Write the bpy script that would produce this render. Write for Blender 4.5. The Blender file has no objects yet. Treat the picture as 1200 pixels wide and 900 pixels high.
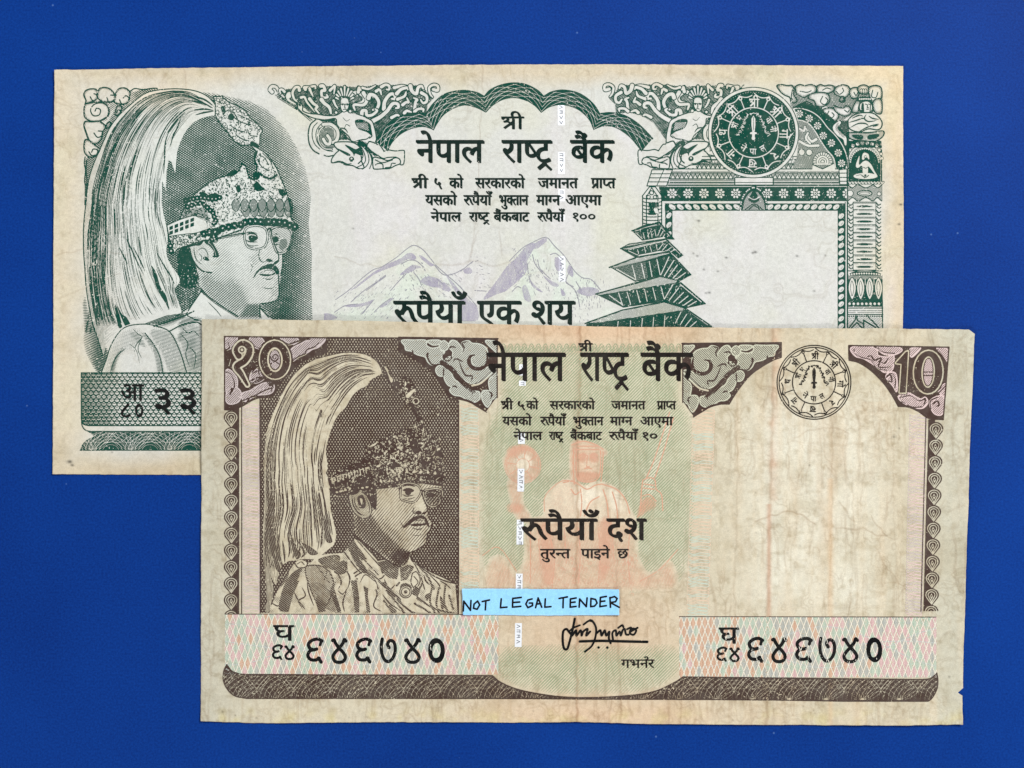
import bpy, math
from mathutils import Vector
# ---------------------------------------------------------------- camera, world, lamps, exposure
UNIT = 0.000155                      # metres per photo pixel at the tabletop
def px(x, y): return (x-600)*UNIT, (450-y)*UNIT
sc = bpy.context.scene
cam_d = bpy.data.cameras.new('camera'); cam = bpy.data.objects.new('camera', cam_d); sc.collection.objects.link(cam)
CAM_H = 0.42
cam.location = (0, 0, CAM_H); cam.rotation_euler = (0, 0, 0)
cam_d.sensor_width = 36; cam_d.lens = 36*CAM_H/(1200*UNIT); cam_d.clip_start = .01; cam_d.clip_end = 50
sc.camera = cam
w = bpy.data.worlds.new('World'); sc.world = w; w.use_nodes = True
w.node_tree.nodes['Background'].inputs['Color'].default_value = (.93, .97, 1, 1)
w.node_tree.nodes['Background'].inputs['Strength'].default_value = .34
def area(name, loc, target, size, power, col=(1, 1, 1)):
    d = bpy.data.lights.new(name, 'AREA'); d.shape = 'RECTANGLE'; d.size, d.size_y = size; d.energy = power; d.color = col
    o = bpy.data.objects.new(name, d); sc.collection.objects.link(o); o.location = loc
    o.rotation_euler = (Vector(target)-Vector(loc)).to_track_quat('-Z', 'Y').to_euler(); return o
area('window_light', (-1.0, -1.45, 1.55), (0, 0, 0), (.4, .4), 20, (1, .985, .96))
area('fill_light', (.42, .42, .80), (.04, .05, 0), (.4, .3), 10.6, (.97, .99, 1))  # added fill lamp, no known source: brightens the blue towards the upper right
sc.view_settings.view_transform = 'Standard'; sc.view_settings.look = 'None'; sc.view_settings.exposure = 0; sc.view_settings.gamma = 1
# ---------------------------------------------------------------- drawing engine
# Every printed mark is first drawn on a small coverage grid (unit: photo pixels of the
# flat notes, 1 px = UNIT metres) and then turned into a thin ink mesh by marching squares.
import numpy as np, math, random
rng = np.random.default_rng(7)

def P(s, ox=0, oy=0, k=1.0):
    v = [float(t) for t in s.replace(',', ' ').split()]
    return np.array(v).reshape(-1, 2) / k + (ox, oy)

CROP = dict(A=(40,60,5), B=(160,80,6), C=(160,230,6), D=(50,240,6), E=(50,360,4.2875), F=(300,70,5),
            G=(470,120,4.615), H=(660,70,5), I=(820,90,5), J=(680,220,5.295), K=(860,220,5),
            L=(370,260,3.4286), M=(230,370,5), N=(370,400,6), O=(370,540,6), Q=(230,540,6),
            R=(230,680,5), S=(450,680,3.3333), U=(540,390,4.2857), V=(540,520,4.2857),
            W=(790,380,5), X=(960,370,5), Y=(790,540,3.3333), Z=(790,690,3.3333), a=(500,88,6), b=(310,90,10), c=(400,90,10), d=(380,150,12), e=(680,90,7.5), f=(820,96,7.504),
            g=(910,90,8.18), h=(980,160,9), i=(460,390,8.571), k=(560,480,7.5),
            l=(660,480,6.43), m=(540,590,6.925), n=(680,590,6.43), q=(380,270,6.667), r=(540,270,6.667), p=(0,0,1))
def T(c, s):
    return P(s, *CROP[c])

def sp(p, n=6, closed=False):
    """Catmull-Rom through the points."""
    p = np.asarray(p, float)
    if len(p) < 3: return p
    q = np.vstack([p[-1], p, p[0], p[1]]) if closed else np.vstack([2*p[0]-p[1], p, 2*p[-1]-p[-2]])
    t = np.linspace(0, 1, n, endpoint=False)[:, None]
    out = []
    for i in range(len(q) - 3):
        a, b, c, d = q[i:i+4]
        out.append(.5*((2*b) + (c-a)*t + (2*a-5*b+4*c-d)*t**2 + (3*b-a-3*c+d)*t**3))
    out = np.vstack(out)
    return out if closed else np.vstack([out, p[-1]])

def TS(c, s, n=6, closed=False):
    return sp(T(c, s), n, closed)

def arc(cx, cy, r, a0, a1, n=24, ry=None):
    t = np.radians(np.linspace(a0, a1, n))
    return np.stack([cx + r*np.cos(t), cy + (ry or r)*np.sin(t)], 1)

def spiral(cx, cy, r0, r1, a0, a1, n=30):
    t = np.linspace(0, 1, n); a = np.radians(a0 + (a1-a0)*t); r = r0 + (r1-r0)*t
    return np.stack([cx + r*np.cos(a), cy + r*np.sin(a)], 1)

def resample(p, step):
    p = np.asarray(p, float)
    d = np.r_[0, np.cumsum(np.hypot(*np.diff(p, axis=0).T))]
    m = max(2, int(d[-1]/step)+1)
    s = np.linspace(0, d[-1], m)
    return np.stack([np.interp(s, d, p[:, 0]), np.interp(s, d, p[:, 1])], 1)

def blur1(a, r, axis):
    if r < .3: return a
    k = int(math.ceil(r*2.5)); w = np.exp(-.5*(np.arange(-k, k+1)/r)**2); w /= w.sum()
    pad = [(0, 0), (0, 0)]; pad[axis] = (k, k)
    b = np.pad(a, pad, mode='edge'); out = np.zeros_like(a); n = a.shape[axis]
    for i, wi in enumerate(w):
        out += wi*(b[i:i+n] if axis == 0 else b[:, i:i+n])
    return out
def blur(a, r): return blur1(blur1(a, r, 0), r, 1)

def vnoise(shape, cell, seed):
    """Smooth value noise, cell size in samples."""
    g = np.random.default_rng(seed)
    cy, cx = (cell, cell) if np.isscalar(cell) else cell
    h, w = int(shape[0]/cy)+3, int(shape[1]/cx)+3
    t = g.random((h, w))
    yy = np.arange(shape[0])/cy; xx = np.arange(shape[1])/cx
    y0 = yy.astype(int); x0 = xx.astype(int)
    fy = (yy-y0); fy = fy*fy*(3-2*fy); fx = (xx-x0); fx = fx*fx*(3-2*fx)
    A = t[y0][:, x0]; B = t[y0][:, x0+1]; C_ = t[y0+1][:, x0]; D = t[y0+1][:, x0+1]
    return (A*(1-fx)+B*fx)*(1-fy)[:, None] + (C_*(1-fx)+D*fx)*fy[:, None]
def fbm(shape, cell, seed, octv=4, gain=.5):
    out = 0; amp = 1; tot = 0
    for i in range(octv):
        c = np.array(cell, float)/2**i if not np.isscalar(cell) else cell/2**i
        out = out + amp*vnoise(shape, tuple(np.maximum(np.atleast_1d(c)*np.ones(2), 1)), seed+i*17); tot += amp; amp *= gain
    return out/tot

class Cv:
    """Coverage canvas over [x0,x1]x[y0,y1] photo pixels, S samples per pixel."""
    def __init__(s, x0, y0, x1, y1, S=3, v=0.):
        s.x0, s.y0, s.S = x0, y0, S
        s.w = int(round((x1-x0)*S))+1; s.h = int(round((y1-y0)*S))+1
        s.a = np.full((s.h, s.w), v, np.float32)
    def like(s, v=0.):
        c = Cv(0, 0, 1, 1, s.S); c.x0, c.y0, c.w, c.h = s.x0, s.y0, s.w, s.h
        c.a = np.full((s.h, s.w), v, np.float32); return c
    def XY(s):
        return np.meshgrid(s.x0+np.arange(s.w)/s.S, s.y0+np.arange(s.h)/s.S)
    def g(s, p): return (np.asarray(p, float)-(s.x0, s.y0))*s.S
    def cov_poly(s, polys):
        """Anti-aliased even-odd coverage; returns (slice, array) or None."""
        if not isinstance(polys, (list, tuple)): polys = [polys]
        gp = [s.g(p) for p in polys]
        al = np.vstack(gp)
        x0 = max(0, int(math.floor(al[:, 0].min()))-1); x1 = min(s.w, int(math.ceil(al[:, 0].max()))+2)
        y0 = max(0, int(math.floor(al[:, 1].min()))-1); y1 = min(s.h, int(math.ceil(al[:, 1].max()))+2)
        if x1 <= x0 or y1 <= y0: return None
        SS = 4; H = (y1-y0)*SS; W = x1-x0
        rows = (y0-.5) + (np.arange(H)+.5)/SS
        acc = np.zeros((H, W+2))
        # signed-difference accumulation: coverage right of each crossing, toggled
        E0 = np.vstack(gp); E1 = np.vstack([np.roll(p, -1, 0) for p in gp])
        cr = [[] for _ in range(H)]
        for (ax, ay), (bx, by) in zip(E0, E1):
            if ay == by: continue
            if ay > by: ax, ay, bx, by = bx, by, ax, ay
            j0 = max(0, int(math.ceil((ay-rows[0])*SS))); j1 = min(H, int(math.ceil((by-rows[0])*SS)))
            for j in range(j0, j1):
                cr[j].append(ax+(bx-ax)*(rows[j]-ay)/(by-ay))
        for j, c in enumerate(cr):
            if not c: continue
            c.sort()
            for q in range(0, len(c)-1, 2):
                l = min(max(c[q]-x0+.5, 0), W); r = min(max(c[q+1]-x0+.5, 0), W)
                if r <= l: continue
                il, ir = int(l), int(r)
                row = acc[j]
                # difference array of a box with fractional ends
                row[il] += 1-(l-il); row[il+1] += (l-il)
                row[ir] -= 1-(r-ir); row[ir+1] -= (r-ir)
        cov = np.cumsum(acc[:, :W], 1).reshape(y1-y0, SS, W).mean(1)
        return (slice(y0, y1), slice(x0, x1)), np.clip(cov, 0, 1).astype(np.float32)
    def fill(s, polys, v=1., soft=0):
        r = s.cov_poly(polys)
        if r is None: return s
        sl, c = r
        if soft:
            full = np.zeros_like(s.a); full[sl] = c; full = blur(full, soft*s.S)
            s.a = s.a*(1-full)+v*full
        else:
            s.a[sl] = s.a[sl]*(1-c)+v*c
        return s
    def cov_stroke(s, p, w, closed=False):
        p = s.g(p)
        if closed: p = np.vstack([p, p[:1]])
        w = np.broadcast_to(np.asarray(w, float), (len(p),)) if np.ndim(w) else np.full(len(p), float(w))
        w = w*s.S/2; m = w.max()+2
        x0 = max(0, int(p[:, 0].min()-m)); x1 = min(s.w, int(p[:, 0].max()+m)+1)
        y0 = max(0, int(p[:, 1].min()-m)); y1 = min(s.h, int(p[:, 1].max()+m)+1)
        if x1 <= x0 or y1 <= y0: return None
        C_ = np.zeros((y1-y0, x1-x0), np.float32)
        for i in range(len(p)-1):
            a, b = p[i], p[i+1]; ra, rb = w[i], w[i+1]; mm = max(ra, rb)+1.5
            bx0 = max(x0, int(min(a[0], b[0])-mm)); bx1 = min(x1, int(max(a[0], b[0])+mm)+1)
            by0 = max(y0, int(min(a[1], b[1])-mm)); by1 = min(y1, int(max(a[1], b[1])+mm)+1)
            if bx1 <= bx0 or by1 <= by0: continue
            X = np.arange(bx0, bx1)[None, :]-a[0]; Y = np.arange(by0, by1)[:, None]-a[1]
            d = b-a; L2 = d@d
            t = np.clip((X*d[0]+Y*d[1])/L2, 0, 1) if L2 > 1e-9 else 0*X*Y
            ds = np.hypot(X-t*d[0], Y-t*d[1])
            c = np.clip(.5+ra+(rb-ra)*t-ds, 0, 1)
            v = C_[by0-y0:by1-y0, bx0-x0:bx1-x0]; np.maximum(v, c, out=v)
        return (slice(y0, y1), slice(x0, x1)), C_
    def stroke(s, p, w=1., v=1., closed=False, taper=0):
        """taper: 1 thin both ends, 2 thin at the end, 3 thin at the start"""
        p = np.asarray(p, float)
        if np.ndim(w) == 0 and .55 <= w < 2.4: w = w*(1.22 if v > .5 else 1.08)      # ink spread
        if taper and np.ndim(w) == 0:
            p = resample(p, max(.7, 1.2/s.S)) if len(p) < 12 else p
            t = np.linspace(0, 1, len(p))
            f = {1: np.sin(np.pi*t)**.6, 2: (1-t)**.7, 3: t**.7}[taper]
            w = w*(.12+.88*f)
        r = s.cov_stroke(p, w, closed)
        if r is None: return s
        sl, c = r; s.a[sl] = s.a[sl]*(1-c)+v*c
        return s
    def nib(s, p, w, ang=40, thin=.18, v=1.):
        """broad-nib stroke: nib of length w held along ang (degrees, y down)"""
        p = np.asarray(p, float); n = np.array([math.cos(math.radians(ang)), math.sin(math.radians(ang))])*w/2
        t = like = s.like()
        for i in range(len(p)-1):
            a, b = p[i], p[i+1]
            r = t.cov_poly(np.array([a-n, a+n, b+n, b-n]))
            if r: sl, c = r; t.a[sl] = np.maximum(t.a[sl], c)
            r = t.cov_stroke(np.array([a-n, b-n]), w*thin)
            if r: sl, c = r; t.a[sl] = np.maximum(t.a[sl], c)
            r = t.cov_stroke(np.array([a+n, b+n]), w*thin)
            if r: sl, c = r; t.a[sl] = np.maximum(t.a[sl], c)
        s.a = s.a*(1-t.a)+v*t.a
        return s
    def dot(s, x, y, r, v=1., ry=None, rot=0):
        if ry is None: return s.stroke(np.array([[x, y], [x+.01, y]]), 2*r, v)
        q = arc(0, 0, r, 0, 345, 24, ry); c, n = math.cos(rot), math.sin(rot)
        return s.fill(np.stack([x+q[:, 0]*c-q[:, 1]*n, y+q[:, 0]*n+q[:, 1]*c], 1), v)
    def ring(s, x, y, r, w=.8, v=1., ry=None):
        return s.stroke(arc(x, y, r, 0, 360, max(16, int(r*4)), ry), w, v)
    def outline(s, p, w=.8, ink=1., body=0.):
        """a shape knocked out of what lies under it, with an ink contour"""
        s.fill(p, body); return s.stroke(p, w, ink, closed=True)
    def mask(s, polys, soft=0):
        m = s.like(); m.fill(polys, 1., soft); return m.a
    def over(s, arr, m=None, v=1.):
        c = arr if m is None else arr*m
        s.a = s.a*(1-c)+v*c; return s

def lines(cv, tone, pitch, ang=0, u=None, phase=0.):
    """engraved lines whose thickness follows the tone (0..1); u may be a warped field in px"""
    if u is None:
        X, Y = cv.XY(); a = math.radians(ang); u = -X*math.sin(a)+Y*math.cos(a)
    tri = np.abs(((u/pitch+phase) % 1)-.5)*2
    k = pitch*cv.S/2
    return np.clip((tone-tri)*k+.5, 0, 1)*np.clip(tone*12-.35, 0, 1)

def dilate(a, dx, dy, n=5):
    """dilate by a line segment (samples)"""
    out = a.copy()
    H, W = a.shape
    for t in np.linspace(-.5, .5, n):
        ox, oy = int(round(dx*t)), int(round(dy*t))
        if ox == 0 and oy == 0: continue
        b = np.zeros_like(a)
        b[max(0, oy):H+min(0, oy), max(0, ox):W+min(0, ox)] = a[max(0, -oy):H+min(0, -oy), max(0, -ox):W+min(0, -ox)]
        out = np.maximum(out, b)
    return out

# ---- marching squares -> quads / polygons -------------------------------------------------
_CASES = {}
def _case(k):
    # corners 0:(0,0) 1:(1,0) 2:(1,1) 3:(0,1); walk round, emitting inside corners and crossings
    ins = [(k >> i) & 1 for i in range(4)]
    if ins in ([1,0,1,0], [0,1,0,1]):
        r = []
        for c in range(4):
            if ins[c]: r.append([('c', c), ('e', c), ('e', (c+3) % 4)])
        return r
    r = []
    for c in range(4):
        if ins[c]: r.append(('c', c))
        if ins[c] != ins[(c+1) % 4]: r.append(('e', c))
    return [r]
for _k in range(1, 15): _CASES[_k] = _case(_k)
_CO = np.array([[0,0],[1,0],[1,1],[0,1]], float)

def contour_mesh(a, x0, y0, S, maxrun=6.):
    """-> verts (n,2) in photo px, face loop array, face sizes"""
    a = np.pad(a, 1); x0 = x0-1/S; y0 = y0-1/S
    V = a - .5; V[np.abs(V) < 1e-3] = 1e-3
    I = V > 0
    k = I[:-1, :-1]*1 + I[:-1, 1:]*2 + I[1:, 1:]*4 + I[1:, :-1]*8
    verts = []; sizes = []
    full = (k == 15)
    R = max(1, int(maxrun*S))
    # merge full cells in runs, cut every R cells
    f = np.zeros((full.shape[0], full.shape[1]+1), bool); f[:, :-1] = full
    prev = np.zeros_like(f); prev[:, 1:] = f[:, :-1]
    start = f & ~prev; cutc = (np.arange(f.shape[1]) % R == 0)[None, :]
    start |= (f & cutc)
    js, is_ = np.nonzero(start)
    end = (~f & prev) | (f & prev & cutc)
    je, ie = np.nonzero(end)
    if len(js):
        q = np.stack([is_, js, ie, js, ie, js+1, is_, js+1], 1).reshape(-1, 4, 2).astype(float)
        # merge identical runs stacked vertically (two rows at a time keeps it light)
        verts.append(q.reshape(-1, 2)); sizes.append(np.full(len(q), 4))
    for c, polys in _CASES.items():
        j, i = np.nonzero(k == c)
        if not len(j): continue
        cv = [V[j, i], V[j, i+1], V[j+1, i+1], V[j+1, i]]
        base = np.stack([i, j], 1).astype(float)
        for poly in polys:
            pts = []
            for typ, n in poly:
                if typ == 'c': pts.append(base+_CO[n])
                else:
                    m = (n+1) % 4; t = (cv[n]/(cv[n]-cv[m]))[:, None]
                    pts.append(base+_CO[n]*(1-t)+_CO[m]*t)
            pts = np.stack(pts, 1)
            verts.append(pts.reshape(-1, 2)); sizes.append(np.full(len(j), len(poly)))
    if not verts: return None
    v = np.vstack(verts)/S + (x0, y0)
    return v, np.concatenate(sizes)
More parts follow.
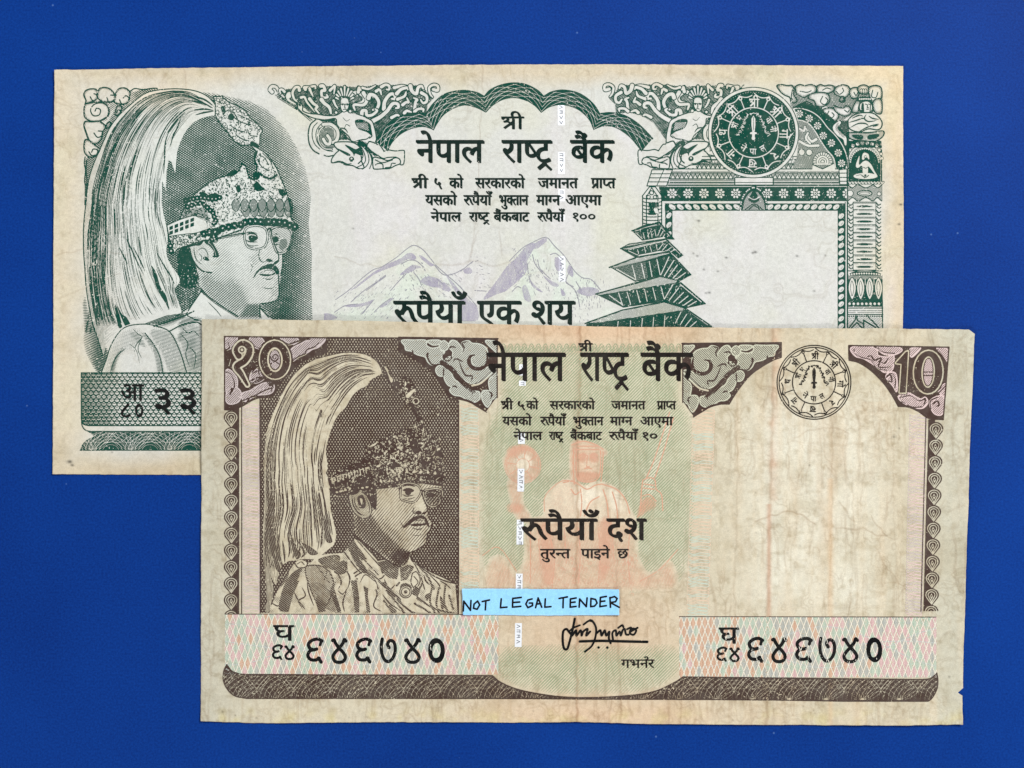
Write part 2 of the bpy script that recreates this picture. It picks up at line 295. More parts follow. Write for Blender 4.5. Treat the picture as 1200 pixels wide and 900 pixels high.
# ---------------------------------------------------------------- lettering: glyph outlines
# one line per letter: code point, then bezier points (handle in, point, handle out) in thousandths; a comma ends a contour
_GL = """
2305: -188 833 -188 847 -188 861 -183 873 -174 882 -164 891 -152 896 -139 896 -125 896 -113 891 -104 882 -94 873 -89 861 -89 847 -89 833 -94 821 -104 812 -113 802 -125 797 -139 797 -152 797 -164 802 -174 812 -183 821, 44 872 69 863 54 796 28 749 -8 722 -43 694 -87 680 -138 680 -186 680 -228 695 -264 725 -300 754 -329 800 -352 863 -329 871 -306 879 -283 887 -266 840 -246 805 -223 782 -200 759 -171 747 -135 747 -96 747 -68 760 -49 785 -30 810 -16 844 -5 889 20 880
2306: -185 756 -185 772 -185 788 -179 802 -169 813 -158 824 -145 830 -130 830 -115 830 -102 824 -91 813 -80 802 -75 788 -75 772 -75 756 -80 742 -91 731 -102 720 -115 714 -130 714 -145 714 -158 720 -169 731 -179 742
2309: 470 241 470 218 470 171 455 137 425 114 394 91 357 80 312 80 255 80 204 101 159 144 114 187 71 257 29 356 53 365 76 373 100 382 129 311 160 256 193 215 226 174 264 153 305 153 330 153 351 159 367 171 383 182 391 201 391 227 391 252 384 274 371 293 357 312 339 330 318 347 300 344 281 342 260 341 258 364 257 388 255 411 300 412 333 420 352 435 370 450 380 469 380 494 380 518 372 535 357 546 341 557 323 562 302 562 277 562 255 559 235 552 215 545 194 536 171 525 163 548 154 571 146 594 163 603 185 612 211 620 236 628 265 632 298 632 350 632 390 619 418 593 445 567 459 534 459 495 459 443 437 403 392 375 399 368 406 362 412 355 437 352 462 350 486 350 507 350 526 351 543 353 560 355 577 358 594 363 594 426 594 488 594 551 570 551 545 551 521 551 521 575 521 598 521 622 607 622 693 622 779 622 779 598 779 575 779 551 744 551 710 551 675 551 675 367 675 184 675 0 648 0 621 0 594 0 594 97 594 193 594 290 578 286 562 283 547 282 532 280 515 279 498 279 487 279 472 280 455 282 465 262
2310: 470 241 470 218 470 171 455 137 425 114 394 91 357 80 312 80 255 80 204 101 159 144 114 187 71 257 29 356 53 365 76 373 100 382 129 311 160 256 193 215 226 174 264 153 305 153 330 153 351 159 367 171 383 182 391 201 391 227 391 252 384 274 371 293 357 312 339 330 318 347 300 344 281 342 260 341 258 364 257 388 255 411 300 412 333 420 352 435 370 450 380 469 380 494 380 518 372 535 357 546 341 557 323 562 302 562 277 562 255 559 235 552 215 545 194 536 171 525 163 548 154 571 146 594 163 603 185 612 211 620 236 628 265 632 298 632 350 632 390 619 418 593 445 567 459 534 459 495 459 443 437 403 392 375 399 368 406 362 412 355 437 352 462 350 486 350 507 350 526 351 543 353 560 355 577 358 594 363 594 426 594 488 594 551 570 551 545 551 521 551 521 575 521 598 521 622 693 622 866 622 1038 622 1038 598 1038 575 1038 551 1003 551 969 551 934 551 934 367 934 184 934 0 907 0 880 0 853 0 853 184 853 367 853 551 794 551 734 551 675 551 675 367 675 184 675 0 648 0 621 0 594 0 594 97 594 193 594 290 578 286 562 283 547 282 532 280 515 279 498 279 487 279 472 280 455 282 465 262
2311: 302 222 271 222 252 222 232 220 213 215 194 210 176 204 161 197 130 216 103 238 82 263 61 288 50 318 50 352 50 371 53 387 60 400 67 413 76 425 87 433 102 444 120 453 141 458 162 463 188 465 221 465 252 465 283 465 314 465 314 494 314 522 314 551 209 551 105 551 0 551 0 575 0 598 0 622 168 622 337 622 505 622 505 598 505 575 505 551 468 551 432 551 395 551 395 499 395 446 395 394 334 394 272 394 211 394 190 394 176 393 167 391 158 389 151 386 145 381 135 373 130 362 130 347 130 331 135 318 144 307 153 296 163 286 174 277 205 288 238 294 275 294 324 294 365 282 398 257 431 232 447 197 447 154 447 111 433 77 406 52 378 27 339 11 289 4 308 -4 329 -12 350 -19 370 -26 392 -33 415 -40 404 -63 393 -87 382 -110 344 -93 308 -75 273 -56 238 -37 206 -18 176 1 137 3 106 9 83 19 59 28 48 44 48 65 48 80 53 92 62 102 71 111 84 116 101 116 114 116 128 113 143 106 157 99 174 87 194 70 203 69 212 68 219 68 266 68 302 75 328 89 353 102 366 124 366 153 366 175 358 192 342 204 325 216
2313: 0 598 0 622 188 622 375 622 563 622 563 598 563 575 563 551 526 551 490 551 453 551 474 525 485 496 485 464 485 404 459 359 406 328 430 307 452 282 471 254 490 225 499 191 499 152 499 119 492 91 477 68 462 45 441 28 415 17 389 6 360 0 328 0 290 0 254 10 220 31 185 51 152 84 121 130 89 176 58 237 29 313 53 321 76 330 100 338 119 286 139 240 162 201 184 161 208 130 235 108 261 85 289 74 320 74 347 74 370 80 388 93 405 105 414 127 414 160 414 187 407 213 392 236 376 259 356 280 329 301 309 297 287 295 264 294 262 317 261 341 259 364 308 365 345 374 369 390 392 406 404 430 404 463 404 483 399 501 389 516 379 530 366 542 351 551 234 551 117 551 0 551 0 575
2319: 568 575 568 551 537 551 505 551 474 551 474 494 474 437 474 380 474 346 472 319 467 299 462 279 453 261 441 246 416 214 377 196 323 192 318 217 312 241 307 266 322 269 334 272 345 275 355 279 363 285 370 292 378 300 384 310 388 322 391 333 393 353 393 380 393 437 393 494 393 551 315 551 238 551 160 551 160 485 160 419 160 353 160 322 161 297 163 278 165 259 169 243 176 230 183 217 193 206 206 196 219 185 237 173 260 160 297 139 333 119 370 98 412 74 442 51 460 30 477 8 486 -20 486 -53 486 -80 481 -105 470 -128 459 -152 448 -171 439 -184 415 -170 391 -156 367 -142 376 -129 384 -114 392 -100 399 -85 403 -70 403 -55 403 -42 400 -31 395 -22 390 -12 379 -1 363 11 347 22 323 37 290 56 261 73 232 89 203 106 177 121 155 137 137 154 118 170 105 190 95 212 84 236 79 271 79 316 79 394 79 473 79 551 53 551 26 551 0 551 0 575 0 598 0 622 189 622 379 622 568 622 568 598
2325: 777 575 777 551 669 551 560 551 452 551 452 484 452 416 452 349 484 382 523 399 569 399 612 399 648 385 675 358 702 330 716 290 716 239 716 208 711 176 701 141 691 106 674 72 651 39 627 53 603 66 579 80 596 101 609 126 620 154 631 182 636 210 636 237 636 268 630 292 617 307 604 322 585 330 562 330 526 330 489 306 452 258 452 172 452 86 452 0 425 0 398 0 371 0 371 58 371 116 371 174 355 161 335 148 312 136 288 124 259 118 226 118 195 118 165 124 138 137 110 150 88 169 71 195 54 220 46 252 46 290 46 343 64 386 101 417 138 448 185 464 244 464 259 464 277 463 296 461 315 458 329 456 339 454 337 430 335 405 333 381 322 384 309 386 293 388 276 390 262 391 249 391 210 391 180 382 159 365 138 348 127 323 127 292 127 257 137 231 158 214 178 197 201 188 228 188 257 188 284 195 307 209 330 223 351 240 371 260 371 357 371 454 371 551 247 551 124 551 0 551 0 575 0 598 0 622 259 622 518 622 777 622 777 598
2326: 764 551 729 551 729 367 729 184 729 0 702 0 675 0 648 0 648 15 648 30 648 45 625 32 599 23 572 16 544 10 516 7 488 7 416 7 347 25 282 61 216 96 150 155 85 239 67 262 55 282 49 297 43 312 40 325 40 338 40 352 45 365 55 376 65 387 81 393 104 393 121 393 135 389 148 382 160 374 171 363 181 350 195 363 205 379 210 399 215 418 217 438 217 458 217 475 216 492 214 508 211 523 207 538 201 551 134 551 67 551 0 551 0 575 0 598 0 622 278 622 555 622 833 622 833 598 833 575 833 551 798 551, 506 232 534 232 557 232 579 237 598 247 617 256 634 267 648 280 648 370 648 461 648 551 526 551 403 551 281 551 292 526 298 495 298 458 298 403 286 360 263 328 240 296 207 271 166 253 213 197 262 154 314 124 365 94 424 79 490 79 519 79 546 82 572 89 598 96 623 107 648 122 648 147 648 173 648 198 633 189 614 181 593 174 572 167 548 164 521 164 490 164 462 171 437 184 412 197 392 215 378 238 363 261 356 288 356 319 356 368 372 406 404 433 436 460 478 473 531 473 542 473 557 472 575 471 593 469 607 466 616 463 614 440 612 417 610 394 600 397 589 399 576 401 564 403 552 404 540 404 508 404 483 397 465 382 446 367 437 345 437 316 437 287 446 266 465 252 483 239
2327: 270 551 208 551 208 445 208 340 208 234 208 217 204 203 196 193 187 183 175 178 160 178 143 178 125 185 107 199 88 213 73 230 60 250 47 270 41 289 41 308 41 323 46 336 55 345 64 354 79 359 102 359 110 359 119 359 127 359 127 423 127 487 127 551 85 551 42 551 0 551 0 575 0 598 0 622 193 622 385 622 578 622 578 598 578 575 578 551 543 551 509 551 474 551 474 367 474 184 474 0 447 0 420 0 393 0 393 184 393 367 393 551 331 551
2328: 605 575 605 551 571 551 536 551 502 551 502 367 502 184 502 0 475 0 448 0 421 0 421 55 421 111 421 166 400 153 377 141 352 132 327 123 296 118 259 118 208 118 166 131 134 159 102 186 86 221 86 266 86 285 89 303 96 320 103 337 113 353 128 366 101 379 80 397 65 420 50 443 42 469 42 497 42 518 45 536 52 551 35 551 17 551 0 551 0 575 0 598 0 622 202 622 403 622 605 622 605 598, 167 295 167 269 167 241 176 221 195 208 214 195 238 188 267 188 302 188 332 195 358 210 383 224 404 241 421 260 421 357 421 454 421 551 329 551 237 551 145 551 130 535 123 516 123 494 123 469 130 450 145 437 159 424 177 415 200 412 219 417 240 419 263 419 281 419 296 418 308 417 306 394 304 370 302 347 297 348 292 348 287 348 282 348 277 348 273 348 240 348 215 341 196 328 177 315
2331: 261 70 296 70 347 70 394 81 436 102 478 123 512 151 537 187 562 223 574 264 574 310 574 341 566 367 551 388 536 409 514 419 487 419 464 419 448 413 439 401 429 389 424 375 424 358 424 337 433 317 451 301 468 284 496 270 535 261 524 240 513 219 502 198 448 213 409 235 384 263 359 290 347 321 347 356 347 388 356 415 375 438 393 461 420 475 455 481 455 504 455 528 455 551 303 551 152 551 0 551 0 575 0 598 0 622 238 622 477 622 715 622 715 598 715 575 715 551 655 551 595 551 535 551 535 526 535 502 535 477 569 468 597 450 620 422 642 394 653 356 653 308 653 269 645 232 628 195 611 158 587 125 557 96 526 67 488 43 444 26 400 9 351 0 296 0 231 0 183 14 150 42 117 69 101 104 101 147 101 161 104 176 109 191 113 206 121 219 132 231 104 244 82 262 67 284 51 305 43 330 43 359 43 399 58 430 88 451 118 472 157 483 206 483 217 483 232 482 249 481 266 479 279 476 288 473 286 450 284 427 282 404 273 407 262 409 251 412 239 414 226 415 212 415 153 415 124 393 124 350 124 331 131 316 146 305 161 294 179 286 202 281 221 287 243 290 266 290 273 290 281 290 289 289 297 288 303 288 308 287 306 264 304 240 302 217 298 218 294 218 289 218 284 218 279 218 276 218 213 218 182 195 182 148 182 121 192 102 213 89 234 76
2332: 688 551 653 551 653 367 653 184 653 0 626 0 599 0 572 0 572 123 572 247 572 370 526 370 481 370 435 370 408 370 389 371 378 373 402 353 421 330 436 303 451 276 458 248 458 218 458 187 451 162 438 141 424 120 406 105 384 95 361 85 337 80 310 80 275 80 241 90 209 111 177 131 146 164 117 212 88 259 59 322 31 401 55 409 78 418 102 426 133 337 165 269 198 223 231 176 267 153 306 153 327 153 345 159 359 170 372 181 379 200 379 227 379 256 369 284 349 310 328 336 303 358 273 377 283 398 292 420 302 441 392 441 482 441 572 441 572 478 572 514 572 551 381 551 191 551 0 551 0 575 0 598 0 622 252 622 505 622 757 622 757 598 757 575 757 551 722 551
2335: 519 575 519 551 470 551 420 551 371 551 371 484 371 416 371 349 353 349 334 349 316 349 284 349 257 346 236 341 215 336 196 328 181 318 144 293 126 258 126 215 126 183 133 157 148 136 163 115 182 99 206 89 229 79 255 74 283 74 319 74 350 78 375 87 400 95 427 106 455 121 464 96 473 72 482 47 453 34 421 23 389 14 356 4 321 0 286 0 240 0 199 9 163 26 126 43 98 68 77 101 56 134 46 173 46 220 46 263 57 300 80 330 103 359 132 382 170 397 207 412 246 420 288 420 289 420 289 420 290 420 290 464 290 507 290 551 193 551 97 551 0 551 0 575 0 598 0 622 173 622 346 622 519 622 519 598
2340: 515 551 481 551 481 367 481 184 481 0 454 0 427 0 400 0 400 109 400 219 400 328 364 328 327 328 291 328 250 328 220 326 200 322 179 318 163 310 150 299 134 286 126 266 126 237 126 204 138 173 163 143 188 112 224 78 271 40 253 23 235 5 217 -12 186 15 158 41 132 68 105 95 84 122 69 151 53 180 45 210 45 242 45 265 50 286 59 305 68 324 79 339 93 351 112 368 136 380 163 388 190 395 227 399 272 399 315 399 357 399 400 399 400 450 400 500 400 551 267 551 133 551 0 551 0 575 0 598 0 622 195 622 389 622 584 622 584 598 584 575 584 551 550 551
2341: 587 551 553 551 553 367 553 184 553 0 526 0 499 0 472 0 472 60 472 120 472 180 453 167 430 156 403 147 376 137 345 132 308 132 251 132 203 148 164 181 124 213 97 260 83 322 146 335 191 354 217 378 242 401 255 431 255 467 255 500 247 525 232 543 216 560 196 568 171 568 154 568 141 564 130 556 119 548 114 536 114 521 114 487 141 467 195 461 192 438 190 414 187 391 144 397 109 410 84 431 59 451 46 480 46 519 46 556 58 585 83 604 107 623 137 632 172 632 199 632 226 626 251 615 276 603 296 585 312 561 328 537 336 506 336 469 336 420 323 380 296 349 269 318 231 293 182 274 197 250 215 232 234 221 253 209 280 203 314 203 349 203 378 210 403 223 428 236 451 254 472 275 472 367 472 459 472 551 445 551 417 551 390 551 390 575 390 598 390 622 479 622 567 622 656 622 656 598 656 575 656 551 622 551
2342: 435 -47 413 -58 399 -35 386 -12 373 11 360 34 350 55 342 73 334 72 325 71 316 70 307 69 297 68 287 68 259 68 231 72 203 79 174 86 148 97 125 113 101 128 82 149 68 176 53 202 46 234 46 272 46 301 51 327 62 348 72 368 85 386 102 401 124 420 151 434 183 443 215 452 251 456 290 456 292 456 293 456 295 456 295 488 295 519 295 551 197 551 98 551 0 551 0 575 0 598 0 622 178 622 356 622 534 622 534 598 534 575 534 551 481 551 429 551 376 551 376 496 376 440 376 385 360 385 343 385 327 385 288 385 257 383 234 378 210 373 189 366 173 355 158 345 147 332 139 317 130 302 126 283 126 262 126 227 139 198 166 175 192 152 232 140 287 140 291 140 295 140 299 140 303 140 307 140 312 141 308 154 306 166 306 176 306 199 313 216 327 226 341 235 356 240 373 240 402 240 424 232 439 216 454 199 461 181 461 162 461 141 456 124 447 113 437 101 425 92 410 86 418 70 428 54 439 37 449 20 463 -1 480 -24 458 -35
2344: 0 598 0 622 190 622 379 622 569 622 569 598 569 575 569 551 535 551 500 551 466 551 466 367 466 184 466 0 439 0 412 0 385 0 385 99 385 199 385 298 325 298 264 298 204 298 204 280 204 262 204 244 204 225 199 211 190 202 181 193 168 188 153 188 137 188 120 195 102 209 84 223 69 240 56 260 43 280 37 299 37 318 37 333 42 346 51 355 60 364 75 369 98 369 194 369 289 369 385 369 385 430 385 490 385 551 257 551 128 551 0 551 0 575
2346: 514 551 479 551 479 367 479 184 479 0 452 0 425 0 398 0 398 64 398 127 398 191 379 178 358 168 335 159 312 150 285 146 254 146 227 146 203 150 182 160 160 169 141 179 128 194 111 212 99 233 91 258 83 282 79 315 79 358 79 422 79 487 79 551 53 551 26 551 0 551 0 575 0 598 0 622 194 622 389 622 583 622 583 598 583 575 583 551 548 551, 398 461 398 551 319 551 239 551 160 551 160 490 160 430 160 369 160 342 161 320 163 304 165 288 168 275 173 266 177 256 183 247 190 240 205 225 230 217 263 217 290 217 315 223 338 236 361 249 381 263 398 280 398 370
2348: 585 575 585 551 551 551 516 551 482 551 482 367 482 184 482 0 455 0 428 0 401 0 401 55 401 110 401 165 383 153 361 142 336 133 310 123 278 118 241 118 204 118 170 125 141 139 111 153 88 173 71 198 54 223 46 252 46 286 46 343 66 387 107 418 147 449 200 464 265 464 274 464 286 464 299 463 312 462 326 460 339 459 352 458 362 456 369 454 367 431 365 408 363 385 350 388 335 390 318 392 301 394 285 395 268 395 255 395 242 394 230 392 275 336 320 280 365 224 378 233 390 244 401 256 401 354 401 453 401 551 267 551 134 551 0 551 0 575 0 598 0 622 195 622 390 622 585 622 585 598, 127 324 127 287 127 252 138 227 161 210 183 193 210 184 242 184 254 184 266 185 277 187 288 189 298 192 308 195 261 253 215 312 168 370 141 351
2349: 139 632 174 632 199 632 221 629 240 622 259 614 276 602 291 586 303 573 313 556 321 533 328 510 332 478 332 437 332 398 332 360 332 321 399 321 466 321 533 321 533 398 533 474 533 551 489 551 446 551 402 551 402 575 402 598 402 622 507 622 612 622 717 622 717 598 717 575 717 551 683 551 648 551 614 551 614 367 614 184 614 0 587 0 560 0 533 0 533 83 533 167 533 250 466 250 399 250 332 250 332 238 332 225 332 213 332 191 327 175 318 166 308 156 296 151 283 151 270 151 257 155 243 164 229 172 216 183 204 196 192 209 182 222 175 237 168 252 164 265 164 278 164 290 169 300 178 309 187 317 202 321 224 321 234 321 243 321 253 321 253 356 253 391 253 426 253 457 251 481 248 498 245 515 239 528 232 538 219 558 198 568 169 568 151 568 137 564 128 555 119 546 114 535 114 521 114 502 122 488 138 478 153 468 180 462 218 460 215 436 213 413 210 389 160 393 120 405 91 426 61 446 46 477 46 520 46 559 59 588 84 606 109 623
2350: 543 551 509 551 509 367 509 184 509 0 482 0 455 0 428 0 428 83 428 167 428 250 354 250 281 250 207 250 207 238 207 225 207 213 207 191 202 175 193 166 183 156 172 151 159 151 146 151 133 155 119 164 105 172 92 183 80 196 68 209 58 222 51 237 43 252 39 265 39 278 39 290 44 300 53 309 62 317 77 321 100 321 109 321 117 321 126 321 126 398 126 474 126 551 84 551 42 551 0 551 0 575 0 598 0 622 204 622 408 622 612 622 612 598 612 575 612 551 578 551, 428 474 428 551 354 551 281 551 207 551 207 474 207 398 207 321 281 321 354 321 428 321 428 398
2351: 397 622 595 622 595 598 595 575 595 551 560 551 526 551 491 551 491 367 491 184 491 0 464 0 437 0 410 0 410 60 410 119 410 179 391 167 369 156 343 147 317 137 287 132 253 132 193 132 145 152 108 193 70 233 47 286 38 353 79 362 110 374 130 390 150 405 160 428 160 457 160 476 156 493 149 509 141 525 132 539 123 551 82 551 41 551 0 551 0 575 0 598 0 622 198 622, 203 325 129 301 142 268 159 244 180 228 200 211 226 203 259 203 292 203 321 210 346 224 371 238 392 255 410 274 410 366 410 459 410 551 344 551 277 551 211 551 230 516 240 481 240 445 240 373
2352: 352 75 395 42 377 24 359 6 341 -12 302 21 265 54 230 87 195 120 165 152 138 181 111 210 90 235 75 256 60 277 51 293 47 305 42 317 40 329 40 340 40 353 45 365 55 376 65 387 81 393 104 393 121 393 135 389 148 382 160 374 171 363 181 349 207 362 226 379 238 399 250 419 256 442 256 468 256 483 254 499 251 514 248 529 244 541 239 551 159 551 80 551 0 551 0 575 0 598 0 622 141 622 283 622 424 622 424 598 424 575 424 551 389 551 355 551 320 551 331 528 336 497 336 458 336 421 329 390 314 365 299 340 279 318 254 301 229 283 200 267 167 254 197 219 232 184 272 147 311 110
2354: 169 551 0 551 0 575 0 598 0 622 231 622 462 622 693 622 693 598 693 575 693 551 658 551 624 551 589 551 589 367 589 184 589 0 562 0 535 0 508 0 508 118 508 237 508 355 504 356 499 356 494 356 478 356 462 352 445 344 428 336 412 322 397 301 382 280 368 249 356 208 330 216 305 224 279 232 287 263 298 290 311 313 295 325 279 335 263 342 247 349 229 353 209 353 182 353 162 345 148 330 133 315 126 295 126 271 126 246 133 222 148 199 162 175 183 152 210 127 237 101 270 73 309 40 291 23 273 5 255 -12 216 21 181 53 149 84 117 114 92 145 73 176 54 207 45 240 45 275 45 310 53 339 70 362 86 384 106 400 131 411 156 421 180 426 204 426 233 426 260 421 285 412 309 402 332 388 354 370 393 407 441 426 499 426 502 426 505 426 508 426 508 468 508 509 508 551 339 551
2357: 571 575 571 551 536 551 502 551 467 551 467 367 467 184 467 0 440 0 414 0 387 0 387 55 387 110 387 165 370 153 349 142 324 133 299 123 268 118 233 118 197 118 165 125 137 139 109 153 87 173 71 198 54 223 46 252 46 286 46 343 65 387 104 418 142 449 192 464 255 464 264 464 275 464 288 463 301 462 313 460 326 459 338 458 347 456 354 454 352 430 351 405 349 381 336 384 322 386 306 388 290 390 274 391 259 391 218 391 185 382 162 364 139 346 127 320 127 287 127 253 138 228 159 212 179 196 205 188 235 188 270 188 300 196 325 211 350 226 370 242 387 260 387 357 387 454 387 551 258 551 129 551 0 551 0 575 0 598 0 622 190 622 381 622 571 622 571 598
2358: 142 189 122 189 99 189 79 195 64 207 48 218 40 234 40 255 40 274 46 289 58 299 70 309 85 314 104 314 116 314 128 312 142 307 155 302 171 291 191 276 224 287 252 306 273 335 294 364 305 400 305 443 305 480 295 510 275 533 256 555 230 566 199 566 178 566 163 562 153 553 143 544 138 531 138 516 138 506 141 495 148 484 154 472 167 462 186 454 205 446 233 441 270 440 264 417 259 393 253 370 190 374 144 390 113 418 81 445 66 478 66 517 66 551 78 579 102 600 125 621 159 632 204 632 235 632 265 625 292 611 319 596 341 575 359 547 375 518 384 483 384 440 384 394 373 352 350 312 327 273 295 243 254 221 284 195 313 166 341 135 369 103 393 72 414 43 393 28 371 14 350 -1 316 47 285 87 258 118 230 149 204 174 179 194 161 191, 626 551 591 551 591 367 591 184 591 0 564 0 537 0 510 0 510 184 510 367 510 551 480 551 451 551 421 551 421 575 421 598 421 622 512 622 604 622 695 622 695 598 695 575 695 551 660 551
2359: 395 622 593 622 593 598 593 575 593 551 558 551 524 551 489 551 489 367 489 184 489 0 462 0 435 0 408 0 408 64 408 127 408 191 388 180 366 169 341 160 316 151 287 146 254 146 227 146 203 150 182 160 160 169 141 179 128 194 111 212 99 233 91 258 83 282 79 315 79 358 79 422 79 487 79 551 53 551 26 551 0 551 0 575 0 598 0 622 198 622, 408 463 408 551 340 551 273 551 205 551 273 463 340 375 408 287 408 375, 182 247 189 240 204 225 229 217 262 217 279 217 296 220 313 225 330 230 345 237 360 245 293 332 226 420 159 507 159 461 159 415 159 369 159 342 160 320 162 304 164 288 167 275 172 266 176 256
2360: 622 551 587 551 587 367 587 184 587 0 560 0 533 0 506 0 506 89 506 177 506 266 487 260 467 256 448 254 429 252 406 251 380 251 352 251 323 254 292 259 260 264 234 270 212 277 199 268 184 260 167 253 194 218 227 183 264 146 301 109 339 75 380 42 362 24 344 6 326 -12 289 21 254 54 221 87 188 120 158 152 133 181 108 210 88 235 73 256 58 277 49 293 46 305 42 317 40 329 40 340 40 353 45 365 55 376 65 387 81 393 104 393 121 393 135 389 148 382 160 374 171 363 181 350 195 363 205 379 210 399 215 418 217 438 217 458 217 478 215 496 213 512 209 528 206 541 201 551 134 551 67 551 0 551 0 575 0 598 0 622 230 622 461 622 691 622 691 598 691 575 691 551 656 551, 332 322 369 322 395 322 419 323 440 326 461 329 483 333 506 339 506 410 506 480 506 551 431 551 356 551 281 551 286 540 290 526 293 511 296 496 298 478 298 458 298 430 295 406 289 385 282 364 273 347 262 333 297 326
2361: 330 47 321 69 345 76 365 86 380 98 395 110 403 127 403 148 403 173 393 193 374 208 355 222 323 229 280 229 234 229 199 220 175 201 150 181 138 156 138 124 138 103 142 83 150 64 157 45 173 23 197 -1 220 -24 255 -54 302 -89 284 -107 266 -124 248 -142 187 -95 141 -50 108 -9 75 32 58 79 58 130 58 155 63 178 73 198 84 217 98 234 115 248 102 260 92 275 83 292 74 309 69 329 69 352 69 371 72 387 79 400 86 413 95 425 106 433 121 444 139 453 159 458 178 463 202 465 229 465 273 465 317 465 361 465 361 494 361 522 361 551 241 551 120 551 0 551 0 575 0 598 0 622 182 622 364 622 546 622 546 598 546 575 546 551 511 551 477 551 442 551 442 499 442 446 442 394 371 394 301 394 230 394 209 394 195 393 186 391 177 389 170 386 164 381 154 373 149 362 149 347 149 334 152 322 159 312 166 301 174 292 183 284 214 295 248 300 284 300 330 300 368 293 397 279 426 265 447 247 461 225 474 202 481 178 481 153 481 114 470 82 447 57 424 32 391 13 348 2 339 24
2366: 204 551 170 551 170 367 170 184 170 0 143 0 116 0 89 0 89 184 89 367 89 551 59 551 30 551 0 551 0 575 0 598 0 622 91 622 182 622 273 622 273 598 273 575 273 551 239 551
2367: 89 367 89 551 59 551 30 551 0 551 0 575 0 598 0 622 27 622 53 622 80 622 72 637 65 652 61 669 55 686 53 704 53 724 53 776 72 818 111 849 150 880 201 896 266 896 360 896 443 871 516 820 589 769 651 700 704 615 676 615 648 615 620 615 518 754 406 824 283 824 236 824 200 814 174 795 147 775 134 748 134 714 134 694 137 677 144 662 150 647 157 633 165 622 201 622 237 622 273 622 273 598 273 575 273 551 239 551 204 551 170 551 170 367 170 184 170 0 143 0 116 0 89 0 89 184
2368: -158 615 -185 615 -196 638 -205 661 -211 682 -217 703 -220 725 -220 748 -220 791 -206 827 -178 855 -150 882 -111 896 -61 896 -21 896 12 887 39 868 66 849 89 819 108 779 127 738 146 686 163 622 200 622 236 622 273 622 273 598 273 575 273 551 239 551 204 551 170 551 170 367 170 184 170 0 143 0 116 0 89 0 89 184 89 367 89 551 59 551 30 551 0 551 0 575 0 598 0 622 29 622 58 622 87 622 68 691 49 743 29 776 8 809 -20 825 -57 825 -84 825 -104 817 -118 801 -132 784 -139 762 -139 733 -139 710 -136 690 -129 672 -122 653 -114 634 -105 615 -132 615
2369: -239 -34 -248 -12 -212 3 -175 11 -136 11 -86 11 -47 -2 -20 -28 8 -53 22 -87 22 -129 22 -170 7 -203 -25 -229 -56 -255 -100 -268 -157 -268 -222 -268 -278 -253 -325 -222 -372 -191 -415 -151 -455 -100 -435 -86 -414 -71 -394 -57 -368 -89 -343 -115 -320 -136 -297 -157 -272 -172 -246 -182 -219 -191 -190 -196 -157 -196 -86 -196 -51 -171 -51 -122 -51 -100 -59 -84 -76 -73 -92 -62 -110 -57 -131 -57 -149 -57 -165 -59 -180 -62 -194 -66 -208 -72 -222 -79 -231 -57
2370: -71 -222 -63 -245 -80 -252 -98 -257 -117 -262 -136 -266 -154 -268 -173 -268 -223 -268 -262 -255 -291 -229 -319 -202 -333 -168 -333 -126 -333 -88 -318 -56 -287 -29 -256 -2 -215 11 -162 11 -112 11 -68 2 -31 -17 6 -36 39 -60 68 -91 97 -121 122 -154 145 -189 124 -202 104 -215 83 -228 47 -173 10 -130 -27 -101 -64 -72 -107 -57 -156 -57 -190 -57 -216 -64 -233 -77 -250 -90 -259 -107 -259 -128 -259 -153 -251 -171 -234 -181 -217 -191 -199 -196 -178 -196 -160 -196 -144 -194 -130 -191 -116 -187 -102 -182 -88 -175 -80 -198
2375: -144 615 -169 615 -183 668 -197 709 -211 740 -224 770 -239 791 -256 804 -273 817 -292 823 -315 823 -330 823 -343 822 -354 819 -365 816 -376 812 -385 809 -393 833 -401 858 -409 882 -383 891 -353 896 -318 896 -282 896 -251 887 -225 871 -198 854 -175 825 -154 784 -133 743 -113 686 -94 615 -119 615
2376: -151 615 -179 615 -197 642 -214 661 -229 674 -244 686 -258 694 -273 698 -287 701 -303 703 -320 703 -333 703 -347 701 -361 697 -375 693 -389 688 -402 682 -411 705 -419 728 -428 751 -413 758 -397 763 -380 767 -363 771 -345 773 -326 773 -296 773 -269 766 -246 752 -223 737 -203 717 -187 692 -186 693 -184 693 -183 694 -196 729 -209 756 -222 775 -235 794 -248 807 -263 815 -278 823 -295 827 -316 827 -332 827 -345 826 -356 823 -367 820 -377 817 -386 813 -394 836 -401 859 -409 882 -383 891 -353 896 -318 896 -282 896 -251 887 -225 871 -198 854 -175 825 -154 784 -133 743 -113 686 -94 615 -122 615
2379: 204 551 170 551 170 367 170 184 170 0 143 0 116 0 89 0 89 184 89 367 89 551 59 551 30 551 0 551 0 575 0 598 0 622 91 622 182 622 273 622 273 598 273 575 273 551 239 551, 115 615 90 615 76 668 62 709 49 740 35 770 20 791 3 804 -14 817 -33 823 -56 823 -71 823 -84 822 -95 819 -106 816 -117 812 -126 809 -134 833 -142 858 -150 882 -124 891 -94 896 -59 896 -23 896 8 887 35 871 61 854 84 825 106 784 127 743 146 686 165 615 140 615
2381: -175 -69 -179 -44 -164 -41 -148 -39 -131 -39 -86 -39 -46 -48 -13 -65 21 -82 51 -104 78 -133 104 -162 128 -193 151 -227 132 -241 113 -254 94 -268 61 -215 27 -176 -7 -151 -40 -126 -80 -113 -125 -113 -133 -113 -141 -114 -148 -115 -155 -116 -161 -117 -167 -118 -171 -93
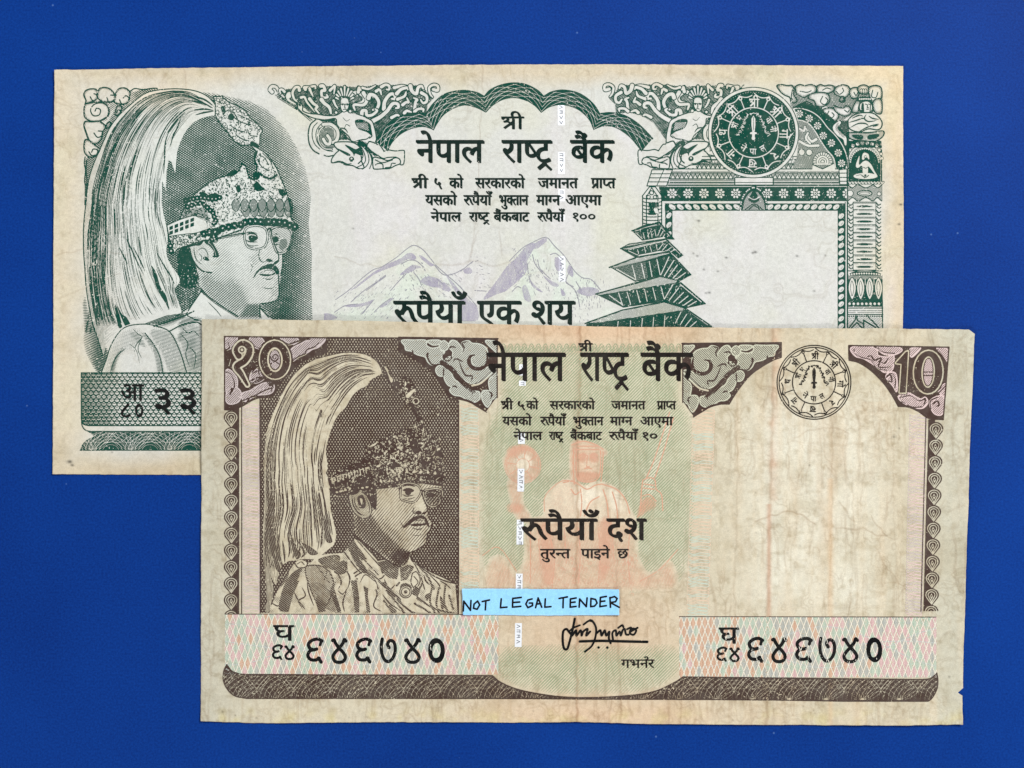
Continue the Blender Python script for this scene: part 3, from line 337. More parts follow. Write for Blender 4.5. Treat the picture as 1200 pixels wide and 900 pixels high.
2406: 314 121 275 121 236 121 202 130 172 147 141 164 117 187 101 218 84 248 75 282 75 321 75 360 83 395 101 425 118 454 141 477 171 495 201 512 235 520 274 520 313 520 348 512 379 495 409 477 433 454 450 424 467 393 476 358 476 319 476 280 468 246 451 216 434 186 410 163 380 146 349 129, 238 192 273 192 308 192 337 204 360 229 383 254 394 285 394 322 394 360 383 391 362 414 341 437 312 449 277 449 242 449 214 437 191 412 168 387 157 356 157 318 157 281 168 250 189 227 210 204
2407: 242 632 275 632 323 632 361 619 388 594 415 569 429 537 429 499 429 473 423 448 412 424 400 399 380 373 353 347 326 319 288 289 241 256 281 224 322 192 362 160 389 139 407 119 418 99 428 79 433 57 433 34 433 13 429 -6 421 -24 412 -41 401 -60 386 -79 364 -63 343 -46 321 -30 330 -20 338 -10 343 0 347 10 350 21 350 34 350 47 347 59 342 69 336 79 325 90 310 103 249 153 189 204 128 254 129 261 131 269 132 276 203 321 256 361 293 396 330 431 348 465 348 498 348 519 341 535 328 546 314 557 297 562 276 562 255 562 239 557 228 548 216 539 210 526 210 510 210 495 215 483 226 472 236 461 254 451 280 444 264 425 247 405 231 386 198 400 174 417 158 438 142 459 134 485 134 517 134 535 139 553 149 571 158 588 173 603 195 615 216 626
2408: 458 62 477 33 456 18 434 3 413 -12 350 84 292 157 239 208 222 205 204 204 187 204 164 204 144 210 128 222 112 233 104 249 104 270 104 289 110 304 122 314 134 324 149 329 168 329 181 329 193 326 206 321 219 316 235 306 255 291 284 301 308 319 329 346 350 372 360 404 360 442 360 481 349 511 328 531 306 551 278 561 243 561 220 561 198 558 178 553 158 548 135 539 110 526 101 549 93 572 84 595 109 608 135 617 163 623 190 629 218 632 247 632 284 632 317 625 347 611 376 597 400 576 417 548 434 519 443 483 443 440 443 393 431 352 408 316 385 280 354 252 316 233 346 204 376 170 405 133 434 96
2409: 98 571 90 594 107 603 128 612 155 620 182 628 213 632 248 632 301 632 343 620 373 596 402 571 417 539 417 498 417 449 397 411 358 384 390 371 413 354 428 332 443 310 450 285 450 257 450 223 440 193 419 168 398 142 368 122 329 108 349 88 369 67 389 44 408 21 426 -2 442 -25 420 -39 399 -53 377 -67 354 -34 332 -4 312 22 292 48 273 71 254 91 235 88 214 87 193 87 170 87 151 93 135 105 119 116 111 132 111 152 111 172 117 187 129 197 141 207 156 212 175 212 188 212 202 209 218 204 233 198 251 186 274 167 306 173 330 184 345 200 360 216 367 236 367 260 367 283 358 303 341 319 323 335 297 344 264 346 242 342 218 340 193 340 192 364 190 387 189 411 229 411 260 415 281 422 302 429 317 438 326 451 334 464 338 478 338 495 338 518 330 535 314 546 298 557 277 562 252 562 229 562 207 559 184 552 161 545 138 536 115 525 107 548
2410: 428 143 428 127 428 90 415 60 388 35 361 10 324 -2 277 -2 248 -2 222 3 199 15 175 26 156 41 142 61 127 81 120 104 120 131 120 149 123 166 128 183 133 200 142 219 157 241 172 262 194 289 225 320 189 356 160 387 139 413 117 438 101 461 90 480 79 499 71 517 68 533 64 548 62 564 62 579 62 587 63 596 64 605 65 614 67 623 69 632 97 627 126 622 154 617 149 604 147 591 147 579 147 564 150 547 156 530 161 513 173 492 192 467 210 442 238 412 275 375 312 412 339 444 358 469 377 494 389 514 396 531 403 548 406 563 406 576 406 589 404 602 399 617 427 622 455 627 483 632 488 613 490 596 490 579 490 562 488 545 484 529 479 513 471 496 460 477 449 458 432 437 411 412 389 387 361 357 327 322 358 289 381 262 396 239 410 215 419 195 423 178 426 160, 200 147 200 138 200 120 206 104 217 90 228 76 247 69 274 69 297 69 315 75 328 88 341 101 348 117 348 136 348 146 346 157 343 168 340 179 333 193 323 209 312 224 296 243 274 266 253 244 237 225 226 210 215 194 208 180 205 169 202 158
2411: 501 -56 477 -67 466 -48 454 -26 441 -1 428 24 416 50 404 76 392 102 381 127 371 150 361 173 353 193 348 208 337 207 325 207 312 207 283 207 255 211 228 218 201 225 176 236 155 253 133 270 116 292 103 321 90 350 84 385 84 428 84 459 89 492 98 529 107 565 122 599 143 632 171 625 199 618 227 611 208 578 193 547 182 516 170 485 164 452 164 417 164 370 176 335 199 312 222 288 259 276 308 276 314 276 320 276 326 277 322 292 320 304 320 313 320 335 327 351 342 362 356 372 372 377 391 377 418 377 438 369 453 353 468 336 475 318 475 298 475 277 470 261 460 249 449 236 435 227 418 221 426 200 438 174 453 143 468 112 484 80 501 48 517 16 534 -12 549 -35 525 -46
2412: 494 -56 470 -67 459 -49 448 -29 437 -8 426 14 415 35 406 56 396 76 389 93 384 106 376 105 368 105 360 105 351 104 343 104 335 104 291 104 254 112 224 127 193 142 170 163 155 189 140 214 132 242 132 272 132 290 136 308 144 326 151 344 163 360 180 373 156 387 137 405 124 426 110 447 103 472 103 501 103 544 121 576 156 599 191 621 235 632 288 632 305 632 324 631 346 629 367 627 382 625 391 622 389 599 387 575 385 552 373 555 360 557 345 560 330 562 312 563 292 563 220 563 184 539 184 492 184 471 191 455 204 443 217 430 233 421 254 414 277 420 304 423 333 423 342 423 352 423 361 422 370 421 378 420 384 419 382 396 379 373 377 350 370 351 363 351 354 352 345 352 335 352 324 352 291 352 264 345 243 331 222 317 212 295 212 266 212 235 224 212 247 197 270 182 299 174 332 174 336 174 340 174 345 174 349 174 353 174 357 175 355 182 354 188 353 195 352 201 352 206 352 210 352 233 359 250 373 260 386 269 401 274 418 274 447 274 469 266 484 250 499 233 506 215 506 196 506 176 501 160 491 148 480 135 467 126 451 120 460 98 473 73 490 45 507 16 524 -10 542 -35 518 -46
2413: 512 321 512 270 512 192 495 136 462 101 429 66 386 49 334 49 293 49 257 57 225 74 192 91 164 119 140 159 115 198 95 252 78 319 60 386 47 471 38 573 65 578 91 583 118 588 126 489 138 405 155 336 171 267 193 214 222 178 250 141 286 123 330 123 371 123 398 137 412 164 425 191 432 228 432 275 432 309 428 341 420 370 411 399 399 423 383 441 366 459 346 468 322 468 305 468 292 464 283 455 274 446 269 433 269 418 269 406 273 394 280 384 287 373 301 363 320 356 339 349 366 344 401 342 395 319 390 295 384 272 318 277 270 294 239 321 208 348 193 381 193 420 193 455 205 484 228 506 251 528 282 539 322 539 361 539 394 527 423 504 451 481 473 449 489 408 504 367
2414: 320 0 273 0 239 0 207 6 176 18 145 30 120 49 101 74 82 99 72 132 72 171 72 192 75 212 82 233 88 254 99 276 115 301 130 326 152 355 180 388 247 469 315 551 382 632 403 614 423 597 444 579 374 494 303 409 233 324 202 287 182 258 171 236 160 213 154 191 154 168 154 134 165 110 187 96 209 81 236 74 268 74 302 74 335 80 366 91 397 102 430 119 465 142 477 117 489 93 501 68 470 50 436 34 399 21 362 7
2415: 71 441 71 470 71 500 78 527 92 552 105 577 125 596 150 611 175 625 205 632 240 632 291 632 332 617 362 586 392 555 407 514 407 465 407 422 395 386 372 359 348 331 314 314 271 307 278 302 286 297 294 292 301 287 309 281 317 274 365 235 412 197 460 158 484 139 501 119 512 99 522 79 527 57 527 34 527 13 523 -6 515 -24 506 -41 495 -60 480 -79 459 -63 437 -46 416 -30 425 -20 432 -10 437 0 442 10 444 21 444 34 444 47 441 59 436 69 430 79 419 90 404 103 325 169 245 234 166 300 129 331 104 359 91 386 78 413, 151 493 151 464 151 436 159 414 175 397 191 380 212 371 237 371 264 371 286 380 302 398 318 416 326 439 326 467 326 494 318 517 303 535 287 552 266 561 240 561 214 561 193 552 176 535 159 517
"""

def _glyphs():
    out = {}
    for row in _GL.strip().splitlines():
        code, data = row.split(':'); ch = chr(int(code)); cs = []
        for c in data.split(','):
            v = [float(t)/1000 for t in c.split()]
            b = np.array(v).reshape(-1, 3, 2); pts = []
            for i in range(len(b)):
                p0, p1 = b[i, 1], b[i, 2]; q = b[(i+1) % len(b)]; p2, p3 = q[0], q[1]
                n = 1 if np.abs(np.cross(p1-p0, p3-p0))+np.abs(np.cross(p2-p0, p3-p0)) < 1e-4 else 4
                for t in np.arange(n)/n:
                    pts.append((1-t)**3*p0+3*t*(1-t)**2*p1+3*t*t*(1-t)*p2+t**3*p3)
            cs.append(np.array(pts))
        out[ch] = cs
    return out
import warnings; warnings.filterwarnings('ignore')
GLY = _glyphs()
CAP = .622

def clip_x(poly, xm, keep_left=True):
    """Sutherland-Hodgman against a vertical line"""
    out = []; n = len(poly); f = (lambda p: p[0] <= xm) if keep_left else (lambda p: p[0] >= xm)
    for i in range(n):
        a, b = poly[i], poly[(i+1) % n]
        if f(a): out.append(a)
        if f(a) != f(b):
            t = (xm-a[0])/(b[0]-a[0]); out.append(a+(b-a)*t)
    return np.array(out).reshape(-1, 2)

def _bb(cs):
    v = np.vstack(cs); return v.min(0), v.max(0)
def _half(ch, cut):
    cs = [clip_x(c, _bb(GLY[ch])[1][0]-cut) for c in GLY[ch]]
    return [c for c in cs if len(c) > 2]
def _bar(pts, w):
    """thick polyline as polygons (font units)"""
    out = []; pts = np.asarray(pts, float)
    for a, b in zip(pts[:-1], pts[1:]):
        d = (b-a)/np.hypot(*(b-a)); n = np.array([-d[1], d[0]])*w/2
        out.append(np.array([a-n-d*w*.3, a+n-d*w*.3, b+n+d*w*.3, b-n+d*w*.3]))
    return out
# conjuncts; each is a list of layers (even-odd within a layer), plus an advance
W_ = .075
LIG = {}
def _lig(key, layers, adv=None):
    allp = [p for l in layers for p in l]
    LIG[key] = (layers, adv if adv is not None else _bb(allp)[1][0])
_st = GLY['ा']
def _sh(cs, dx, dy=0, kx=1, ky=1): return [c*(kx, ky)+(dx, dy) for c in cs]
# shra: small looped sha, slash and stem
_s1 = sp([(.02,.50),(.10,.58),(.20,.55),(.22,.47),(.16,.40),(.09,.37)], 5)
_s2 = sp([(.09,.37),(.20,.38),(.31,.30),(.34,.22)], 5)
_s3 = [(.40,.34),(.10,.06)]
_lig('S', [_bar([(.0,.585),(.62,.585)], .07)] + [[b] for b in _bar(_s1, W_)+_bar(_s2, W_)+_bar(_s3, W_*1.1)] + [_sh(_st, .30)], .30+.27)
_hs = _half('ष', .19); _xw = _bb(_hs)[1][0]
_ta = GLY['ट']; _tw = _bb(_ta)[1][0]
_lig('X', [_hs, _sh(_ta, _xw-.02)] + [[b] for b in _bar([(_xw+.30,-.02),(_xw+.10,-.17)], .07)+_bar([(_xw+.28,-.04),(_xw+.46,-.19)], .07)], _xw+_tw-.02)
_lig('R', [GLY['प'], *[[b] for b in _bar([(.36,.26),(.10,.02)], .07)]], _bb(GLY['प'])[1][0])
for _k, _c, _cut in (('P','प',.19), ('K','क',.21), ('G','ग',.23), ('N','न',.19)):
    _h = _half(_c, _cut); _lig(_k, [_h], _bb(_h)[1][0]-.02)
_ra = GLY['र']; _rw = _bb(_ra)[1][0]
_lig('U', [_ra] + [[b] for b in _bar(sp([(.22,.30),(.31,.42),(.42,.43),(.49,.32),(.54,.18),(.64,.05)], 5), W_*1.1)] + [_bar([(.3,.585),(.62,.585)], .07)], .61)
_lig('r', [[b] for b in _bar(sp([(-.16,.62),(-.06,.66),(-.04,.78),(-.14,.84),(-.24,.78)], 4), .06)], 0)
_lig(' ', [], .3)
NOADV = 'ेैुूंँ्'

def layout(txt):
    """-> list of layers in font units and the extent"""
    x = 0; lay = []
    for ch in txt:
        if ch in LIG:
            ls, adv = LIG[ch]; lay += [[p+(x, 0) for p in l] for l in ls]; x += adv-.015
        elif ch in NOADV:
            lay.append([p+(x, 0) for p in GLY[ch]])
        else:
            cs = GLY[ch]; lo, hi = _bb(cs)
            if '०' <= ch <= '९':
                lay.append([p+(x-lo[0]+.04, 0) for p in cs]); x += hi[0]-lo[0]+.09
            else:
                lay.append([p+(x, 0) for p in cs]); x += (hi[0] if ch not in 'ाोी' else {'ा':.27,'ो':.27,'ी':.27}[ch])-.015
    return lay, x

def word(cv, txt, x0, x1, ytop, ybase, bold=(0, 0), v=1., rot=0, fit='adv', fat=0.):
    """draw a word between x0..x1, headline at ytop and baseline at ybase; bold = nib vector in px.
    rot turns it about the centre of its box."""
    lay, adv = layout(txt)
    al = [p for l in lay for p in l]; lo, hi = _bb(al)
    if fit == 'box': l, r, b, t = lo[0], hi[0], lo[1], hi[1]
    else: l, r, b, t = 0, adv, 0, CAP
    t_ = cv.like(); cx, cy = (x0+x1)/2, (ytop+ybase)/2; c, s = math.cos(rot), math.sin(rot)
    for L in lay:
        q = []
        for p in L:
            X = x0+(p[:, 0]-l)/(r-l)*(x1-x0)-cx; Y = ybase+(p[:, 1]-b)/(t-b)*(ytop-ybase)-cy
            q.append(np.stack([cx+X*c-Y*s, cy+X*s+Y*c], 1))
        rr = t_.cov_poly(q)
        if rr: sl, cc = rr; t_.a[sl] = np.maximum(t_.a[sl], cc)
    a = t_.a
    if bold != (0, 0): a = dilate(a, bold[0]*cv.S, bold[1]*cv.S, 9)
    if fat: 
        a = dilate(dilate(a, fat*cv.S, 0, 5), 0, fat*cv.S, 5)
    cv.a = cv.a*(1-a)+v*a
    return cv
# ---------------------------------------------------------------- the green note: portrait side
def hair(cv, guides, n, seed, w=(.35, .8), span=(.12, .5), v=1., t0=.02, t1=.98):
    """loose strands running along a fan of guide curves"""
    r = np.random.default_rng(seed); G = [resample(g, 1) for g in guides]
    m = 80; G = np.array([[np.interp(np.linspace(0, 1, m), np.linspace(0, 1, len(g)), g[:, k]) for k in (0, 1)] for g in G])
    for _ in range(n):
        f = r.uniform(0, len(G)-1.001); i = int(f); f -= i
        c = G[i]*(1-f)+G[i+1]*f
        a = r.uniform(t0, t1-.05); L = r.uniform(*span); b = min(t1, a+L)
        k0, k1 = int(a*(m-1)), max(int(a*(m-1))+3, int(b*(m-1)))
        p = c[:, k0:k1+1].T
        p = p + np.cumsum(r.normal(0, .025, p.shape), 0)
        cv.stroke(p, r.uniform(*w), v, taper=1)

def strands(cv, guides, n, seed, w=(.4, .8), spacing=.25, v=1., t0=.03, t1=.99):
    """evenly spread strands, each broken into a few long dashes"""
    r = np.random.default_rng(seed); m = 120
    G = [resample(g, 1) for g in guides]; G = np.array([[np.interp(np.linspace(0, 1, m), np.linspace(0, 1, len(g)), g[:, k]) for k in (0, 1)] for g in G])
    for f in np.linspace(0, len(G)-1.001, n)+r.normal(0, .25*len(G)/n, n):
        f = min(max(f, 0), len(G)-1.001); i = int(f); f -= i; c = G[i]*(1-f)+G[i+1]*f; a = t0+r.uniform(0, .15)
        while a < t1-.04:
            b = min(t1, a+r.uniform(.08, .34)); k0, k1 = int(a*(m-1)), max(int(a*(m-1))+3, int(b*(m-1)))
            p = c[:, k0:k1+1].T + r.normal(0, .25, 2); p = p+np.sin(np.linspace(0, 3, len(p)))[:, None]*r.normal(0, .3, 2)
            cv.stroke(p, r.uniform(*w), v, taper=1); a = b+r.uniform(.2, 1.6)*spacing

def speckle(cv, m, n, seed, v, w=(.5, .9), L=(.6, 2.4), density=None):
    """short curved touches of the graver inside a mask"""
    r = np.random.default_rng(seed); D = m if density is None else m*density
    ys, xs = np.nonzero(D > .02); p = D[ys, xs].astype(float); p /= p.sum()
    for i in r.choice(len(xs), n, p=p):
        x, y = cv.x0+xs[i]/cv.S, cv.y0+ys[i]/cv.S; a = r.uniform(0, 6.28); l = r.uniform(*L); b = r.normal(0, .9)
        q = np.array([[x, y], [x+l*.5*math.cos(a), y+l*.5*math.sin(a)], [x+l*.5*math.cos(a)+l*.5*math.cos(a+b), y+l*.5*math.sin(a)+l*.5*math.sin(a+b)]])
        cv.stroke(q, r.uniform(*w), v)

def beads(cv, p, step, r, ri, dark=1., light=0.):
    for x, y in resample(p, step):
        cv.dot(x, y, r, dark)
    for x, y in resample(p, step):
        cv.dot(x-.1, y-.1, ri, light)

def scroll(cv, c, s, w=.9, closed=False, n=6, taper=0):
    cv.stroke(TS(c, s, n, closed), w, taper=taper)

def green_clouds():
    cv = Cv(95, 98, 185, 300)
    tone = cv.like(); plume_edge = TS('A', '760,225 660,245 570,310 500,375 450,440 420,500 385,580 350,660 325,740 312,820 305,900')
    tone.fill(np.vstack([plume_edge, T('A', '298,900 300,640 360,560 430,430 480,330 560,250 640,222')]), .62, .8)
    tone.fill(TS('A', '310,420 420,410 470,340 560,320 590,270 560,230 480,300 420,300 440,370 400,408', 5), .35, 1.2)
    cv.over(lines(cv, tone.a, 1.9, 35))
    lobes = ['375,250 365,225 330,222 300,235 293,260 305,290 300,315 330,300 360,290 372,270',
             '375,245 385,220 415,213 450,225 475,260 465,295 430,300 390,290 372,268',
             '480,245 500,220 535,217 562,240 560,280 540,310 510,312 470,300 478,265',
             '300,312 293,350 300,390 340,412 400,405 440,370 430,320 390,298 345,302 320,306',
             '300,412 293,440 305,480 322,520 360,545 395,515 402,478 420,440 380,412 340,414',
             '300,520 293,560 300,600 330,622 365,612 385,575 350,545 322,522',
             '480,345 490,322 515,325 512,350 495,375 478,372', '425,430 440,415 452,425 440,448 425,450']
    for l in lobes:
        q = TS('A', l, 5, True); cv.fill(q, 0.)
        m = cv.mask(q); cv.over(lines(cv, np.clip(1.25-blur(m, 2.2*cv.S)*1.35, .0, .55), 1.4, 70)*(m > .5)); cv.stroke(q, 1.15, closed=True)
    for s in ['330,268 345,290 368,280 370,258 352,250', '428,272 440,298 466,290 474,262 450,258', '502,285 515,310 545,305 558,278 540,262 524,275',
              '395,405 432,380 438,335 405,305 355,312 332,345 348,378 382,374 390,345 368,335 358,352', '352,480 372,505 398,495 400,472 378,468',
              '322,590 340,612 368,604 372,580 348,574 338,592', '485,360 495,345 508,350', '565,236 592,220 640,226 700,218 760,222',
              '300,620 295,660 303,700 297,760 304,800 299,900', '308,640 306,700 312,760 306,820 304,900']:
        scroll(cv, 'A', s, 1.1)
    return cv

def green_portrait():
    cv = Cv(84, 98, 388, 445)
    X, Y = cv.XY()
    plume_out = np.vstack([TS('A', '1075,330 1020,268 950,235 860,222 760,225 660,245 570,310 500,375 450,440 420,500 385,580 350,660 325,740 312,820 305,890'),
        TS('D', '298,60 293,110 288,200 290,330 298,450 305,560 318,660 335,760 355,840 368,890'),
        TS('E', '250,80 275,150 303,238 318,195 345,160 380,115 420,92 470,80 540,78'),
        TS('D', '700,840 780,815 850,792 920,778 975,762 962,700 930,610 936,580 962,545 960,510 930,460 890,400 870,330 880,240 872,160 850,60 840,0')[1:],
        TS('A', '748,880 742,740')[0:1], T('A', '752,760 772,815 778,700 790,640 806,650 828,715 838,600'),
        TS('A', '845,570 860,530 890,470 940,415 1000,388 1060,375')])
    # tone of the shaded backdrop
    bg = cv.like()
    bg.fill(np.vstack([T('B', '440,150 620,175 800,205 860,240 960,330 1060,440 1130,560 1190,700 1230,900'),
                       T('C', '1210,200 1235,400 1230,600 1240,900 300,900 200,700 100,200'), T('B', '180,900 100,500 300,200')]), .78)
    right = np.interp(Y, [105, 120, 140, 170, 200, 240, 300, 380], [262, 296, 322, 342, 352, 362, 368, 372])
    fade = np.clip((right+20-X)/62, 0, 1)**.85
    top = np.interp(X, [230, 250, 290, 320], [106, 107, 114, 125]); fade = fade*np.clip((Y-top)/7, 0, 1)
    dark = .26*np.exp(-((X-340)/16)**2)*(Y > 240) + .10*np.exp(-((Y-330)/70)**2)*(X < 232)
    nz = fbm(bg.a.shape, 40, 5, 3)-.5
    bg.a = bg.a*(fade*(.74+nz*.40)+.0)+dark*fade*(bg.a > .3)
    cv.over(lines(cv, bg.a*.98, 2.25, 33)); 
    cv.a = np.maximum(cv.a, lines(cv, bg.a*.72, 2.25, -38))
    # shaded fringe left of the plume, low down
    fr = cv.like(); fr.fill(TS('E', '235,0 225,60 205,170 235,260 290,330 330,230 275,150', 5), .8, 1.0)
    fr.a *= np.clip((X-92)/22, 0, 1); cv.over(lines(cv, fr.a, 1.9, 20))
    fr2 = cv.like(); fr2.fill(T('D', '300,640 320,760 350,900 300,900 285,700'), .55, 1.2); cv.over(lines(cv, fr2.a, 1.9, 0))
    back = cv.a.copy()
    # ---- plume
    pl = cv.like(); pm = cv.mask(plume_out)
    tone = .05+.20*np.clip((150-X)/55, 0, 1)+.12*(fbm(pl.a.shape, (60, 9), 11, 3)-.4)
    tone += .25*np.exp(-((Y-395)/40)**2)*np.clip((135-X)/30, 0, 1)
    u = X*1.0-26*np.sin((Y-100)/190)+(260-Y)*.10
    pl.over(lines(pl, np.clip(tone, 0, .6), 1.45, u=u)*pm*.9)
    kn = T('A', '1060,350')
    g = [np.vstack([kn, TS('A', '1000,290 900,240 760,240 640,275 540,360 450,480 390,640 345,800 335,900'), TS('D', '318,200 318,400 335,600 355,740 385,890')]),
         np.vstack([kn, TS('A', '990,300 880,255 760,275 650,350 560,470 490,620 440,800 425,900'), TS('D', '450,200 445,420 460,640 500,800 550,880')]),
         np.vstack([kn, TS('A', '985,315 880,290 780,330 690,430 620,570 570,740 560,900'), TS('D', '620,120 640,300 680,480 740,640 800,740 840,790')]),
         np.vstack([kn, TS('A', '990,330 900,320 820,380 750,480 700,620 670,780 665,900'), TS('D', '745,100 770,220 800,420 860,560 900,680 930,760')]),
         np.vstack([kn, TS('A', '1010,355 930,370 860,440 800,540 760,680 740,800 735,900'), TS('D', '830,100 860,220 900,400 940,520 930,620 965,755')])]
    strands(pl, g, 74, 3, (.22, .5), .16); hair(pl, g, 46, 4, (.5, .95), (.05, .13)); strands(pl, g[:3], 40, 6, (.3, .6), .05, t0=.15)
    hair(pl, g[:2], 150, 5, (.22, .45), (.05, .2), t0=.25)
    for s in ('930,262 1000,285 1055,325', '925,290 990,305 1050,335', '935,345 1000,340 1052,348', '945,375 1000,360 1055,352', '760,242 820,236 860,243'):
        pl.stroke(TS('A', s), 1.6, taper=1)
    for s in ('860,395 840,450 815,500 800,560', '790,470 770,540 765,640 760,720'): pl.stroke(TS('A', s), 1.3, taper=1)
    for s in ('765,430 800,480 830,580 870,640 890,740 870,700 820,620 790,540', '560,770 590,790 620,850 580,850 520,700', '510,700 540,770 560,860 530,850'):
        pl.fill(TS('D', s, 4, True), .85)
    for s in ('590,240 620,300 660,390 710,490', '640,300 690,400 720,470', '540,300 570,360 600,420', '800,330 850,420 900,500 930,560'):
        pl.stroke(TS('D', s), 1.2, taper=1)
    pl.a *= pm
    pl.stroke(np.vstack([TS('A', '1075,330 1020,268 950,235 860,222 760,225 660,245 570,310 500,375 450,440 420,500 385,580 350,660 325,740 312,820 305,890'),
        TS('D', '298,60 293,110 288,200 290,330 298,450 305,560 318,660 335,760 355,840 368,890'), TS('E', '250,80 275,150 303,238')]), 1.0)
    cv.a = cv.a*(1-pm)
    # ---- crown
    cr = cv.like()
    cr_out = np.vstack([T('C', '215,205 300,170 330,100 350,60 385,20'), TS('B', '405,890 430,870 500,815 560,780 640,755 690,740'), T('B', '725,720 740,675 768,688 792,770 830,790'),
                        T('B', '850,700 830,650 850,590 800,540 740,545 690,515 640,450 580,380 555,330 555,250 540,200 600,200 650,240 710,265 760,290 800,350 850,390 890,440 870,470 868,530 850,560 900,590 945,640 985,700 1010,760 1040,830 1062,895'),
                        T('C', '1080,60 1090,160 1125,205 1120,235 1060,215 920,205 860,200 770,190 740,235 560,300 470,312 400,335 290,370 270,395 235,395 225,350 240,330 230,300 225,270')])
    cm = cv.mask(cr_out)
    shade = np.clip(.42+.25*np.clip((250-X)/40, 0, 1)-.15*np.exp(-((X-300)/30)**2), .15, .8)
    speckle(cr, cm, 2500, 21, 1., (.4, .75), (.5, 2.2), shade); speckle(cr, cm, 260, 22, 0., (.6, 1.1), (.3, 1.2))
    r_ = np.random.default_rng(23); ys, xs = np.nonzero(cm > .5)
    for i_ in r_.integers(0, len(xs), 150):
        x, y = cr.x0+xs[i_]/cr.S, cr.y0+ys[i_]/cr.S; q_ = r_.uniform(.7, 1.2); cr.dot(x, y, q_+.35, 1.); cr.dot(x, y, q_, 0.)
    cr.a *= cm
    cr.stroke(cr_out, .7, closed=True)
    # scallop rows and dark patches on the dome
    for row, (y, x0, x1, nn) in enumerate(((100, 770, 1070, 6), (60, 700, 1070, 7))):
        for i in range(nn):
            x = x0+(x1-x0)*i/(nn-1); q = TS('C', f'{x-28},{y-12} {x},{y-42} {x+28},{y-12} {x+22},{y+28} {x},{y+48} {x-22},{y+28}', 4, True)
            cr.fill(q, 0.); cr.over(lines(cr, cr.mask(q)*.48, 1.0, 0)); cr.stroke(q, .55, closed=True)
    for s in ('640,740 690,715 715,735 670,760 630,760', '700,840 720,820 735,860 712,875', '820,820 850,800 880,830 900,850 870,865 840,860', '1000,850 1040,860 1050,895 1010,890', '820,740 850,730 870,760 850,785 822,775', '510,890 560,880 590,900 560,920 500,920', '440,880 470,870 500,890 470,900'):
        cr.fill(TS('B', s, 4, True), 1.)
    for s in ('650,330 670,318 690,345 670,368 645,355', '595,275 610,265 628,300 615,325 600,300'): cr.fill(TS('B', s, 4, True), 1.)
    cr.stroke(TS('B', '580,280 600,320 612,335'), .9, 0.); cr.stroke(TS('B', '790,450 830,460 860,500 850,530'), 1., 0.)
    cr.fill(TS('B', '800,520 830,520 862,545 845,562 815,545', 4, True), 1.); cr.stroke(TS('B', '840,590 830,640 850,690'), 1.8)
    cr.stroke(TS('B', '860,735 900,765 950,775 985,750'), 2.2)
    for (x, y) in T('B', '555,205 575,225 600,205 620,225 650,265 670,285 690,280 715,300 745,300 770,325 800,360 830,395 860,420 570,310 590,360 620,395 650,440 690,490 720,515 750,530'):
        cr.dot(x, y, 2.2, 1.); cr.dot(x, y, 1.5, 0.)
    for q in ('610,330 640,300 690,320 720,380', '660,400 700,430 760,450', '690,350 740,380 800,400', '720,330 770,350 820,380', '700,470 750,500 790,510', '780,430 800,470 850,480', '860,610 900,630 930,680', '850,640 880,690 930,720', '890,600 940,650 960,700'): cr.stroke(TS('B', q), .8)
    cr.stroke(cr_out, 1.1, closed=True)
    # flap at the left with its little windows
    cr.fill(T('C', '218,205 300,165 400,135 480,150 500,210 470,250 370,265 235,280'), .0)
    cr.over(lines(cr, cr.mask(T('C', '300,165 345,95 490,70 520,190 400,140'))*.36, 1.2, 25))
    for i in range(5):
        for j in range(2):
            x, y = 232+i*37, 215-i*14+j*34
            cr.fill(T('C', f'{x},{y} {x+26},{y-10} {x+26},{y+16} {x},{y+26}'), .8)
    cr.stroke(TS('C', '218,205 300,168 400,138 470,150'), .7); cr.stroke(TS('C', '235,282 330,268 420,258 520,225'), .7)
    for s in ('360,75 400,60 440,50 480,60 500,80', '350,30 400,20 450,10 500,15 550,20 585,10', '520,100 540,120 550,150 560,180 545,190'):
        beads(cr, TS('C', s), 4.4, 3.2, .75)
    for s in ('570,250 610,225 660,215 700,205 735,200', '765,185 800,178 850,178 910,185', '930,180 980,180 1040,185 1080,205 1115,215', '475,265 520,255 555,250', '545,285 550,300'):
        beads(cr, TS('C', s), 6.0, 4.5, .85)
    beads(cr, TS('C', '240,350 245,385'), 4, 3.4, 1.0); beads(cr, TS('C', '375,285 415,268'), 4.2, 1.9, .3)
    for x, y in T('C', '300,330 330,340 350,315 440,300'): cr.ring(x, y, 2.1, .5)
    cr.fill(TS('C', '290,370 340,355 400,332 470,312 450,345 400,350 330,372', 4, True), 1.)
    # ---- face
    fa = cv.like()
    face_out = np.vstack([T('C', '470,300 560,300 740,245 770,200 920,205 1090,220'), T('C', '1095,260 1085,330 1050,395 1025,405 1028,460 1022,540 1010,600 1003,650 1000,700'),
                          TS('C', '995,715 975,735 930,748 880,755'), T('C', '868,780 868,850 860,900 740,900'), TS('C', '690,840 610,790 540,740 480,690 450,640 435,590 425,510 400,460 380,410 372,360 400,340')])
    fm = cv.mask(face_out)
    t = fa.like()
    t.a += .16
    t.fill(T('C', '430,540 620,520 760,640 800,760 700,850 560,760 450,660'), .40, 3.)
    t.fill(T('C', '560,420 640,360 700,480 640,600 540,560'), .25, 4.)
    t.fill(T('C', '780,760 870,755 870,850 720,850'), .62, 1.5)
    t.fill(T('C', '640,330 760,300 860,400 800,480 700,470'), .13, 3.)
    t.fill(T('C', '960,240 1080,250 1080,380 1010,390 960,300'), .45, 1.5)
    t.fill(T('C', '870,410 930,330 960,440 900,470'), .16, 2.)
    t.fill(T('C', '780,430 850,390 880,440 830,500'), .30, 1.5)
    t.fill(T('C', '870,560 980,560 960,620 880,610'), .17, 1.5)
    t.fill(T('C', '1000,560 1025,500 1000,700 930,745 960,640'), .34, 1.5)
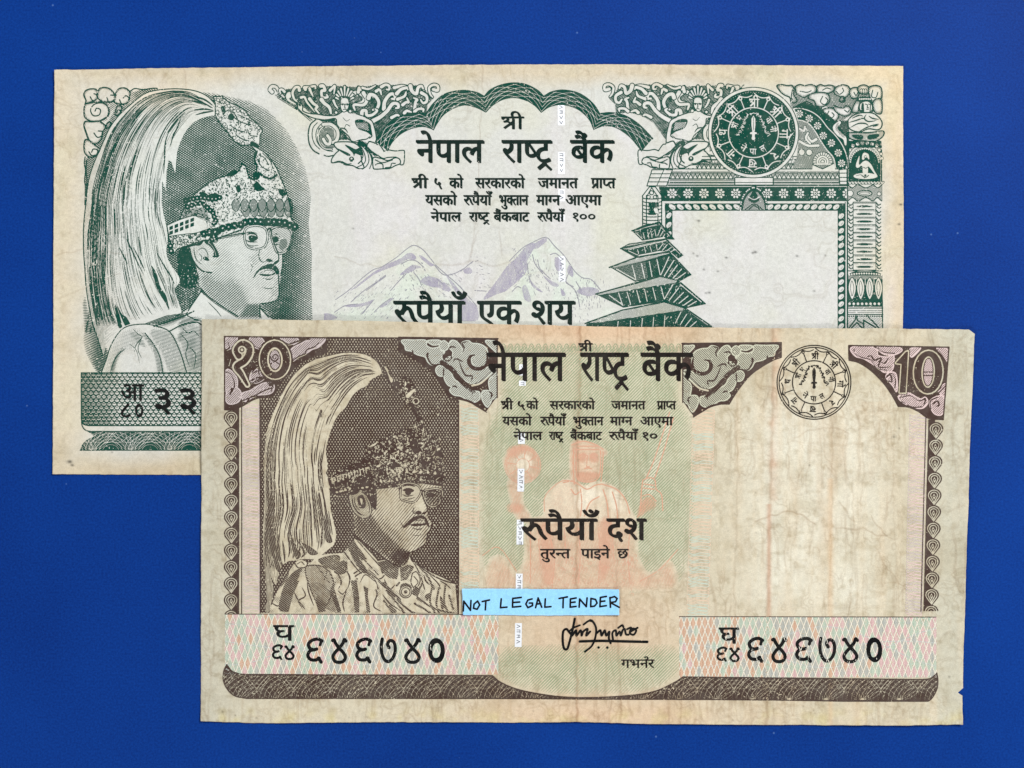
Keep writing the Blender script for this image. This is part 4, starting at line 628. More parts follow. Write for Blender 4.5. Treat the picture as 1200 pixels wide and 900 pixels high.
    fa.over(lines(fa, t.a, 2.25, -42)*fm)
    fa.a = np.maximum(fa.a, lines(fa, np.clip(t.a-.26, 0, 1), 2.25, 40)*fm)
    K = lambda s, w=1., tp=0, n=6: fa.stroke(TS('C', s, n), w, taper=tp)
    # ear, hair in front of it
    ear = TS('C', '385,400 375,360 410,335 470,330 505,370 525,440 535,520 515,540 470,525 430,490 400,450', 5, True)
    fa.fill(ear, 0.); fa.over(lines(fa, fa.mask(ear)*.2, 1.6, -60)); K('375,365 390,430 425,490 470,528 530,538', 1.3)
    K('405,350 408,400 425,450 460,480', .8, 1); K('430,380 470,365 500,400 505,450', .7, 1); fa.fill(TS('C', '468,432 490,425 512,445 505,455 480,448', 4, True), 1.); K('440,400 460,430 450,460', .6, 1)
    fa.fill(TS('C', '478,312 520,305 545,340 575,395 580,425 560,430 535,425 545,390 515,350 490,335', 4, True), 1.)
    fa.stroke(TS('C', '515,330 545,370 560,420'), .5, 0.)
    # glasses
    gl = 'M'
    for s in ('760,255 775,225 820,208 880,212 915,240 922,300 900,355 850,372 790,360 765,320', '945,240 975,218 1030,215 1080,235 1095,285 1075,360 1035,398 990,395 965,340 950,290'):
        q = TS('C', s, 6, True); fa.fill(q, 0.)
        fa.over(lines(fa, fa.mask(q)*(.14 if s[0] == '7' else .30), 1.8, -30))
        fa.stroke(q, 2.3, closed=True); fa.stroke(q, 1.0, 0., closed=True)
    K('560,298 660,280 755,262', 2.6); fa.stroke(T('C', '600,292 740,268'), .5, 0.); K('922,240 935,225 950,240', 1.6)
    # eyes
    K('775,275 800,262 840,270 855,300', 1.3, 1); K('770,310 800,320 850,322', 1.2, 1); fa.fill(TS('C', '790,283 815,275 845,285 848,305 820,318 795,310', 4, True), 1.); fa.dot(*T('C', '812,288')[0], .5, 0.)
    K('765,262 800,252 850,262', .9, 1); K('775,335 810,350 860,345', .7, 1)
    K('950,300 975,285 1005,300', 1.2, 1); fa.fill(TS('C', '958,298 985,292 1000,310 985,325 962,318', 4, True), 1.); K('950,335 990,340 1010,330', .8, 1); K('955,275 985,265 1010,285', .8, 1)
    fa.fill(TS('C', '1010,300 1050,300 1060,340 1030,380 1005,360', 4, True), .0); fa.over(lines(fa, fa.mask(TS('C', '1012,305 1050,300 1062,340 1032,382 1005,362', 4, True))*.7, 1.6, -30))
    # nose, moustache, mouth
    K('945,230 955,290 975,350 998,410 1000,450 985,470 955,480', 1.1); K('870,370 860,420 880,460 915,460', .8, 1)
    fa.fill(TS('C', '912,445 935,440 960,455 945,462 920,460', 4, True), 1.); K('965,470 1000,450', 1.4, 1)
    fa.fill(TS('C', '820,575 835,545 870,505 920,480 965,478 1000,515 1003,545 985,550 970,525 940,512 890,515 850,540 835,565', 5, True), 1.)
    fa.fill(TS('C', '860,545 900,548 950,548 970,535 975,548 940,560 890,560', 4, True), .95); K('870,540 910,522 945,520 965,532', .7, 1)
    K('885,575 930,585 965,572', .8, 1); K('880,640 930,650 970,640', .6, 1); K('800,470 815,500 800,540', .6, 1)
    K('1000,560 1003,650 1000,705 975,735 930,748 872,756', 1.1); K('1028,410 1028,480 1015,560', 1.0); K('455,650 500,700 560,745 640,800 715,845', 1.2)
    K('868,760 868,850', 1.1); K('440,590 430,540', 1.)
    # nape hair
    nape = TS('C', '300,380 370,370 385,430 410,470 425,520 430,580 420,640 330,640 290,560', 4, True)
    bk = cv.like(); bk.over(lines(bk, bk.mask(nape)*.85, 1.5, 60))
    # ---- tunic
    tu = cv.like()
    tu_out = np.vstack([T('C', '470,690 540,740 620,795 700,845 720,860 880,860 870,790 940,855 1000,900 1300,920'), T('E', '1000,330 295,330'), TS('E', '318,270 345,190 390,120 440,92 520,85 600,70 700,40 760,20'), T('C', '310,830 370,790 460,668')])
    tm = cv.mask(tu_out)
    t = tu.like(); t.a += .08
    t.fill(TS('E', '400,130 460,110 500,130 470,200 420,215 370,260 350,325 310,320 350,200', 4, True), .20, 2)
    t.fill(TS('E', '500,130 560,180 600,270 605,328 580,328 560,230', 4, True), .45, 1)
    t.fill(TS('E', '345,300 380,230 410,200 380,250 355,328', 4, True), .6, .8)
    t.fill(TS('E', '540,120 640,125 690,200 720,325 640,325 600,230', 4, True), .30, 1)
    t.fill(TS('E', '440,130 480,140 520,200 480,180', 4, True), .4, 1)
    t.fill(TS('E', '700,120 800,110 800,320 730,320', 4, True), .35, 2)
    for s in ('560,90 620,70 700,45 660,80 600,95', '690,70 740,50 800,60 740,90 690,110', '720,180 760,150 770,190 740,230', '740,250 790,230 790,300 750,310', '690,130 720,110 700,170 680,160'):
        t.fill(TS('E', s, 4, True), .52, 1.2)
    tu.over(lines(tu, t.a, 1.6, 8)*tm)
    Q = lambda c, s, w=1., tp=0: tu.stroke(TS(c, s), w, taper=tp)
    Q('E', '295,330 318,270 345,190 390,120 440,92 520,85 570,95 640,125 690,220 725,330', 1.0); Q('E', '515,130 560,190 590,250 605,328', .9)
    Q('E', '455,110 480,135 500,150 470,190 460,230', .8, 1); Q('E', '340,328 370,250 420,205', 1.1, 1); Q('E', '500,150 480,210 500,260', .6, 1); Q('E', '430,180 470,215 490,290', .5, 1)
    Q('E', '560,96 640,70 710,45 760,20', 1.2); Q('E', '640,120 700,90 770,75 800,90', 1.2); Q('E', '700,100 730,130 760,120 790,150', .9, 1)
    Q('E', '690,130 730,180 720,240 740,300', .8, 1); Q('E', '740,200 770,240 760,310', .8, 1)
    Q('C', '455,670 380,780 345,840', 1.1); Q('C', '455,668 560,755 700,845', 1.2); Q('C', '500,740 560,800 600,850', .7, 1); Q('C', '360,840 420,870 470,880', 1.0); Q('C', '870,785 930,850', 1.2)
    tu.over(lines(tu, tu.mask(T('C', '60,895 200,840 330,820 345,850 200,900'))*.75, 1.5, -20))
    for y in np.arange(375, 440, 1.3): pass
    # stack the layers: nearer ones knock out those behind
    def knock(layer, m): layer.a = layer.a*(1-m)
    L = {'backdrop': cv, 'plume': pl, 'crown': cr, 'face': fa, 'tunic': tu}
    cv.a = np.maximum(cv.a, bk.a*(1-pm))
    knock(cv, np.maximum.reduce([cm, fm, tm])); knock(pl, np.maximum(cm*.98, tm)); knock(fa, cm); 
    tu.a *= (1-fm*(Y < 371)); tu.a *= (Y < 437.2); cv.a *= (Y < 437.2); pl.a *= (Y < 437.2)
    fa.a *= (Y < 400)
    return L
# ---------------------------------------------------------------- the green note: ornaments and lettering
def tendril(cv, p, w, edge=.8, taper=None):
    p = np.asarray(p, float)
    if taper is not None:
        w = np.interp(np.linspace(0, 1, len(p)), np.linspace(0, 1, len(taper)), taper)*w
    cv.stroke(p, np.asarray(w)+2*edge, 1.); cv.stroke(p, w, 0.)

def arch_band():
    inner = [TS('c', '545,870 600,765 700,670 820,610 950,585 1040,605 1083,625', 5), TS('a', '50,385 75,340 120,280 190,235 270,212 350,230 417,262', 5),
             TS('a', '417,262 470,210 540,172 620,160 700,180 760,215 806,263', 5), TS('a', '806,263 870,222 960,210 1060,240 1140,310 1175,385', 5),
             TS('e', '122,462 200,435 290,440 370,480 450,545 540,655', 5)]
    outer = [TS('c', '405,760 450,670 560,545 700,465 850,430 960,435 1000,452', 5), TS('a', '0,270 50,200 130,135 250,110 350,125 405,153', 5),
             TS('a', '405,153 450,105 530,70 620,58 700,70 780,110 822,153', 5), TS('a', '822,153 880,120 970,108 1080,135 1170,205 1222,285', 5),
             TS('e', '183,325 270,318 380,340 480,395 560,465 635,545', 5)]
    return inner, outer
def green_arch():
    cv = Cv(435, 90, 770, 190, 4)
    inner, outer = arch_band()
    for a, b in zip(inner, outer):
        n = 40
        A = np.stack([np.interp(np.linspace(0, 1, n), np.linspace(0, 1, len(a)), a[:, k]) for k in (0, 1)], 1)
        B = np.stack([np.interp(np.linspace(0, 1, n), np.linspace(0, 1, len(b)), b[:, k]) for k in (0, 1)], 1)
        cv.fill(np.vstack([A, B[::-1]]), 1.)
        t = np.linspace(0, 1, n)[:, None]
        # white net fanning out of the cusps
        for f in np.linspace(-.5, .9, 6):
            s = np.clip(f+1.15*t, 0.03, .95)
            k = (f+1.15*t[:, 0] > 0) & (f+1.15*t[:, 0] < 1)
            if k.sum() < 4: continue
            for q in (s, s[::-1]):
                kk = k if q is s else k[::-1]
                cv.stroke((A*(1-q)+B*q)[kk], .48, 0.)
        for f in (.45,):
            cv.stroke((A*(1-f)+B*f)[3:-3], .3, 0.)
        cv.stroke(B, 1.5); cv.stroke(A, .7)
    return cv

def figure_scrolls(cv, reg, tend, pitch=1.5):
    t = cv.like()
    for r in reg: t.fill(r, .80, .3)
    n = fbm(t.a.shape, 14, 3, 2); t.a *= .72+.5*n
    cv.over(lines(cv, t.a, pitch, 28))
    for p, w, tp in tend: tendril(cv, p, w*1.08, .95, tp or [1.15, .95, .9, .8, .5])

def green_figure_left():
    cv = Cv(310, 92, 520, 205, 4)
    reg = [T('b', '140,210 240,150 420,130 600,110 900,110 1190,130 1190,430 1000,420 700,460 560,440 420,330 390,390'), T('c', '180,130 400,100 760,95 960,110 1000,180 1080,260 1010,330 1000,440 850,425 700,460 560,545 420,740 380,540 300,480 150,420'),
           T('b', '540,440 820,500 1000,740 860,740 860,600 740,540 690,540'), T('b', '630,600 800,580 850,700 760,880 640,800'), T('c', '150,500 330,540 350,700 160,590')]
    tb = lambda s: TS('b', s, 5); tc = lambda s: TS('c', s, 5)
    tend = [(tb('90,180 65,150 90,115 140,125 180,190 230,240'), 3.4, None), (tb('235,175 205,150 180,160 190,200'), 2.6, None), (tb('290,235 300,200 280,200 268,235 290,280 360,320'), 3.2, None),
            (tb('410,160 400,125 360,130 330,190 350,260 380,290'), 3.0, None), (tb('480,150 470,125 520,125 590,110 600,140'), 3.0, None), (tb('530,140 550,190 570,230'), 2.6, None), (tb('430,245 470,240 500,300 590,410'), 2.6, None),
            (tb('530,260 570,310 620,350 600,380 640,430'), 3.2, None), (tb('660,110 690,110 710,160 670,170 680,240 740,240 730,210'), 3.4, None), (tb('670,270 700,310 760,360 780,430'), 4.0, None),
            (tb('770,160 800,130 825,110 815,200'), 2.8, None), (tb('810,280 830,330 860,370'), 2.4, None), (tb('1060,190 1110,160 1100,120'), 3.4, None), (tb('1120,190 1170,240 1150,300 1060,330 1060,400'), 3.8, None),
            (tc('200,180 210,130 230,160'), 3.2, None), (tc('250,130 320,145 400,105'), 2.4, None), (tc('260,190 300,270 260,330 150,330 160,390'), 3.6, None),
            (tc('320,250 340,210 400,230 440,300 420,370 370,390'), 4.0, None), (tc('240,440 250,400 290,400 300,450 360,450 420,400 400,380'), 3.6, None), (tc('410,170 450,150 470,210'), 3.0, None),
            (tc('470,120 520,95 560,110 560,150 530,150'), 3.0, None), (tc('500,380 510,290 570,210 620,210 630,260 590,260'), 3.8, None), (tc('370,520 460,470 540,400 600,320 660,320 670,360 640,370'), 4.0, None),
            (tc('620,130 700,110 760,110'), 3.0, None), (tc('650,200 700,150 770,130 780,150'), 3.6, None), (tc('660,265 740,230 760,180'), 3.0, None), (tc('720,330 760,300 790,300 770,250'), 3.0, None),
            (tc('810,110 830,170 880,200 900,130 940,110 960,140'), 3.8, None), (tc('860,390 870,300 890,270 850,250'), 3.2, None), (tc('940,190 1000,230 1000,290 960,310 930,270'), 3.2, None),
            (tc('1080,150 1130,160 1130,110 1080,95 1030,130 1040,200 1070,240'), 3.0, None), (tc('860,410 900,380 960,380 960,410'), 3.0, None), (tc('590,480 650,450 680,460'), 3.0, None), (tc('740,425 770,400 820,415'), 3.2, None)]
    figure_scrolls(cv, reg, tend)
    # wing line and big spiral
    cv.stroke(T('b', '130,215 380,370 560,510'), .8); cv.stroke(T('b', '150,245 400,400 540,520'), .6)
    B = lambda s, w=.9, n=5: cv.stroke(TS('b', s, n), w)
    q = np.vstack([TS('b', '600,505 540,560 515,660 525,780 570,860 620,900', 5), TS('d', '0,385 60,400 140,385 170,340 100,350 0,330', 4), TS('b', '720,870 640,800 600,700 610,600 650,560', 5)])
    cv.fill(q, 0.); cv.stroke(TS('b', '600,505 540,560 515,660 525,780 570,860 640,905', 5), 1.3); cv.stroke(TS('d', '0,385 60,400 140,385', 4), 1.2)
    for s in ('620,540 570,600 560,700 590,790 650,850', '660,560 615,620 605,710 640,800 720,860 800,875'): B(s, .8)
    cv.fill(TS('b', '710,600 640,640 635,740 680,820 780,850 850,790 870,680 830,590 770,550 700,545', 5, True), 0.)
    cv.fill(TS('b', '700,610 650,660 650,740 700,800 760,800 800,740 800,640 760,600', 5, True), .0)
    cv.over(lines(cv, cv.mask(TS('b', '700,610 650,660 650,740 690,800 740,840 830,820 820,700 810,620 750,590', 5, True))*.62, 1.4, 0))
    tendril(cv, TS('b', '690,585 640,650 640,760 700,840 790,850', 5), 1.2); tendril(cv, TS('b', '690,560 780,560 850,620 860,700 830,760 780,770', 5), 3.6, .8)
    tendril(cv, TS('b', '690,730 720,780 760,790 770,740 740,690', 5), 3.4, .6); B('860,560 890,640 880,740', 1.0)
    # body: raised arm, torso, arm on the hip, thighs, feet
    body = [TS('b', '430,425 470,400 560,450 680,455 800,460 880,430 900,400 1000,410 1100,440 1200,470', 4)]
    outl = np.vstack([TS('b', '390,370 395,310 420,305 450,350 450,400 520,430 620,440 720,455 830,455 900,420', 4), T('b', '920,400 980,405'), TS('b', '990,420 1060,430 1190,475', 4),
                      TS('c', '290,480 360,520 390,600 410,700 415,790 450,800 500,870', 4), TS('d', '840,330 900,310 1000,325 1110,315 1130,350 1120,500 1080,520 1050,500', 3),
                      TS('d', '1010,410 900,415 830,430 760,390 680,340 620,280', 4), TS('d', '560,220 480,210 400,190 340,160', 3), TS('b', '1010,740 980,690 900,620 850,560 830,490 700,510 560,480 450,430', 4)])
    cv.fill(outl, 0.); cv.stroke(outl, 1.0, closed=True)
    cv.fill(TS('b', '620,490 700,500 830,490 800,520 700,525', 4, True), .9); cv.fill(TS('b', '1060,520 1120,500 1190,520 1240,560 1250,600 1260,690 1200,650 1100,610', 4, True), 1.); cv.over(lines(cv, cv.mask(T('c', '170,540 310,540 330,640 200,600'))*.5, 1.4, 50), v=0.)
    cv.stroke(TS('c', '320,560 330,620 360,690 330,720', 4), 1.1); cv.stroke(TS('b', '860,600 940,610 980,660', 4), 1.2, taper=1); cv.stroke(TS('c', '150,760 230,740 300,730 340,690', 4), 1.0, taper=1)
    cv.stroke(TS('c', '40,600 60,560 100,580', 4), .6); cv.stroke(TS('c', '20,480 60,520 100,500', 4), .5); cv.stroke(TS('c', '260,800 300,800 330,760 400,780', 4), 1.2)
    t = cv.like(); t.fill(TS('d', '480,170 600,220 620,300 760,380 700,390 600,300 500,240', 4, True), .9, .5); cv.over(lines(cv, t.a, 1.3, 40))
    # knee, drapery and foot scrolls
    kn = TS('d', '150,260 140,220 180,200 300,195 400,205 480,250 530,320 545,400 520,450 560,560 480,570 400,530 300,520 220,480 110,490 110,430 170,350 200,320', 4, True)
    cv.fill(kn, 0.); cv.stroke(kn, 1.1, closed=True)
    cv.fill(TS('d', '290,240 360,260 440,300 500,280 540,350 520,390 440,360 420,400 400,350', 4, True), 1.); cv.fill(TS('d', '160,280 240,310 330,350 370,380 340,395 250,345', 4, True), 1.)
    cv.dot(*T('d', '385,440')[0], 3.0); cv.dot(*T('d', '385,430')[0], 1.2, 0.); cv.stroke(TS('d', '520,400 530,450 480,500', 4), 1.2); cv.stroke(TS('d', '140,480 230,470 320,510 390,500', 4), 1.4, taper=1)
    for s in ('470,220 540,300 580,420 560,500 450,560', '500,220 600,330 630,450 600,530 540,580', '580,280 650,380 670,480 640,570', '620,300 680,420 690,560'): cv.stroke(TS('d', s, 4), .9)
    dr = TS('d', '690,420 800,430 900,460 1000,420 1060,440 1070,500 1000,530 920,570 820,575 730,580 690,560', 4, True); cv.fill(dr, 0.); cv.stroke(dr, 1.1, closed=True)
    for s in ('720,520 760,500 820,510 830,570', '860,560 930,550 950,500 1000,500', '720,450 820,490 960,450'): cv.stroke(TS('d', s, 4), 1.0)
    # head and crown of leaves
    for k, a in enumerate(np.linspace(-62, 62, 9)):
        c = np.array(T('b', '940,300')[0]); d = np.array([math.sin(math.radians(a)), -math.cos(math.radians(a))]); L = 18.5-abs(a)*.11
        cv.stroke(np.array([c+d*8, c+d*L]), [3.2, 4.2], 1.); cv.stroke(np.array([c+d*8, c+d*(L-.3)]), [1.4, 2.2], 0.)
    hd = TS('b', '890,300 900,260 940,245 980,260 990,310 985,360 960,400 930,415 905,395 890,350', 5, True); cv.fill(hd, 0.); cv.stroke(hd, .8, closed=True)
    for s in ('900,325 920,318 935,325', '955,322 975,318 985,325', '945,320 940,360 950,365', '925,385 945,380 960,385'): cv.stroke(TS('b', s, 3), .8)
    cv.dot(*T('b', '915,330')[0], .7); cv.dot(*T('b', '970,330')[0], .7)
    for s in ('840,420', '1005,405'): cv.dot(*T('b', s)[0], 2.6); cv.dot(*T('b', s)[0], 1.5, 0.)
    cv.stroke(TS('b', '870,250 900,235 960,235 1010,250', 4), 1.2)
    cv.fill(TS('b', '400,320 415,310 430,340 410,345', 3, True), 1.)
    return cv

def green_figure_right():
    """the mirrored companion, half hidden behind the seal"""
    src = green_figure_left()
    cv = Cv(685, 92, 872, 205, 4)
    X, Y = cv.XY(); ax = 610.4
    mx = 2*ax-X+1.0; my = Y+.4
    i = np.clip(((mx-src.x0)*src.S).round().astype(int), 0, src.w-1); j = np.clip(((my-src.y0)*src.S).round().astype(int), 0, src.h-1)
    ok = (mx > src.x0) & (mx < src.x0+(src.w-1)/src.S)
    cv.a = src.a[j, i]*ok
    cv.a *= np.hypot(X-882.8, Y-155.5) > 53.4
    return cv

SEAL_LETTERS = ['Sी', 'Sी', 'गो', 'र', 'ख', 'ना', 'थ', 'Sी']
def seal(cv, cx, cy, R, neg, rot=0):
    """round seal; neg = white on dark"""
    a, b = (0., 1.) if neg else (1., 0.)       # a = mark, b = ground
    k = R/52.5; k_ = k
    if neg:
        cv.dot(cx, cy, R, 0.); cv.ring(cx, cy, R, .7, 1.); cv.dot(cx, cy, 49.0*k, 1.)
        for i in range(96):
            t = 2*math.pi*i/96; cv.dot(cx+46.8*k*math.cos(t), cy+46.8*k*math.sin(t), .42, 0.)
    else:
        cv.ring(cx, cy, R, 1.0); cv.ring(cx, cy, R-2.4, .9)
    kk = 45.0*k if neg else (R-4)
    ri, rp, rm = (29*k, 45.5*k, 40.5*k) if neg else (R*.585, R*.925, R*.83)
    w = 1.15 if neg else .9
    for i in range(8):
        c0 = math.radians(i*45-90+22.5+rot); pts = []
        for s in range(2):
            t0 = c0+math.radians(22.5*s); t1 = t0+math.radians(22.5); m = []
            for f in np.linspace(0, 1, 7):
                t = t0+(t1-t0)*f; r = rp-(rp-rm)*math.sin(math.pi*f)**.8*(.8)
                if s == 1 or f < 1: m.append((cx+r*math.cos(t), cy+r*math.sin(t)))
            cv.stroke(np.array(m), w, a)
        p0 = (cx+ri*math.cos(c0), cy+ri*math.sin(c0)); p1 = (cx+rp*.93*math.cos(c0), cy+rp*.93*math.sin(c0))
        cv.stroke(np.array([p0, p1]), w, a); cv.dot(p1[0], p1[1], 2.3*k if neg else 1.6, a); cv.dot(p1[0], p1[1], .8, b)
        t = math.radians(i*45-90+rot); r = (ri+rm)/2+.3; h = 5.2*k if neg else 3.7; ww = {'Sी': 5.6, 'गो': 5.4, 'ना': 4.2, 'र': 2.9, 'ख': 5.0, 'थ': 3.8}[SEAL_LETTERS[i]]*(k if neg else .72)
        word(cv, SEAL_LETTERS[i], cx+r*math.cos(t)-ww, cx+r*math.cos(t)+ww, cy+r*math.sin(t)-h*.8, cy+r*math.sin(t)+h, (.45, .3), a, rot=t+math.pi/2)
    cv.ring(cx, cy, ri, w*1.1, a)
    # sword, sprigs, inner lettering
    g = ri/29
    S_ = lambda s: P(s)*g+(cx, cy)
    cv.fill(S_('0,-20 2.3,-16 2.4,-9 1.3,-1 4,0 4,1.6 1.6,2 1.6,6 -1.6,6 -1.6,2 -4,1.6 -4,0 -1.3,-1 -2.4,-9 -2.3,-16'), a); cv.dot(cx, cy+6.5*g, 2.2*g, a)
    if neg: cv.stroke(S_('0,-18 0,-3'), .5, b)
    r = np.random.default_rng(4)
    for sgn in (-1, 1):
        st = sp(S_(' '.join(f'{sgn*x},{y}' for x, y in ((2, -22), (7, -20), (10.5, -13), (13, -5), (18, 3)))), 6)
        for q in resample(st, 2.0*g):
            for _ in range(2):
                t = r.uniform(0, 6.28); d = np.array([math.cos(t), math.sin(t)])*2.0*g
                cv.stroke(np.array([q, q+d]), .75 if neg else .85, a)
    for ch, an, rr, hw in (('Sी', 200, 23, 3.6), ('भ', 224, 23, 2.6), ('वा', 320, 23, 3.2), ('नी', 348, 23, 3.4), ('ने', 122, 21.5, 3.2), ('पा', 90, 22, 3.8), ('ल', 58, 21.5, 3.0)):
        t = math.radians(an+rot); rt = t+math.pi/2 if an > 180 else t-math.pi/2
        x, y = cx+rr*g*math.cos(t), cy+rr*g*math.sin(t)
        word(cv, ch, x-hw*g, x+hw*g, y-3.2*g, y+3.4*g, (.4, .3), a, rot=rt)

def green_seal():
    cv = Cv(826, 97, 940, 214, 5); seal(cv, 882.8, 155.5, 53.0, True, 1.5); return cv

def flower(cv, x, y, R, n=8, body=0., core=1.):
    for i in range(n):
        t = 2*math.pi*(i+.5)/n; cv.dot(x+R*.66*math.cos(t), y+R*.66*math.sin(t), R*.27, body, R*.20, t)
    cv.dot(x, y, R*.30, body); cv.dot(x, y, R*.10, core)

def rope(cv, p, step, a, b, tilt):
    """light twisted beads on a dark band"""
    q = resample(p, step); q = (q[:-1]+q[1:])/2
    for x, y in q: cv.dot(x, y, a, 0., b, tilt)
    for x, y in q: cv.stroke(np.array([[x-a*.3*math.cos(tilt)+.5, y-a*.3*math.sin(tilt)+.9], [x+a*.5*math.cos(tilt)+.3, y+a*.5*math.sin(tilt)+.6]]), .4, 1.)

def green_gate():
    """carved temple gate: cornice, flower lintel, beaded opening, arch shoulder"""
    cv = Cv(748, 110, 1000, 395, 4)
    # cornice steps
    cv.fill(T('I', '-330,635 -300,495 -120,495 -60,470 860,470 860,540 865,640 865,725 -300,725'), 0.)
    def hatch(poly, tone, pitch=1.3, ang=0): cv.over(lines(cv, cv.mask(poly)*tone, pitch, ang))
    Q = lambda x0, y0, x1, y1: np.array([[x0, y0], [x1, y0], [x1, y1], [x0, y1]])
    hatch(Q(787, 187, 993, 199), .55, 1.3, 0); hatch(Q(785, 200, 993, 212), .35, 1.2, 0); hatch(Q(780, 212, 995, 218), .25, 1.4, 0)
    for y, w in ((187.5, .9), (192, .6), (198, .9), (203, .6), (209.5, .9), (214, .7), (217.5, 1.1)): cv.stroke(np.array([[783, y], [993, y]]), w)
    for y, st in ((195, 5.2), (206.5, 5.2)):
        for x in np.arange(786, 992, st): cv.fill(np.array([[x, y+2.6], [x+st/2, y-2.4], [x+st, y+2.6]]), 0.); cv.stroke(np.array([[x, y+2.6], [x+st/2, y-2.4], [x+st, y+2.6]]), .7)
    for y, x0, x1 in ((189.6, 815, 842), (189.6, 926, 952)):
        for x in np.arange(x0, x1, 3.0): cv.dot(x, y, 1.0, 0.)
    cv.fill(Q(815, 183.5, 848, 187), 0.); cv.stroke(Q(815, 183.5, 848, 187), .7, closed=True); cv.fill(Q(929, 183.5, 953, 187), 0.); cv.stroke(Q(929, 183.5, 953, 187), .7, closed=True)
    cv.fill(Q(861, 208, 906, 217), 0.); cv.stroke(Q(861, 208, 906, 217), .9, closed=True); cv.stroke(np.array([[861, 214], [906, 214]]), .6)
    # left and right stepped ends
    for s in ('520,645 640,645 605,740 490,740',):
        q = T('H', s); cv.fill(q, 0.); cv.stroke(q, .9, closed=True)
        for f in (.25, .5, .75): cv.stroke(np.array([q[0]*(1-f)+q[3]*f, q[1]*(1-f)+q[2]*f]), .8)
        cv.stroke(np.array([(q[0]+q[1])/2+(2, 0), (q[2]+q[3])/2]), .7)
    q = T('I', '815,545 862,540 862,632 820,632'); cv.fill(q, 0.); cv.stroke(q, .8, closed=True)
    for y in (203, 208, 212.5): cv.stroke(np.array([[983, y], [992, y]]), .8)
    # shoulder arch on the right of the seal
    sh = np.vstack([TS('g', '170,305 240,305 340,340 420,400 490,480 530,560 600,620 650,720 675,810', 5), T('g', '660,880 575,880'), TS('g', '560,840 540,770 480,700 420,610 380,540 320,460 260,425 205,415', 5), T('g', '190,360')])
    cv.fill(np.vstack([sh[:len(sh)//2], T('g', '690,800 690,600 560,430 400,300 260,270 150,290')]), 1.)
    cv.over(lines(cv, cv.mask(T('g', '140,300 260,240 420,300 560,420 690,420 700,640 690,830 640,700 520,560 430,400 300,320 170,308'))*.8, 1.4, 20))
    cv.fill(sh, 1.)
    for x, y in T('g', '218,355 312,400 392,470 447,565 525,635 590,730 622,830'): flower(cv, x, y, 5.0)
    cv.stroke(TS('g', '170,305 240,305 340,340 420,400 490,490 560,560 625,650 665,740 685,830', 5), 1.2, 0.)
    inn = np.vstack([TS('g', '205,415 260,425 320,460 380,540 420,610 480,700 540,770 560,840 560,880', 5), T('g', '150,880 190,780 212,600')])
    cv.fill(inn, 0.); cv.over(lines(cv, cv.mask(inn)*.5, 1.3, 30)); cv.stroke(inn[:40], 1.1, 0.)
    for p, w in (('220,500 260,520 270,480', 2.5), ('290,560 330,620 380,600', 3.2), ('220,620 300,660 400,660', 3.), ('300,540 280,590 320,640', 2.4)): tendril(cv, TS('g', p, 5), w, .5)
    for s in ('240,725', '312,725'): cv.dot(*T('g', s)[0], 3.9); cv.dot(*T('g', s)[0], 3.3, 0.)
    c = T('g', '440,815')[0]
    for r_, v in ((11.5, 1.), (11, 0.), (7.6, 1.), (7.2, 0.), (5, 1.), (4.4, 0.), (2.6, 1.), (1.8, 0.)): cv.fill(np.vstack([arc(c[0], c[1], r_, -200, 20, 24)]), v)
    for t in np.linspace(-190, 10, 13): cv.stroke(np.array([[c[0]+8*math.cos(math.radians(t)), c[1]+8*math.sin(math.radians(t))], [c[0]+11*math.cos(math.radians(t)), c[1]+11*math.sin(math.radians(t))]]), .6)
    cv.fill(T('g', '340,890 350,840 440,885 550,830 560,890'), 0.); cv.stroke(T('g', '340,840 440,885 550,830'), .8)
    # white cloud tail beside the arch
    tendril(cv, TS('g', '600,440 560,490 600,550 650,590 660,650', 5), 5.5, .5, [.7, 1, 1, .8, .4]); cv.over(lines(cv, cv.mask(TS('g', '590,440 560,490 600,550 650,590 640,540 600,500', 4, True))*.3, 1.2, 60))
    # flower lintel
    cv.fill(Q(769, 219, 992, 235), 1.); cv.fill(T('H', '460,820 500,745 560,745 580,830 575,900 465,900'), 0.)
    for x in [787.5+18.65*i for i in range(12)]:
        if abs(x-883.5) > 14: flower(cv, x, 226.8, 6.4)
    cv.fill(Q(776, 235, 992, 238.5), 0.); cv.stroke(np.array([[776, 235.4], [992, 235.4]]), .6)
    # beaded opening: top and two sides
    cv.fill(Q(779, 238.5, 986, 247), 1.); cv.fill(Q(779.5, 238.5, 788, 280), 1.); cv.fill(Q(981.5, 238.5, 990, 395), 1.)
    rope(cv, np.array([[783, 242.6], [868, 242.6]]), 9.0, 4.4, 2.6, .55); rope(cv, np.array([[898, 242.6], [984, 242.6]]), 8.2, 4.2, 2.6, -.55)
    rope(cv, np.array([[783.8, 247], [783.8, 280]]), 8.4, 4.0, 2.5, -.9); rope(cv, np.array([[985.6, 249], [985.6, 395]]), 8.3, 3.9, 2.6, -.75)
    cv.fill(Q(990, 238.5, 993, 395), 0.); cv.stroke(np.array([[990.3, 237], [990.3, 395]]), .7); cv.stroke(np.array([[992.6, 235], [992.6, 395]]), .8)
    # little shrine in the middle of the lintel
    q = sp(T('I', '232,780 240,720 270,665 318,640 365,665 392,720 400,780'), 5); cv.fill(q, 1.)
    for t in np.linspace(.02, .98, 22):
        i = t*(len(q)-1); a_ = q[int(i)]; cv.dot(a_[0]*.93+883.5*.07, a_[1]*.93+246*.07, .85, 0.)
    q2 = sp(T('I', '250,780 260,725 285,685 318,668 350,685 375,725 385,780'), 5); cv.fill(q2, 0.); cv.over(lines(cv, cv.mask(q2)*.4, 1.2, 55)); cv.stroke(q2, .6)
